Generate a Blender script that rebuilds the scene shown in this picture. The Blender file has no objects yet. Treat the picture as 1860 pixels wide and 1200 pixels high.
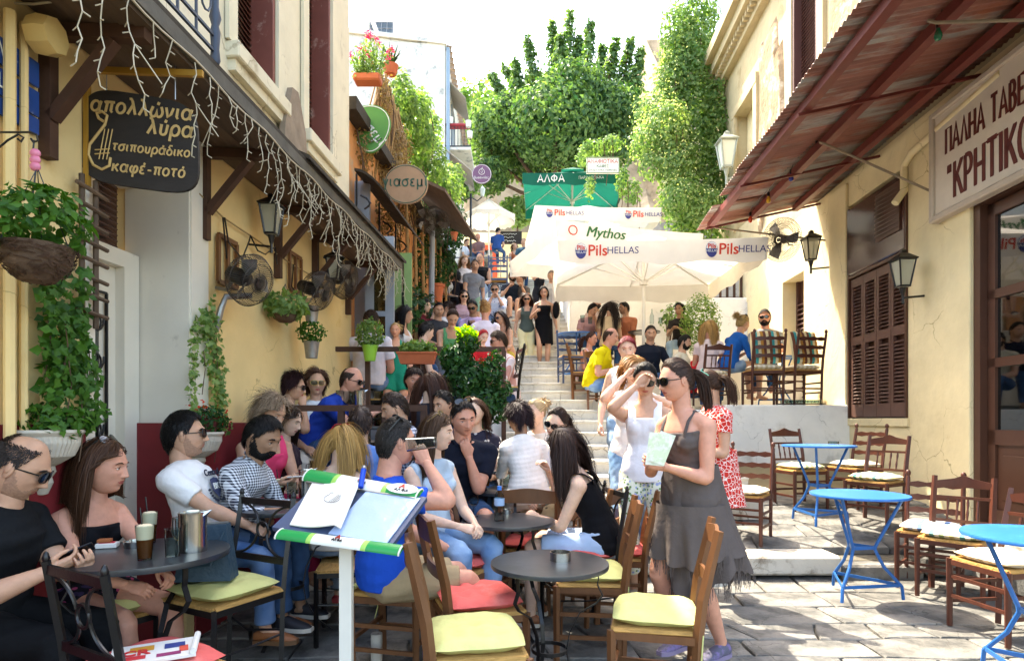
import bpy, math, random
import numpy as np
from mathutils import Vector, Matrix, Quaternion
from math import sin, cos, pi, radians, sqrt, atan2
D = bpy.data
SC = bpy.context.scene
COL = SC.collection
rnd = random.Random(7)
# ---------------------------------------------------------------- camera, sky, sun, exposure
F, H = 1100.0, 1.40          # focal length in photo pixels, camera height
cd = D.cameras.new('camera'); cam = D.objects.new('camera', cd); COL.objects.link(cam); SC.camera = cam
cam.location = (0, 0, H); cam.rotation_euler = (pi / 2, 0, 0)
cd.sensor_width = 36; cd.lens = 36 * F / 1860; cd.shift_y = (762 - 600) / 1860
cd.clip_start = .05; cd.clip_end = 900
SUN = Vector((.37, -.49, -1.0)).normalized()
w = D.worlds.new('World'); SC.world = w; w.use_nodes = True
nt = w.node_tree
sky = nt.nodes.new('ShaderNodeTexSky'); sky.sky_type = 'NISHITA'; sky.sun_disc = False
sky.sun_elevation = math.asin(-SUN.z); sky.sun_rotation = atan2(-SUN.x, -SUN.y)
sky.dust_density = 3.0; sky.air_density = 1.0; sky.ozone_density = 1.0
bg = nt.nodes['Background']; nt.links.new(sky.outputs[0], bg.inputs[0]); bg.inputs[1].default_value = .15
sd = D.lights.new('sun', 'SUN'); so = D.objects.new('sun', sd); COL.objects.link(so)
sd.energy = 2.0; sd.angle = radians(.53); sd.color = (1.0, .95, .87)
so.rotation_euler = SUN.to_track_quat('-Z', 'Y').to_euler(); so.location = (-10, 15, 30)
SC.view_settings.view_transform = 'Standard'; SC.view_settings.look = 'None'
SC.view_settings.gamma = 1; SC.view_settings.use_curve_mapping = False
SC.view_settings.exposure = 2.95
SC.view_settings.use_white_balance = True; SC.view_settings.white_balance_temperature = 7500; SC.view_settings.white_balance_tint = 8
SC.cycles.max_bounces = 7; SC.cycles.diffuse_bounces = 4; SC.cycles.transparent_max_bounces = 8
SC.cycles.glossy_bounces = 3; SC.cycles.transmission_bounces = 6
SC.cycles.caustics_reflective = False; SC.cycles.caustics_refractive = False
SC.cycles.sample_clamp_indirect = 6
# ---------------------------------------------------------------- helpers
def PX(px, py, Y): return Vector(((px - 930) / F * Y, Y, H - (py - 762) / F * Y))
def XL(Y): return -2.3 + .0636 * Y
def XR(Y): return 4.42 + .0636 * Y
def LY(px, o=0.0): return (2.3 - o) * F / (1000 - px)       # distance at which px meets the left wall (offset o)
def RY(px, o=0.0): return (4.42 - o) * F / (px - 1000)
def ZY(py, Y): return H - (py - 762) / F * Y
def srgb(h):
 h = h.lstrip('#'); v = [int(h[i:i + 2], 16) / 255 for i in (0, 2, 4)]
 return tuple(((c + .055) / 1.055) ** 2.4 if c > .04045 else c / 12.92 for c in v)
def C3(c): return srgb(c) if isinstance(c, str) else tuple(c)
MATS = {}
def mat(name, col, rough=.6, var=.12, scale=6, bump=.15, bscale=None, metal=0, spec=.4, col2=None, c2amt=.5, c2scale=3,
  rnd_obj=0.0, trans=0.0, alpha=1, transm=0, emit=None, detail=6, sss=0, stretch=(1, 1, 1), space='Object'):
 if name in MATS: return MATS[name]
 m = D.materials.new(name); m.use_nodes = True; N = m.node_tree.nodes; L = m.node_tree.links
 p = N['Principled BSDF']; c = C3(col)
 p.inputs['Roughness'].default_value = rough; p.inputs['Metallic'].default_value = metal
 p.inputs['Specular IOR Level'].default_value = spec
 tc = N.new('ShaderNodeTexCoord'); mp = N.new('ShaderNodeMapping'); mp.inputs['Scale'].default_value = stretch
 L.new(tc.outputs[space], mp.inputs['Vector'])
 nz = N.new('ShaderNodeTexNoise'); nz.inputs['Scale'].default_value = scale; nz.inputs['Detail'].default_value = detail
 nz.inputs['Roughness'].default_value = .6
 L.new(mp.outputs[0], nz.inputs['Vector'])
 hv = N.new('ShaderNodeMixRGB'); hv.blend_type = 'MULTIPLY'; hv.inputs[0].default_value = 1
 mr = N.new('ShaderNodeMapRange'); mr.inputs[1].default_value = .25; mr.inputs[2].default_value = .75
 mr.inputs[3].default_value = 1 - var; mr.inputs[4].default_value = 1 + var
 L.new(nz.outputs['Fac'], mr.inputs[0])
 base = None
 if col2 is not None:
  n2 = N.new('ShaderNodeTexNoise'); n2.inputs['Scale'].default_value = c2scale; n2.inputs['Detail'].default_value = 8
  n2.inputs['Roughness'].default_value = .65
  L.new(mp.outputs[0], n2.inputs['Vector'])
  cr = N.new('ShaderNodeMapRange'); cr.inputs[1].default_value = c2amt - .06; cr.inputs[2].default_value = c2amt + .06
  L.new(n2.outputs['Fac'], cr.inputs[0])
  mx = N.new('ShaderNodeMixRGB'); L.new(cr.outputs[0], mx.inputs[0])
  mx.inputs[1].default_value = (*C3(col2), 1); mx.inputs[2].default_value = (*c, 1)
  base = mx.outputs[0]
 if base: L.new(base, hv.inputs[1])
 else: hv.inputs[1].default_value = (*c, 1)
 L.new(mr.outputs[0], hv.inputs[2])
 out = hv.outputs[0]
 if rnd_obj:
  oi = N.new('ShaderNodeObjectInfo'); m2 = N.new('ShaderNodeMapRange')
  m2.inputs[3].default_value = 1 - rnd_obj; m2.inputs[4].default_value = 1 + rnd_obj
  L.new(oi.outputs['Random'], m2.inputs[0])
  h2 = N.new('ShaderNodeMixRGB'); h2.blend_type = 'MULTIPLY'; h2.inputs[0].default_value = 1
  L.new(out, h2.inputs[1]); L.new(m2.outputs[0], h2.inputs[2]); out = h2.outputs[0]
 L.new(out, p.inputs['Base Color'])
 if bump:
  b = N.new('ShaderNodeBump'); b.inputs['Strength'].default_value = bump; b.inputs['Distance'].default_value = .02
  if bscale:
   nb = N.new('ShaderNodeTexNoise'); nb.inputs['Scale'].default_value = bscale; nb.inputs['Detail'].default_value = 5
   L.new(mp.outputs[0], nb.inputs['Vector']); L.new(nb.outputs['Fac'], b.inputs['Height'])
  else: L.new(nz.outputs['Fac'], b.inputs['Height'])
  L.new(b.outputs[0], p.inputs['Normal'])
 if emit: p.inputs['Emission Color'].default_value = (*C3(emit[0]), 1); p.inputs['Emission Strength'].default_value = emit[1]
 if transm: p.inputs['Transmission Weight'].default_value = transm
 if alpha < 1: p.inputs['Alpha'].default_value = alpha
 if sss: p.inputs['Subsurface Weight'].default_value = sss; p.inputs['Subsurface Radius'].default_value = (1, .4, .2); p.inputs['Subsurface Scale'].default_value = .012
 if trans:
  t = N.new('ShaderNodeBsdfTranslucent'); L.new(out, t.inputs[0])
  ms = N.new('ShaderNodeMixShader'); ms.inputs[0].default_value = trans
  L.new(p.outputs[0], ms.inputs[1]); L.new(t.outputs[0], ms.inputs[2]); L.new(ms.outputs[0], N['Material Output'].inputs[0])
 MATS[name] = m
 return m
class MB:
 """collects simple solids into one mesh"""
 def __init__(s): s.v = []; s.f = []; s.fm = []; s.sm = []; s.m = 0
 def add(s, vs, fs, smooth=False):
  n = len(s.v); s.v.extend(tuple(v) for v in vs); s.f.extend(tuple(i + n for i in f) for f in fs)
  s.fm.extend([s.m] * len(fs)); s.sm.extend([smooth] * len(fs)); return s
 def box(s, c, d, rz=0, R=None, bev=0):
  x, y, z = d[0] / 2, d[1] / 2, d[2] / 2
  R = R or Matrix.Rotation(rz, 3, 'Z'); c = Vector(c)
  if bev:
   b = min(bev, x * .9, y * .9, z * .9); vs = []
   for sx in (-1, 1):
    for sy in (-1, 1):
     for sz in (-1, 1):
      vs += [Vector((sx * (x - b), sy * (y - b), sz * z)), Vector((sx * (x - b), sy * y, sz * (z - b))), Vector((sx * x, sy * (y - b), sz * (z - b)))]
   def i(a, b_, c_, k): return (a * 4 + b_ * 2 + c_) * 3 + k
   fs = []
   for q in (0, 1):
    for (ax, k) in ((2, 0), (1, 1), (0, 2)):
     def cc(u, v_, q=q, ax=ax):
      t = [u, v_]; t.insert(ax, q); return t
     L_ = [cc(0, 0), cc(1, 0), cc(1, 1), cc(0, 1)]
     fs.append(tuple(i(*t, k) for t in L_))
   for u in (0, 1):
    for v_ in (0, 1):
     fs.append((i(u, v_, 0, 1), i(u, v_, 1, 1), i(u, v_, 1, 2), i(u, v_, 0, 2)))
     fs.append((i(u, 0, v_, 0), i(u, 1, v_, 0), i(u, 1, v_, 2), i(u, 0, v_, 2)))
     fs.append((i(0, u, v_, 0), i(1, u, v_, 0), i(1, u, v_, 1), i(0, u, v_, 1)))
   for a in (0, 1):
    for b2 in (0, 1):
     for c2 in (0, 1): fs.append((i(a, b2, c2, 0), i(a, b2, c2, 1), i(a, b2, c2, 2)))
   # orient outwards
   ff = []
   for f in fs:
    p = [vs[k] for k in f]; n = (p[1] - p[0]).cross(p[2] - p[0]); ce = sum(p, Vector()) / len(p)
    ff.append(f if n.dot(ce) > 0 else tuple(reversed(f)))
   return s.add([c + R @ v for v in vs], ff)
  vs = [c + R @ Vector((sx * x, sy * y, sz * z)) for sz in (-1, 1) for sy in (-1, 1) for sx in (-1, 1)]
  return s.add(vs, [(0, 2, 3, 1), (4, 5, 7, 6), (0, 1, 5, 4), (2, 6, 7, 3), (0, 4, 6, 2), (1, 3, 7, 5)])
 def beam(s, a, b, w_, h_, up=(0, 0, 1)):
  """rectangular bar from a to b"""
  a, b = Vector(a), Vector(b); d = (b - a); L = d.length; d.normalize(); up = Vector(up)
  x = d.cross(up)
  if x.length < 1e-4: x = d.cross(Vector((0, 1, 0)))
  x.normalize(); z = x.cross(d)
  R = Matrix((x, d, z)).transposed()
  return s.box((a + b) / 2, (w_, L, h_), R=R)
 def tube(s, pts, r, n=8, closed=False, flat=None, cap=True):
  """round (or flat=(w,h)) tube along pts; r a number or list"""
  pts = [Vector(p) for p in pts]; m = len(pts)
  rs = r if isinstance(r, (list, tuple)) else [r] * m
  T = []
  for i in range(m):
   a = pts[(i - 1) % m] if closed else pts[max(i - 1, 0)]; b = pts[(i + 1) % m] if closed else pts[min(i + 1, m - 1)]
   t = (b - a); T.append(t.normalized() if t.length > 1e-9 else Vector((0, 0, 1)))
  u = T[0].orthogonal().normalized()
  if flat is not None and len(flat) > 2: u = Vector(flat[2]); u = (u - T[0] * u.dot(T[0])).normalized()
  vs = []
  for i in range(m):
   u = (u - T[i] * u.dot(T[i]));
   u = u.normalized() if u.length > 1e-6 else T[i].orthogonal().normalized()
   w_ = T[i].cross(u)
   for k in range(n):
    a = 2 * pi * (k + .5 * (n == 4)) / n
    if flat: e = u * cos(a) * flat[0] * rs[i] + w_ * sin(a) * flat[1] * rs[i]
    else: e = (u * cos(a) + w_ * sin(a)) * rs[i]
    vs.append(pts[i] + e)
  fs = []
  for i in range(m if closed else m - 1):
   j = (i + 1) % m
   for k in range(n):
    l = (k + 1) % n; fs.append((i * n + k, i * n + l, j * n + l, j * n + k))
  if cap and not closed: fs.append(tuple(range(n - 1, -1, -1))); fs.append(tuple(range((m - 1) * n, m * n)))
  return s.add(vs, fs, n > 4)
 def lathe(s, prof, c=(0, 0, 0), n=20, R=None, sx=1, sy=1, a0=0, a1=2 * pi):
  """prof: list of (radius, z)"""
  c = Vector(c); R = R or Matrix.Identity(3); full = abs(a1 - a0 - 2 * pi) < 1e-6
  k = n if full else n + 1; vs = []; fs = []
  for (r, z) in prof:
   for i in range(k):
    a = a0 + (a1 - a0) * i / n; vs.append(c + R @ Vector((r * cos(a) * sx, r * sin(a) * sy, z)))
  for j in range(len(prof) - 1):
   for i in range(n):
    i2 = (i + 1) % k; fs.append((j * k + i, j * k + i2, (j + 1) * k + i2, (j + 1) * k + i))
  return s.add(vs, fs, True)
 def prism(s, poly, h, R=None, c=(0, 0, 0)):
  """poly: 2D outline (x,y) extruded by h along z, then R, then moved to c"""
  R = R or Matrix.Identity(3); c = Vector(c); n = len(poly)
  area = sum(poly[i][0] * poly[(i + 1) % n][1] - poly[(i + 1) % n][0] * poly[i][1] for i in range(n))
  if area < 0: poly = poly[::-1]
  vs = [c + R @ Vector((x, y, 0)) for x, y in poly] + [c + R @ Vector((x, y, h)) for x, y in poly]
  fs = [tuple(range(n - 1, -1, -1)), tuple(range(n, 2 * n))] + [(i, (i + 1) % n, n + (i + 1) % n, n + i) for i in range(n)]
  return s.add(vs, fs)
 def ball(s, c, r, n=12, m=8, R=None, sq=1):
  rr = r if isinstance(r, (tuple, list)) else (r, r, r); c = Vector(c); R = R or Matrix.Identity(3)
  vs = []; fs = []
  for j in range(m + 1):
   t = pi * j / m
   for i in range(n):
    a = 2 * pi * i / n; vs.append(c + R @ Vector((rr[0] * sin(t) * cos(a), rr[1] * sin(t) * sin(a), rr[2] * cos(t))))
  for j in range(m):
   for i in range(n):
    i2 = (i + 1) % n; fs.append((j * n + i, (j + 1) * n + i, (j + 1) * n + i2, j * n + i2))
  return s.add(vs, fs, True)
 def mesh(s, name, mats, sharp=40):
  me = D.meshes.new(name); me.from_pydata(s.v, [], s.f)
  for m in (mats if isinstance(mats, (list, tuple)) else [mats]): me.materials.append(m)
  me.polygons.foreach_set('material_index', s.fm); me.polygons.foreach_set('use_smooth', s.sm)
  me.update()
  if any(s.sm):
   try: me.set_sharp_from_angle(angle=radians(sharp))
   except Exception: pass
  return me
 def build(s, name, mats, parent=None, label=None, cat=None, group=None, kind=None, loc=None, sharp=40):
  return link(name, s.mesh(name, mats, sharp), parent, label, cat, group, kind, loc)
def tag(o, label=None, cat=None, group=None, kind=None):
 if label: o['label'] = label
 if cat: o['category'] = cat
 if group: o['group'] = group
 if kind: o['kind'] = kind
 return o
def link(name, me, parent=None, label=None, cat=None, group=None, kind=None, loc=None):
 o = D.objects.new(name, me); COL.objects.link(o)
 if parent is not None: o.parent = parent
 if loc is not None: o.location = loc
 return tag(o, label, cat, group, kind)
def empty(name, loc=(0, 0, 0), rz=0, label=None, cat=None, group=None, kind=None, parent=None):
 o = D.objects.new(name, None); COL.objects.link(o); o.location = loc; o.rotation_euler = (0, 0, rz); o.empty_display_size = .1
 if parent is not None: o.parent = parent
 return tag(o, label, cat, group, kind)
KIDS = {}
def copy_tree(o, parent=None):
 c = o.copy(); COL.objects.link(c)
 if parent is not None: c.parent = parent
 for ch in o.children: copy_tree(ch, c)
 return c
def place(proto, loc, rz=0, label=None, group=None, s=1.0):
 """first use moves the prototype itself, later uses copy it"""
 if not proto.get('_used'):
  proto['_used'] = 1; o = proto
 else: o = copy_tree(proto)
 o.location = loc; o.rotation_euler = (0, 0, rz); o.scale = (s, s, s)
 if label: o['label'] = label
 if group: o['group'] = group
 return o
def mesh_np(name, V, Fc, mats, smooth=False):
 """fast mesh from numpy: V (n,3), Fc (m,k) all same k"""
 me = D.meshes.new(name); n = len(V); m, k = Fc.shape
 me.vertices.add(n); me.vertices.foreach_set('co', np.asarray(V, np.float32).ravel())
 me.loops.add(m * k); me.loops.foreach_set('vertex_index', np.asarray(Fc, np.int32).ravel())
 me.polygons.add(m); me.polygons.foreach_set('loop_start', np.arange(0, m * k, k, dtype=np.int32))
 try: me.polygons.foreach_set('loop_total', np.full(m, k, np.int32))
 except Exception: pass
 for mt in (mats if isinstance(mats, (list, tuple)) else [mats]): me.materials.append(mt)
 me.update(calc_edges=True)
 if smooth: me.polygons.foreach_set('use_smooth', [True] * m)
 return me
def text_mesh(txt, size, mt, depth=.002, bold=0, shear=0, align='CENTER', spacing=1.0):
 cu = D.curves.new('writing', 'FONT'); cu.body = txt; cu.size = size; cu.extrude = depth; cu.offset = bold; cu.shear = shear
 cu.align_x = align; cu.align_y = 'CENTER'; cu.space_character = spacing; cu.resolution_u = 3
 o = D.objects.new('writing', cu); COL.objects.link(o)
 me = D.meshes.new_from_object(o.evaluated_get(bpy.context.evaluated_depsgraph_get()))
 D.objects.remove(o); me.materials.clear(); me.materials.append(mt); me.name = 'writing'
 return me
def text(txt, size, mt, parent, loc, R=None, name='lettering', **k):
 """R: 3x3 whose columns are text-right, text-up, text-normal (in the parent's space)"""
 o = D.objects.new(name, text_mesh(txt, size, mt, **k)); COL.objects.link(o); o.parent = parent
 M = (R or Matrix.Identity(3)).to_4x4(); M.translation = Vector(loc); o.matrix_local = M
 return o
def RV(right, up):
 r = Vector(right).normalized(); u = Vector(up); u = (u - r * u.dot(r)).normalized()
 return Matrix((r, u, r.cross(u))).transposed()
FRONT = RV((1, 0, 0), (0, 0, 1))       # faces -Y, read from the camera side
# leaves: N small folded rhombs (two triangles each)
def leaves(Pn, Nn, size, seed=0, droop=.3, aspect=.55):
 g = np.random.default_rng(seed); n = len(Pn)
 Nn = Nn / (np.linalg.norm(Nn, axis=1, keepdims=True) + 1e-9)
 a = g.normal(size=(n, 3)); a[:, 2] -= droop
 a -= Nn * (a * Nn).sum(1, keepdims=True); a /= np.linalg.norm(a, axis=1, keepdims=True) + 1e-9
 b = np.cross(Nn, a); s = (size * g.uniform(.6, 1.35, n))[:, None]
 base = Pn; tip = Pn + a * s - Nn * s * .12
 l = Pn + a * s * .45 + b * s * aspect * .5 + Nn * s * .12; r = Pn + a * s * .45 - b * s * aspect * .5 + Nn * s * .12
 V = np.stack([base, l, tip, r], 1).reshape(-1, 3)
 i = np.arange(n)[:, None] * 4
 return V, np.concatenate([i + np.array([[0, 1, 2]]), i + np.array([[0, 2, 3]])], 0)
def leaf_mat(name, c1, c2, trans=.35):
 if name in MATS: return MATS[name]
 m = D.materials.new(name); m.use_nodes = True; N = m.node_tree.nodes; L = m.node_tree.links; p = N['Principled BSDF']
 g = N.new('ShaderNodeNewGeometry'); r = N.new('ShaderNodeMixRGB'); r.inputs[1].default_value = (*C3(c1), 1); r.inputs[2].default_value = (*C3(c2), 1)
 L.new(g.outputs['Random Per Island'], r.inputs[0]); L.new(r.outputs[0], p.inputs['Base Color']); p.inputs['Roughness'].default_value = .5
 p.inputs['Specular IOR Level'].default_value = .3
 t = N.new('ShaderNodeBsdfTranslucent'); t2 = N.new('ShaderNodeMixRGB'); t2.blend_type = 'MULTIPLY'; t2.inputs[0].default_value = 1
 t2.inputs[2].default_value = (1.5, 1.6, .6, 1); L.new(r.outputs[0], t2.inputs[1]); L.new(t2.outputs[0], t.inputs[0])
 ms = N.new('ShaderNodeMixShader'); ms.inputs[0].default_value = trans; L.new(p.outputs[0], ms.inputs[1]); L.new(t.outputs[0], ms.inputs[2])
 L.new(ms.outputs[0], N['Material Output'].inputs[0]); MATS[name] = m
 return m
def foliage(name, P_, N_, size, mt, parent=None, seed=0, kind=None, **k):
 V, Fc = leaves(np.asarray(P_, float), np.asarray(N_, float), size, seed, **k)
 return link(name, mesh_np(name, V, Fc, mt), parent, kind=kind)
def blob_points(n, c, r, seed, shell=.45):
 """points spread through an ellipsoid, denser at the skin, with outward normals"""
 g = np.random.default_rng(seed); d = g.normal(size=(n, 3)); d /= np.linalg.norm(d, axis=1, keepdims=True)
 rad = g.uniform(shell, 1.0, n)[:, None] ** .6
 return np.array(c) + d * rad * np.array(r), d + g.normal(size=(n, 3)) * .5
# Greek letters written as strokes (x, y with capitals 1 high); arcs as (cx, cy, rx, ry, from, to) in degrees
def _e(cx, cy, rx, ry, a0=0, a1=360, n=14): return [(cx + rx * cos(radians(a0 + (a1 - a0) * i / n)), cy + ry * sin(radians(a0 + (a1 - a0) * i / n))) for i in range(n + 1)]
GL = {
 'Α': (.80, [[(0, 0), (.38, 1), (.76, 0)], [(.13, .33), (.63, .33)]]), 'Λ': (.78, [[(0, 0), (.37, 1), (.74, 0)]]), 'Π': (.78, [[(.05, 0), (.05, 1), (.70, 1), (.70, 0)]]),
 'Η': (.78, [[(.05, 0), (.05, 1)], [(.70, 0), (.70, 1)], [(.05, .52), (.70, .52)]]), 'Τ': (.72, [[(.35, 0), (.35, 1)], [(0, 1), (.70, 1)]]), 'Ι': (.20, [[(.08, 0), (.08, 1)]]),
 'Β': (.66, [[(.05, 0), (.05, 1)], [(.05, 1)] + _e(.28, .77, .24, .23, 90, -90, 8) + [(.05, .54)], [(.05, .54)] + _e(.30, .27, .28, .27, 90, -90, 8) + [(.05, 0)]]),
 'Ε': (.62, [[(.58, 1), (.05, 1), (.05, 0), (.58, 0)], [(.05, .52), (.5, .52)]]), 'Ρ': (.64, [[(.05, 0), (.05, 1)], [(.05, 1)] + _e(.30, .74, .26, .26, 90, -90, 9) + [(.05, .48)]]),
 'Ν': (.80, [[(.05, 0), (.05, 1), (.70, 0), (.70, 1)]]), 'Κ': (.72, [[(.05, 0), (.05, 1)], [(.66, 1), (.07, .42)], [(.26, .60), (.70, 0)]]), 'Ο': (.86, [_e(.40, .5, .38, .5)]),
 'Υ': (.72, [[(0, 1), (.35, .46), (.70, 1)], [(.35, .46), (.35, 0)]]), 'Φ': (.90, [_e(.42, .5, .38, .32), [(.42, 0), (.42, 1)]]), 'Ω': (.86, [[(.04, 0), (.28, 0)] + _e(.40, .55, .36, .45, 245, -65, 14) + [(.54, 0), (.78, 0)]]),
 'Σ': (.66, [[(.6, 1), (.04, 1), (.36, .52), (.04, 0), (.62, 0)]]), 'Δ': (.80, [[(0, 0), (.38, 1), (.76, 0), (0, 0)]]), 'Ζ': (.66, [[(.04, 1), (.6, 1), (.02, 0), (.62, 0)]]), 'Γ': (.58, [[(.05, 0), (.05, 1), (.55, 1)]]),
 'α': (.66, [_e(.27, .34, .25, .33), [(.58, .68), (.50, .34), (.52, .08), (.62, .02)]]), 'π': (.66, [[(.0, .60), (.10, .66), (.62, .66)], [(.18, .64), (.14, 0)], [(.46, .64), (.46, .10), (.56, .0)]]),
 'ο': (.58, [_e(.26, .33, .25, .33)]), 'λ': (.58, [[(.0, .98), (.10, 1.0), (.20, .86), (.50, 0)], [(.27, .62), (.02, 0)]]), 'ω': (.80, [[(.10, .66)] + _e(.20, .28, .19, .28, 140, 340, 8) + [(.38, .45)] + _e(.56, .28, .19, .28, 200, 400, 8) + [(.62, .66)]]),
 'ν': (.54, [[(0, .66), (.2, .02), (.36, .25), (.46, .66)]]), 'ι': (.24, [[(.06, .66), (.06, .12), (.16, 0)]]), 'υ': (.56, [[(0, .60), (.08, .64), (.08, .2)] + _e(.26, .2, .18, .2, 180, 360, 6) + [(.46, .66)]]),
 'ρ': (.60, [[(.04, -.36), (.04, .3)] + _e(.29, .33, .25, .33, 180, -180, 12)]), 'τ': (.50, [[(0, .60), (.08, .66), (.46, .66)], [(.22, .64), (.20, .12), (.32, 0)]]), 'σ': (.62, [_e(.26, .31, .25, .31), [(.26, .64), (.60, .66)]]),
 'ς': (.50, [_e(.27, .33, .24, .32, 60, 250, 9) + [(.36, -.05), (.30, -.22), (.16, -.25)]]), 'δ': (.58, [_e(.26, .29, .24, .29), [(.42, .48), (.14, .80), (.22, 1.0), (.44, .98)]]), 'κ': (.56, [[(.05, 0), (.05, .66)], [(.46, .66), (.07, .28)], [(.2, .38), (.50, 0)]]),
 'φ': (.74, [[(.20, .62)] + _e(.34, .32, .30, .32, 130, 360, 10) + _e(.48, .34, .16, .28, 0, 170, 6) + [(.32, -.36)]]), 'ε': (.48, [_e(.24, .50, .19, .16, 50, 270, 7) + _e(.24, .17, .22, .17, 90, 310, 7)]), 'γ': (.54, [[(0, .64), (.10, .62), (.26, .05), (.22, -.34)], [(.48, .66), (.26, .05)]]),
 'μ': (.62, [[(.05, -.34), (.05, .66)], [(.05, .2)] + _e(.25, .2, .19, .2, 180, 360, 6) + [(.44, .66), (.44, .1), (.54, .02)]]), '-': (.42, [[(.05, .33), (.34, .33)]]), '"': (.34, [[(.06, 1), (.06, .78)], [(.18, 1), (.18, .78)]])}
for a_, b_, x_ in (('ά', 'α', .30), ('έ', 'ε', .26), ('ό', 'ο', .28), ('ύ', 'υ', .28), ('ώ', 'ω', .38), ('ή', 'ν', .2), ('ί', 'ι', .08)): GL[a_] = (GL[b_][0], GL[b_][1] + [[(x_, .78), (x_ + .05, .96)]])
def greek(txt, size, mt, parent, loc, R, weight=.13, serif=False, shear=0, xs=1.0, align='CENTER', name='lettering', gap=.14):
 w_ = sum((GL[c][0] + gap if c in GL else .5) for c in txt) * xs; x0 = 0 if align == 'LEFT' else -w_ / 2; cap = size * .72; m = MB(); nrm = R @ Vector((0, 0, 1))
 up = 1.0 if any(c in GL and c.isupper() for c in txt) else .66
 for c in txt:
  if c in GL:
   for st in GL[c][1]:
    pts = [R @ Vector(((x0 + (x + shear * y) * xs) * cap, (y - up / 2) * cap, 0)) for x, y in st]; m.tube(pts, [1] * len(pts), 4, flat=(.0025, weight * cap * .62, tuple(nrm)))
    if serif:
     for (x, y) in {st[0], st[-1]}:
      if y in (0, 1): p = R @ Vector(((x0 + x * xs) * cap, (y - up / 2) * cap, 0)); m.beam(p - R @ Vector((.12 * xs * cap, 0, 0)), p + R @ Vector((.12 * xs * cap, 0, 0)), .05 * cap, .003, tuple(nrm))
   x0 += (GL[c][0] + gap) * xs
  else: x0 += .5 * xs
 o = m.build(name, mt, parent); o.location = loc; o['kind'] = 'stuff'; return o
_text = text
def text(txt, size, mt, parent, loc, R=None, name='lettering', **k):
 if any(c in GL and c not in '-"' for c in txt): return greek(txt, size, mt, parent, loc, R or Matrix.Identity(3), .11 + min(k.get('bold', 0) * 12, .06), shear=k.get('shear', 0), align=k.get('align', 'CENTER'), name=name)
 return _text(txt, size, mt, parent, loc, R, name, **k)
# ---------------------------------------------------------------- people
def smoothstep(x): x = np.clip(x, 0, 1); return x * x * (3 - 2 * x)
def head_shape(dx, dy, dz, fem=0, fine=True):
 """unit directions -> head surface (x right, y to the face, z up), metres"""
 h = np.sqrt(dx * dx + dy * dy) + 1e-9; ca = dy / h; sa = dx / h
 t = np.clip(-dz, 0, 1)
 hp = np.where(dz < 0, h ** .62, h ** .92)
 jaw = (.31 if fem else .25)
 x = .077 * hp * sa * (1 - jaw * t ** 1.5)
 yf = .086 * hp * ca * (1 - .05 * t); yb = .102 * h ** .9 * ca * (1 - .38 * t)
 y = np.where(ca > 0, yf, yb)
 z = np.where(dz > 0, .116 * dz, .113 * dz)
 fr = smoothstep((y - .02) / .04)
 def G(x0, z0, sx, sz): return np.exp(-((x - x0) / sx) ** 2 - ((z - z0) / sz) ** 2)
 y = y + fr * (-.004 * G(0, .075, .08, .03))
 if fine:
  y = y + fr * ((.0035 if fem else .006) * G(0, .024, .048, .009))
  y = y - fr * .0125 * (G(.031, .003, .0165, .0125) + G(-.031, .003, .0165, .0125))
  f = np.clip((.014 - z) / .050, 0, 1); below = np.where(z < -.036, np.exp(-((z + .036) / .006) ** 2), 1)
  sx = .0075 + .007 * f ** 3
  y = y + fr * (.002 + (.019 if fem else .022) * f ** 1.15) * below * np.exp(-(x / sx) ** 2) * (z < .03)
  y = y + fr * .0035 * (G(.013, -.034, .006, .006) + G(-.013, -.034, .006, .006))
  y = y + fr * (.0065 * G(0, -.060, .023, .0105) - .0055 * np.exp(-((z + .0605) / .0028) ** 2 - (x / .021) ** 4))
  y = y + fr * (.008 * G(0, -.098, .022, .013) - .003 * G(0, -.079, .022, .006))
  y = y + fr * .0035 * (G(.044, -.022, .017, .016) + G(-.044, -.022, .017, .016))
  y = y - fr * .003 * (G(.045, -.055, .016, .016) + G(-.045, -.055, .016, .016))
 return x, y, z
def head_grid(n, m):
 t = np.linspace(-pi, pi, n, endpoint=False); ph = t - .5 * np.sin(t)
 s = np.linspace(0, pi, m + 1); th = s + .18 * np.sin(2 * s)
 TH, PH = np.meshgrid(th, ph, indexing='ij')
 i, j = np.meshgrid(np.arange(m), np.arange(n), indexing='ij'); j2 = (j + 1) % n
 Fc = np.stack([i * n + j, i * n + j2, (i + 1) * n + j2, (i + 1) * n + j], -1).reshape(-1, 4)
 return np.sin(TH) * np.sin(PH), np.sin(TH) * np.cos(PH), np.cos(TH), Fc
def hair_mask(x, y, z, style):
 az = np.abs(np.degrees(np.arctan2(x, y)))
 hl = np.interp(az, [0, 25, 45, 62, 80, 100, 130, 180], [.086, .083, .062, .038, .012, .022, -.045, -.062])
 if style in ('receding', 'bald', 'shaved'):
  hl = np.interp(az, [0, 20, 38, 62, 80, 100, 130, 180], [.108, .104, .092, .050, .012, .022, -.045, -.062])
 k = z > hl
 if style == 'bald': k &= ~((z > .066) & (y > -.070))
 if style == 'shaved': k &= ~((z > .08) & (y > -.05))
 return k
HEADC = {}
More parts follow.
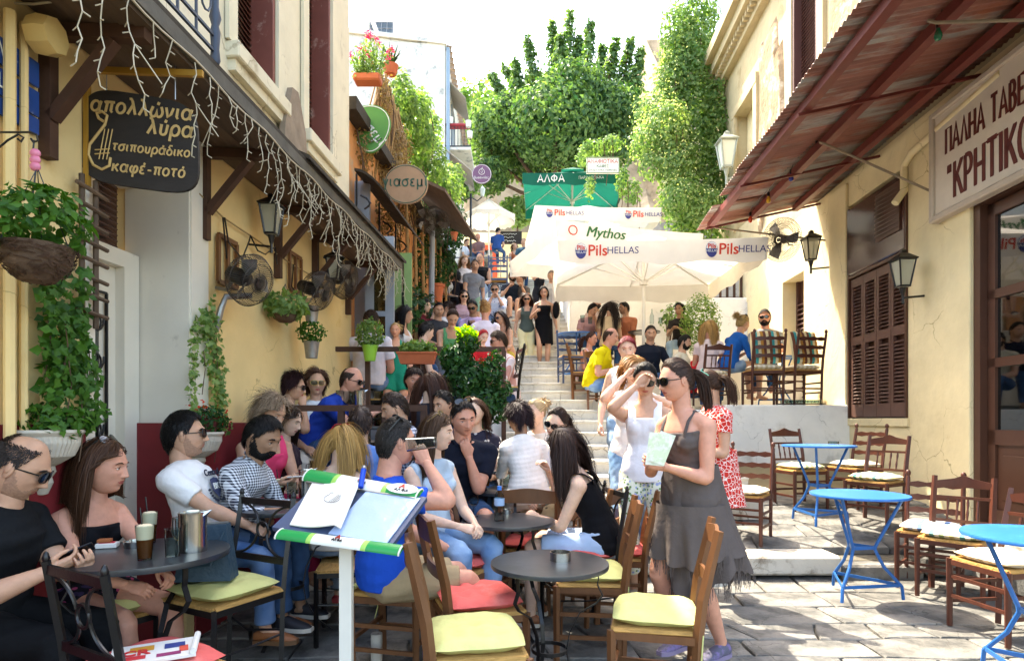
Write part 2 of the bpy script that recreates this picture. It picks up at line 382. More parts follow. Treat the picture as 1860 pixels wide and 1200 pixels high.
def head_mesh(q, fem, beard):
 """q 0 far, 1 middle, 2 near; material slots: 0 skin, 1 lips, 2 stubble"""
 k = (q, fem, beard)
 if k in HEADC: return HEADC[k]
 n, m = {0: (18, 14), 1: (40, 32), 2: (84, 66)}[q]
 dx, dy, dz, Fc = head_grid(n, m); x, y, z = head_shape(dx, dy, dz, fem, q > 0)
 V = np.stack([x, y, z], -1).reshape(-1, 3); c = V[Fc].mean(1)
 mi = np.zeros(len(Fc), int)
 lip = (np.abs(c[:, 2] + .0605) < .0085 * (1 - (np.abs(c[:, 0]) / .026) ** 2)) & (np.abs(c[:, 0]) < .025) & (c[:, 1] > .05)
 mi[lip] = 1
 if beard:
  az = np.abs(np.degrees(np.arctan2(c[:, 0], c[:, 1])))
  bl = np.interp(az, [0, 14, 22, 40, 60, 85, 100], [-.042, -.042, -.052, -.066, -.055, .006, -.02])
  mi[(c[:, 2] < bl) & ~lip & (az < 97)] = 2
 bm = MB(); bm.add(V.tolist(), Fc.tolist(), True); bm.fm = mi.tolist()
 for s in (-1, 1):
  a = radians(14) * s; R = Matrix.Rotation(-a * 1.6, 3, 'Z') @ Matrix.Rotation(radians(-8), 3, 'X')
  if q: bm.ball((s * .0765, -.008, -.004), (.0065, .017, .031), 10, 8, R); bm.ball((s * .081, -.012, .004), (.006, .013, .022), 8, 6, R)
  else: bm.ball((s * .077, -.008, -.004), (.008, .017, .03), 6, 4, R)
 HEADC[k] = bm
 return bm
def hand_prims(mb, side, curl, n=6, grip=0):
 """fingers along +y, palm facing -z, thumb on the -x side for the right hand (side=+1)"""
 th = -side
 mb.tube([(0, -.015, 0), (0, .02, 0), (0, .055, -.001), (0, .088, -.003), (0, .094, -.003)], [1, 1.15, 1.45, 1.4, .8], n + 2, flat=(.014, .027, (0, 0, 1)))
 for k, (fx, L, r) in enumerate([(-.029, .070, .0082), (-.0098, .079, .0086), (.0098, .073, .0082), (.028, .058, .0072)]):
  fx = fx * side if True else fx
  p = Vector((fx * .95, .082, -.002)); a = 0; pts = [p.copy()]; rr = [r * 1.05]
  for j, (l, w_) in enumerate([(.45, .55), (.30, .75), (.25, .6)]):
   a += curl * w_ * (1 + .08 * k); d = Vector((fx * .5 * (1 - j * .4), cos(a), -sin(a))).normalized()
   p = p + d * L * l; pts.append(p.copy()); rr.append(r * (.95 - .1 * j))
  pts.append(p + d * r * .5); rr.append(r * .4)
  mb.tube(pts, rr, n)
 c2 = min(curl, 1.1)
 p0 = Vector((th * .018, .012, -.004)); p1 = Vector((th * .040, .040, -.012 - .012 * c2)); p2 = Vector((th * (.048 - .02 * c2), .070, -.02 - .02 * c2)); p3 = Vector((th * (.046 - .034 * c2), .094, -.024 - .022 * c2))
 mb.tube([p0, p1, p2, p3, p3 + (p3 - p2) * .15], [.012, .0118, .0095, .0085, .004], n)
SC2 = D.scenes.new('work')
def remesh(mb, vox, it=3, fac=.5):
 me = mb.mesh('tmp', []); o = D.objects.new('tmp', me); SC2.collection.objects.link(o)
 r = o.modifiers.new('r', 'REMESH'); r.mode = 'VOXEL'; r.voxel_size = vox
 if it:
  sm = o.modifiers.new('s', 'SMOOTH'); sm.factor = fac; sm.iterations = it
 VL_ = SC2.view_layers[0]; VL_.update(); ev = o.evaluated_get(VL_.depsgraph); m2 = ev.to_mesh()
 V = np.empty(len(m2.vertices) * 3, np.float32); m2.vertices.foreach_get('co', V)
 k = len(m2.loops); li = np.empty(k, np.int32); m2.loops.foreach_get('vertex_index', li)
 ls = np.empty(len(m2.polygons), np.int32); m2.polygons.foreach_get('loop_total', ls)
 if len(ls) and (ls == 4).all(): Fc = li.reshape(-1, 4)
 else:
  Fc = []; q = 0
  for c in ls: Fc.append((li[q:q + c].tolist() * 2)[:4] if c == 4 else li[q:q + c].tolist() + [li[q + c - 1]] * (4 - c)); q += c
  Fc = np.array(Fc).reshape(-1, 4)
 ev.to_mesh_clear(); D.objects.remove(o); D.meshes.remove(me)
 return V.reshape(-1, 3), Fc
HANDC = {}
def hand_geo(side, curl, q):
 k = (side, round(curl, 1), q)
 if k not in HANDC:
  mb = MB()
  if q == 2:
   hand_prims(mb, side, k[1], 8); HANDC[k] = remesh(mb, .0034, 2)
  else:
   hand_prims(mb, side, k[1], 5 if q else 4); HANDC[k] = mb
 return HANDC[k]
def ik(a, b, l1, l2, pole):
 d = b - a; L = min(max(d.length, abs(l1 - l2) + .02), l1 + l2 - .003); u = d.normalized(); b = a + u * L
 x = (l1 * l1 - l2 * l2 + L * L) / (2 * L); h = sqrt(max(l1 * l1 - x * x, 0)); pole = Vector(pole); p = (pole - u * pole.dot(u))
 p = p.normalized() if p.length > 1e-5 else u.orthogonal().normalized()
 return a + u * x + p * h, b
def limb(mb, a, b, prof, n=12, cap0=True, cap1=True, off=0, end=1.0):
 """round tapered limb; prof [(t, radius)]"""
 pts = []; rs = []; L = (b - a).length
 if cap0: pts.append(a - (b - a).normalized() * (prof[0][1] + off) * .6); rs.append((prof[0][1] + off) * .55)
 for t, r in prof:
  if t > end: break
  pts.append(a.lerp(b, t)); rs.append(r + off)
 if end < 1:
  r = np.interp(end, [p[0] for p in prof], [p[1] for p in prof]); pts.append(a.lerp(b, end)); rs.append(r + off)
 elif cap1: pts.append(b + (b - a).normalized() * (prof[-1][1] + off) * .6); rs.append((prof[-1][1] + off) * .5)
 mb.tube(pts, rs, n)
def loft(mb, rings, n=20):
 """rings: (centre, right*a, fwd*b)"""
 vs = []; m = len(rings)
 for c, a, b in rings:
  for k in range(n):
   t = 2 * pi * k / n; ct, st = cos(t), sin(t)
   e = .85
   vs.append(c + a * (abs(ct) ** e * (1 if ct > 0 else -1)) + b * (abs(st) ** e * (1 if st > 0 else -1)))
 fs = [(i * n + k, i * n + (k + 1) % n, (i + 1) * n + (k + 1) % n, (i + 1) * n + k) for i in range(m - 1) for k in range(n)]
 fs += [tuple(range(n - 1, -1, -1)), tuple(range((m - 1) * n, m * n))]
 mb.add(vs, fs, True)
def wrinkle(V, amp, seed, freq=1.0):
 g = np.random.default_rng(seed); d = np.zeros(len(V))
 for k in range(7):
  f = g.normal(size=3) * (22 + 9 * k) * freq * np.array([.8, .8, 1.3]); d += np.sin(V @ f + g.uniform(0, 6)) / (1 + k * .35)
 return d * amp / 2.2
def vnormals(V, Fc):
 p = V[Fc]; n = np.cross(p[:, 2] - p[:, 0], p[:, 3] - p[:, 1]); N = np.zeros_like(V)
 for k in range(4): np.add.at(N, Fc[:, k], n)
 return N / (np.linalg.norm(N, axis=1, keepdims=True) + 1e-9)
def skin_mat(c):
 return mat('skin_' + c, c, rough=.55, var=.13, scale=22, bump=.12, spec=.35, sss=.12)
def cloth(c, kind='plain', c2='#ffffff', c3=None, sc=1.0, rough=.85):
 name = 'cloth_%s_%s_%s_%s_%s' % (kind, c, c2, c3, sc)
 if name in MATS: return MATS[name]
 m = mat(name, c, rough=rough, var=.10, scale=9, bump=.55, bscale=11, spec=.15)
 N = m.node_tree.nodes; L = m.node_tree.links; mul = [n for n in N if n.bl_idname == 'ShaderNodeMixRGB'][-1]
 tc = [n for n in N if n.bl_idname == 'ShaderNodeTexCoord'][0]
 def mixin(fac, ca, cb):
  mx = N.new('ShaderNodeMixRGB'); L.new(fac, mx.inputs[0])
  for i, q in ((1, ca), (2, cb)):
   if isinstance(q, (str, tuple)): mx.inputs[i].default_value = (*C3(q), 1)
   else: L.new(q, mx.inputs[i])
  L.new(mx.outputs[0], mul.inputs[1]); return mx.outputs[0]
 def wave(ax, s, thr):
  wv = N.new('ShaderNodeTexWave'); wv.bands_direction = ax; wv.inputs['Scale'].default_value = s; L.new(tc.outputs['Object'], wv.inputs[0])
  g = N.new('ShaderNodeMath'); g.operation = 'GREATER_THAN'; g.inputs[1].default_value = thr; L.new(wv.outputs['Fac'], g.inputs[0]); return g.outputs[0]
 if kind == 'gingham':
  a = wave('X', 14 * sc, .5); b = wave('Z', 14 * sc, .5); ad = N.new('ShaderNodeMath'); ad.operation = 'ADD'; L.new(a, ad.inputs[0]); L.new(b, ad.inputs[1])
  hf = N.new('ShaderNodeMath'); hf.operation = 'MULTIPLY'; hf.inputs[1].default_value = .5; L.new(ad.outputs[0], hf.inputs[0]); mixin(hf.outputs[0], c2, c)
 elif kind == 'stripe': mixin(wave('X', 9 * sc, .6), c, c2)
 elif kind == 'hstripe': mixin(wave('Z', 9 * sc, .6), c, c2)
 elif kind in ('floral', 'lines'):
  v = N.new('ShaderNodeTexVoronoi'); v.inputs['Scale'].default_value = 22 * sc; L.new(tc.outputs['Object'], v.inputs[0])
  if kind == 'lines': v.feature = 'DISTANCE_TO_EDGE'
  g = N.new('ShaderNodeMath'); g.operation = 'LESS_THAN'; g.inputs[1].default_value = .055 if kind == 'lines' else .30; L.new(v.outputs['Distance'], g.inputs[0])
  if kind == 'floral' and c3:
   v2 = N.new('ShaderNodeTexVoronoi'); v2.inputs['Scale'].default_value = 15 * sc; v2.inputs['Randomness'].default_value = 1; L.new(tc.outputs['Object'], v2.inputs[0])
   g2 = N.new('ShaderNodeMath'); g2.operation = 'LESS_THAN'; g2.inputs[1].default_value = .3; L.new(v2.outputs['Distance'], g2.inputs[0])
   o = mixin(g2.outputs[0], c, c3); mixin(g.outputs[0], o, c2)
  else: mixin(g.outputs[0], c, c2)
 elif kind == 'denim':
  n2 = N.new('ShaderNodeTexNoise'); n2.inputs['Scale'].default_value = 5; L.new(tc.outputs['Object'], n2.inputs[0])
  r = N.new('ShaderNodeMapRange'); r.inputs[1].default_value = .40; r.inputs[2].default_value = .9; L.new(n2.outputs['Fac'], r.inputs[0]); mixin(r.outputs[0], c, c2)
 return m
def hair_mat(c):
 if 'hair_' + c in MATS: return MATS['hair_' + c]
 m = D.materials.new('hair_' + c); m.use_nodes = True; N = m.node_tree.nodes; L = m.node_tree.links; p = N['Principled BSDF']
 g = N.new('ShaderNodeNewGeometry'); r = N.new('ShaderNodeMixRGB'); cc = C3(c)
 r.inputs[1].default_value = (*[v * .55 for v in cc], 1); r.inputs[2].default_value = (*[min(1, v * 1.5 + .004) for v in cc], 1)
 L.new(g.outputs['Random Per Island'], r.inputs[0]); L.new(r.outputs[0], p.inputs['Base Color']); p.inputs['Roughness'].default_value = .5; p.inputs['Specular IOR Level'].default_value = .22
 MATS['hair_' + c] = m; return m
def strands(q, style, L, seed, Mh, neck, shd, curl=0.0, mask=None, vol=1.0):
 """hair as many thin ribbons; Mh: head matrix (4x4 numpy), neck/shd: points to keep clear of; returns V,F"""
 g = np.random.default_rng(seed); n = {0: 200, 1: 700, 2: 2600}[q]; wd = {0: .014, 1: .0065, 2: .0029}[q]
 steps = {0: 5, 1: 8, 2: 12}[q]
 if L < .08: steps = max(3, steps // 2); n = int(n * 1.6)
 if curl: n = int(n * 1.4)
 d = g.normal(size=(n * 5, 3)); d /= np.linalg.norm(d, axis=1, keepdims=True)
 x, y, z = head_shape(d[:, 0], d[:, 1], d[:, 2], 1, False); k = hair_mask(x, y, z, style) if mask is None else mask(x, y, z)
 p = np.stack([x, y, z], 1)[k][:n]; n = len(p)
 nn = p / np.array([.077, .1, .115]) ** 2; nn /= np.linalg.norm(nn, axis=1, keepdims=True)
 R = Mh[:3, :3]; tr = Mh[:3, 3]
 tie = np.array([0, -.118, .035])
 part = np.where(p[:, 0] + .02 > 0, 1, -1)
 if style in ('pony', 'bun'):
  fl = tie - p; fl /= np.linalg.norm(fl, axis=1, keepdims=True)
 elif style in ('short', 'receding', 'bald', 'shaved', 'buzz'):
  fl = np.stack([p[:, 0] * 6, np.where(p[:, 2] > .07, .9, -.5) + 0 * p[:, 0], -.6 * np.ones(n)], 1)
 else:
  fl = np.stack([part * .7, -.45 * np.ones(n), -.5 * np.ones(n)], 1)
 fl = fl - nn * (fl * nn).sum(1, keepdims=True); fl /= np.linalg.norm(fl, axis=1, keepdims=True) + 1e-9
 pos = p + nn * .003; dr = fl + nn * ((.35 if L > .08 else .12) * vol) + g.normal(size=(n, 3)) * .12
 Ls = L * g.uniform(.75, 1.1, n); step = Ls / steps
 pw = pos @ R.T + tr; dw = dr @ R.T; lay = g.uniform(.0, 1, n) * (.10 if L > .08 else .05) * vol
 Rin = np.linalg.inv(R); P = [pw.copy()]; ph = g.uniform(0, 6.28, (n, 3)); fq = g.uniform(.8, 1.4, n)
 for s in range(steps):
  if style in ('pony', 'bun'):
   pl = (pw - tr) @ Rin.T; fl = tie - pl; dd = np.linalg.norm(fl, axis=1, keepdims=True); dw = (fl / (dd + 1e-6)) @ R.T
   st = np.minimum(dd[:, 0], .2 / steps * 1.0)[:, None]
   pw = pw + dw * st
  else:
   dw = dw / (np.linalg.norm(dw, axis=1, keepdims=True) + 1e-9)
   gr = .35 if L > .1 else .08
   dw = dw + np.array([0, 0, -1]) * gr * (.4 if curl > .015 else 1)
   if curl: dw = dw + np.sin(ph + s * 1.9 * fq[:, None]) * curl * 28
   dw /= np.linalg.norm(dw, axis=1, keepdims=True); pw = pw + dw * step[:, None]
  pl = (pw - tr) @ Rin.T; e = np.array([.079, .099, .119]); c0 = np.array([0, -.002, 0]); qv = (pl - c0) / e; rr = np.linalg.norm(qv, axis=1)
  lim = 1.02 + lay + .03; ins = rr < lim
  # face must stay free
  pl = np.where(ins[:, None], c0 + qv / (rr[:, None] + 1e-9) * lim[:, None] * e, pl)
  if L > .1:
   fc = (pl[:, 1] > .012) & (pl[:, 2] < .058)
   pl[fc, 0] = np.where(pl[fc, 0] >= 0, 1, -1) * np.maximum(np.abs(pl[fc, 0]), .080); pl[fc, 1] = np.minimum(pl[fc, 1], .012 + (pl[fc, 2] > .02) * .02)
  pw = pl @ R.T + tr
  if L > .12:
   for (c, r) in shd:
    v = pw - c; l = np.linalg.norm(v, axis=1); i2 = l < r; pw[i2] = c + v[i2] / (l[i2, None] + 1e-9) * r
  P.append(pw.copy())
 P = np.stack(P, 1)                                   # n, steps+1, 3
 T = np.gradient(P, axis=1); out = P - (tr + R @ np.array([0, 0, 0]))[None, None]
 out[:, :, 2] *= .4
 S = np.cross(T, out); S /= np.linalg.norm(S, axis=2, keepdims=True) + 1e-9
 jit = g.normal(size=(n, 1, 3)) * .35; S = S + jit; S /= np.linalg.norm(S, axis=2, keepdims=True)
 m = steps + 1; wt = np.interp(np.arange(m) / (m - 1), [0, .2, .7, 1], [.8, 1, .8, .15])[None, :, None] * wd
 A = P - S * wt / 2; B = P + S * wt / 2; V = np.stack([A, B], 2).reshape(-1, 3)
 b = (np.arange(n) * m * 2)[:, None, None]; i = (np.arange(steps) * 2)[None, :, None]
 Fc = (b + i + np.array([0, 1, 3, 2])[None, None]).reshape(-1, 4)
 return V, Fc
def tail_strands(a, dirs, L, n, rad, seed, wd, steps=8, curl=0):
 g = np.random.default_rng(seed); p = np.array(a) + g.normal(size=(n, 3)) * rad * .5; d = np.array(dirs) + g.normal(size=(n, 3)) * .12
 P = [p.copy()]; Ls = L * g.uniform(.6, 1.05, n)
 for s in range(steps):
  d = d / np.linalg.norm(d, axis=1, keepdims=True) + np.array([0, 0, -1]) * .5 + g.normal(size=(n, 3)) * curl; d /= np.linalg.norm(d, axis=1, keepdims=True)
  p = p + d * (Ls / steps)[:, None] + (g.normal(size=(n, 3)) * rad * .10 if s < 3 else 0); P.append(p.copy())
 P = np.stack(P, 1); T = np.gradient(P, axis=1); S = np.cross(T, g.normal(size=(n, 1, 3))); S /= np.linalg.norm(S, axis=2, keepdims=True) + 1e-9
 m = steps + 1; A = P - S * wd / 2; B = P + S * wd / 2; V = np.stack([A, B], 2).reshape(-1, 3)
 b = (np.arange(n) * m * 2)[:, None, None]; i = (np.arange(steps) * 2)[None, :, None]
 return V, (b + i + np.array([0, 1, 3, 2])[None, None]).reshape(-1, 4)
def join_geo(gs):
 V = []; Fc = []; n = 0
 for v, f in gs: V.append(v); Fc.append(f + n); n += len(v)
 return np.concatenate(V), np.concatenate(Fc)
def glasses(parent, Mh, up=False, col='#0a0a0a', frame='#0a0a0a', clear=False, q=1, big=1.0):
 mb = MB(); n = 14 if q == 2 else 8
 M = Mh @ (Matrix.Translation((0, -.052, .062)) @ Matrix.Rotation(radians(42), 4, 'X') if up else Matrix.Identity(4))
 for s in (-1, 1):
  c = Vector((s * .033, .094, .002)); pts = []
  for k in range(n):
   a = 2 * pi * k / n; x = cos(a); z = sin(a); ex = .029 * big * (abs(x) ** .8) * (1 if x > 0 else -1); ez = .0215 * big * (abs(z) ** .8) * (1 if z > 0 else -1)
   pts.append(c + Vector((ex, -abs(s * .033 + ex) ** 2 * 3.2, ez)))
  mb.m = 0; mb.add([c + Vector((0, .002 - .033 ** 2 * 3, 0))] + pts, [(0, 1 + k, 1 + (k + 1) % n) for k in range(n)], True)
  mb.m = 1; mb.tube(pts, .0022, 5, closed=True)
  mb.beam((s * .064, .078, .008), (s * .078, -.005, .008), .003, .005)
 mb.m = 1; mb.beam((-.006, .096, .008), (.006, .096, .008), .003, .004)
 mb.v = [tuple(M @ Vector(v)) for v in mb.v]
 lens = mat('lens_' + col, col, rough=.05, var=0, bump=0, spec=.9, alpha=.35 if clear else 1)
 return mb.build('sunglasses' if not clear else 'eyeglasses', [lens, mat('frame_' + frame, frame, rough=.3, var=0, bump=0)], parent)
SKIN = '#c98f6d'
NP = [0]
def person(at, label, face=0, pose='sit', seat=.46, lean=8, side=0, twist=0, head=(0, 0, 0), L='lap', R='lap', fL=None, fR=None,
           fem=False, s=1.0, fat=1.0, skin='#c98f6d', top=None, bottom=None, hair=('short', '#1c130e', .04), glass=None, shoes=None,
           beard=0, q=1, rz=None, pole=None, curlL=.9, curlR=.9, extra=None, hsc=1.0, group=None, palmL=None, palmR=None, brow=None, poleL=None, poleR=None):
 """at: floor point under the pelvis; face: 0 looks at the camera, 90 to picture right"""
 NP[0] += 1; seed = NP[0] * 13
 if at[0] == 'h': face += math.degrees(math.atan((930 - at[1]) / F))
 root = empty('person', (0, 0, 0) if at[0] == 'h' else at, radians(180 + face), label, 'person', group)
 V3 = Vector; f = 1.0 if not fem else .93
 sh = (.150 if fem else .178) * (1 + (fat - 1) * .4); hipw = .088
 lt, lc = .43 * s, .42 * s; ua, fa = .285 * s * (f * .5 + .5), .245 * s * (f * .5 + .5)
 hz = (seat + .095) if pose == 'sit' else (.90 * s + .005)
 pel = V3((0, 0, hz)); rx = lambda t: V3((cos(t), -sin(t), 0)) if True else None
 def up(k):
  a = radians(lean) * k; b = radians(side) * k
  return V3((sin(b), sin(a) * cos(b), cos(a) * cos(b)))
 pts = [pel]; H_ = [.10, .10, .10, .10, .07]; ks = [.45, .7, .95, 1.15, 1.2]
 for h_, k in zip(H_, ks): pts.append(pts[-1] + up(k) * h_ * s * (1.0 if not fem else .96))
 nb = pts[-1] + up(1.2) * .045 * s
 def fr(i):
  u = up(([.3] + ks)[min(i, 5)]); tw = radians(twist) * min(i, 4) / 4; r = V3((cos(tw), sin(tw), 0)); r = (r - u * r.dot(u)).normalized(); return r, u.cross(r), u
 if fem: A = [(.158, .112), (.140, .100), (.118, .088), (.128, .096), (.138, .096), (.098, .072)]
 else: A = [(.155, .108), (.150, .106), (.142, .104), (.155, .112), (.162, .114), (.108, .080)]
 fk = [1 + (fat - 1) * k for k in (.8, 1.2, 1.4, 1.0, .5, .2)]
 def torso(mb, off, i0=0, i1=5, crotch=True, neck=True, low=0):
  rg = []; off0 = off; off = off0 + low
  if crotch:
   r, y, u = fr(0)
   if low: rg.append((pel - u * (.075 if pose == 'stand' else .05) * s, r * (A[0][0] * s * .98 + off), y * (A[0][1] * s + off)))
   else: rg.append((pel - u * .085 * s, r * (.10 + off), y * (.085 + off))); low or rg.append((pel - u * .05 * s, r * (.14 + off), y * (.105 + off)))
  for i in range(i0, i1 + 1):
   r, y, u = fr(i); a, b = A[i]; c = pts[i] + y * (.012 if i in (3, 4) else 0) * 1
   off = off0 + (low if i == 0 else low * .6 if i == 1 else 0)
   rg.append((c, r * (a * s * fk[i] + off), y * (b * s * fk[i] + off)))
  if neck and i1 == 5:
   r, y, u = fr(5); rg.append((nb - u * .012 * s + y * -.004, r * (.082 * s + off), y * (.062 * s + off)));
  loft(mb, rg)
  if fem and i1 >= 4:
   r, y, u = fr(4)
   for k in (-1, 1): mb.ball(pts[3] + u * .035 * s + r * k * .068 * s + y * .070 * s, (.056 * s + off, .050 * s + off, .056 * s + off), 12, 8)
 r5, y5, u5 = fr(5); r4, y4, u4 = fr(4)
 shp = {k: pts[4] + u4 * .008 * s + r4 * k * sh * s - y4 * .008 for k in (-1, 1)}
 # arms
 arms = {}
 for k, tg, pw_, pl_ in ((1, R, palmR, poleR), (-1, L, palmL, poleL)):
  if tg == 'lap': t = V3((k * .09, .30 if pose == 'sit' else .1, hz + .075)) if pose == 'sit' else V3((k * .24, .03, hz - .05))
  elif tg == 'side': t = V3((k * .255 * s, .04, hz - .075 * s))
  elif tg == 'table': t = V3((k * .16, .40, .78))
  elif tg == 'knee': t = V3((k * .13, .36, hz + .07))
  elif tg == 'chin': t = None
  elif tg == 'back': t = V3((k * .30, -.22, hz + .32))
  else: t = V3(tg)
  arms[k] = [t, pw_, pl_ or ((k * .7, -.5, -1) if pose == 'sit' else (k * .35, -1, -.3))]
 # head
 hy, hp, hr = head
 RH = Matrix.Rotation(radians(hy), 3, 'Z') @ Matrix.Rotation(radians(-hp), 3, 'X') @ Matrix.Rotation(radians(hr), 3, 'Y')
 nd = (up(.7) + V3((0, .25, .9)) * .8).normalized(); hc = nb + nd * .155 * s + (RH @ V3((0, .022, 0)))
 hs = s * (.97 if fem else 1.02) * hsc
 Mh = Matrix.Translation(hc) @ RH.to_4x4() @ Matrix.Scale(hs, 4)
 if at[0] == 'h':
  W_ = PX(at[1], at[2], at[3]) - Matrix.Rotation(radians(180 + face), 3, 'Z') @ hc; root.location = W_
  if pose == 'sit' and len(at) > 4: root.location.z = at[4]
 for k in (1, -1):
  if arms[k][0] is None: arms[k][0] = hc + RH @ V3((k * .05, .10, -.15))
  e, w_ = ik(shp[k], arms[k][0], ua, fa, arms[k][2]); arms[k] += [e, w_]
 # legs
 legs = {}
 for k, ft in ((1, fR), (-1, fL)):
  hip = pel + V3((k * hipw * s, 0, -.02))
  if ft is None: ft = V3((k * .12, .44 * s, .09)) if pose == 'sit' else V3((k * .09, 0, .085))
  ft = V3(ft); kn, an = ik(hip, ft, lt, lc, (k * .12, 1.0, .35 if pose == 'sit' else 0)); legs[k] = (hip, kn, an)
 vb = {0: .021, 1: .0135, 2: .0085}[q]; vg = {0: .021, 1: .0125, 2: .0085}[q]; nn = {0: 8, 1: 12, 2: 16}[q]
 af = 1.0 if fem else 1.14; af *= 1 + (fat - 1) * .5; lf = (1.03 if fem else 1.0) * (1 + (fat - 1) * .4)
 UA = [(0, .050 * af), (.25, .048 * af), (.6, .043 * af), (.9, .037 * af), (1, .037 * af)]
 FA = [(0, .037 * af), (.25, .039 * af), (.6, .031 * af), (.9, .0235 * af), (1, .0225 * af)]
 TH = [(0, .088 * lf), (.25, .085 * lf), (.6, .070 * lf), (.9, .056 * lf), (1, .054 * lf)]
 CA = [(0, .054 * lf), (.15, .052 * lf), (.32, .056 * lf), (.6, .045 * lf), (.9, .034 * lf), (1, .034 * lf)]
 mb = MB(); torso(mb, -.006)
 r, y, u = fr(5); mb.tube([nb - u * .05, nb + u * .02, hc + RH @ V3((0, -.030, -.035))], [(.062 if fem else .07) * s, (.051 if fem else .061) * s, (.050 if fem else .060) * s], nn)
 for k in (1, -1):
  _, _, _, e, w_ = arms[k]; mb.ball(shp[k], .053 * af * s, 10, 8); limb(mb, shp[k], e, UA, nn); limb(mb, e, w_, FA, nn)
  mb.tube([pts[5] + u5 * .01, shp[k] + u4 * .012], [.055 * s, .042 * s * af], nn)
  hip, kn, an = legs[k]; limb(mb, hip, kn, TH, nn); limb(mb, kn, an, CA, nn)
  if q == 2 or shoes is None: mb.tube([an + V3((0, -.045, -.05)), an + V3((0, .0, -.03)), an + V3((k * .01, .10, -.058)), an + V3((k * .015, .16, -.066))], [.026, .036, .03, .018], nn)
 V, Fc = remesh(mb, vb, 4 if q else 2)
 bb = MB(); bb.add(V.tolist(), Fc.tolist(), True); bb.fm = [0] * len(Fc)
 hm = head_mesh(q, fem, 1 if beard else 0); nv = len(bb.v)
 bb.v.extend(tuple(Mh @ Vector(v)) for v in hm.v); bb.f.extend(tuple(i + nv for i in ff) for ff in hm.f); bb.fm.extend(hm.fm); bb.sm.extend(hm.sm)
 for k in (1, -1):
  t, pw_, pl_, e, w_ = arms[k]; d = (w_ - e).normalized(); cu = curlR if k == 1 else curlL
  pn = V3(pw_) if pw_ else (V3((-k * .6, 0, -.8)) if pose == 'sit' else V3((-k, 0, 0)))
  pn = (pn - d * pn.dot(d)); pn = pn.normalized() if pn.length > 1e-4 else d.orthogonal(); zz = -pn; xx = d.cross(zz)
  Mx = Matrix((xx, d, zz)).transposed() * (s * (.93 if fem else 1.02)); g = hand_geo(k, cu, q)
  if q == 2: gv, gf = g; gv = (gv @ np.array(Mx).T + np.array(w_)).tolist(); gf = gf.tolist()
  else: gv = [tuple(w_ + Mx @ Vector(v)) for v in g.v]; gf = g.f
  nv = len(bb.v); bb.v.extend(map(tuple, gv)); bb.f.extend(tuple(i + nv for i in ff) for ff in gf); bb.fm.extend([0] * len(gf)); bb.sm.extend([True] * len(gf))
 hcl = hair[1]
 bb.build('body', [skin_mat(skin), mat('lips_' + ('f' if fem else 'm'), '#a8544c' if fem else '#a86c58', rough=.5, var=.05, bump=0), hair_mat(hcl) if beard > 1 else mat('stubble' + skin + hcl, tuple(.30 * a + .70 * b for a, b in zip(C3(hcl), C3(skin))), rough=.7, var=.25, scale=80, bump=.3)], root, sharp=75)
 # eyes and brows
 if q:
  eb = MB()
  for k in (-1, 1):
   if not (glass is not None and not glass.get('up') and not glass.get('clear')):
    eb.m = 0; eb.ball((k * .031, .0655, .002), .0112, 10, 8); eb.m = 1; eb.ball((k * .031, .0725, .002), (.0062, .0052, .0062), 8, 6)
    eb.m = 2; eb.ball((k * .031, .0650, .0062), (.0145, .0118, .0105), 10, 8); eb.ball((k * .031, .0640, -.0052), (.0135, .0112, .0085), 10, 8)
   eb.m = 3; eb.tube([(k * (.031 + .0135 * cos(a_)), .0655 + .0125 * sin(a_) ** .5, .0040 + .0045 * sin(a_)) for a_ in np.linspace(.25, pi - .25, 7)], [.6, 1, 1, 1, 1, 1, .6], 4, flat=(.0009, .0012, (0, 0, 1)))
   eb.m = 3; eb.tube([(k * .013, .0835, .0195), (k * .026, .0835, .0245), (k * .040, .0775, .0235), (k * .049, .0690, .018)], [.8, 1, .9, .4], 5, flat=(.0034 if fem else .0048, .0024, (0, 0, 1)))
  eb.v = [tuple(Mh @ Vector(v)) for v in eb.v]
  eb.build('eyes', [mat('eye_white', '#d9d2c8', rough=.2, var=0, bump=0), mat('iris', '#1d130d', rough=.15, var=0, bump=0), skin_mat(skin), hair_mat(brow or hcl)], root, kind='stuff')
 # garments
 def garment(mb, name, m, amp, it=3, thick=None):
  V, Fc = remesh(mb, vg, it); N_ = vnormals(V, Fc); V = V + N_ * wrinkle(V, amp, seed + len(name), .62)[:, None]
  return link(name, mesh_np(name, V, Fc, m, True), root)
 if bottom:
  kind, m = bottom[0], bottom[1]; mb = MB(); o = .012
  if kind in ('jeans', 'trousers', 'shorts', 'short_shorts', 'capri'):
   r, y, u = fr(0); torso(mb, .010, 0, 1, True, False)
   for k in (1, -1):
    hip, kn, an = legs[k]
    if kind in ('jeans', 'trousers', 'capri'):
     e = .93 if kind != 'capri' else .72
     limb(mb, hip, kn, [(t, rr_ + o) for t, rr_ in TH], nn)
     lo = [(0, .068 * lf), (.3, .066 * lf), (.6, .060 * lf), (1, .058 * lf)] if kind != 'trousers' else [(0, .072), (.5, .075), (1, .078)]
     limb(mb, kn, an, lo, nn, True, False, end=e)
    else:
     limb(mb, hip, kn, [(t, rr_ + o + (.012 * t if kind == 'shorts' else .004)) for t, rr_ in TH], nn, True, False, end=.86 if kind == 'shorts' else .42)
   garment(mb, {'short_shorts': 'shorts', 'capri': 'trousers'}.get(kind, kind), m, .0062)
  if kind == 'skirt':
   pass
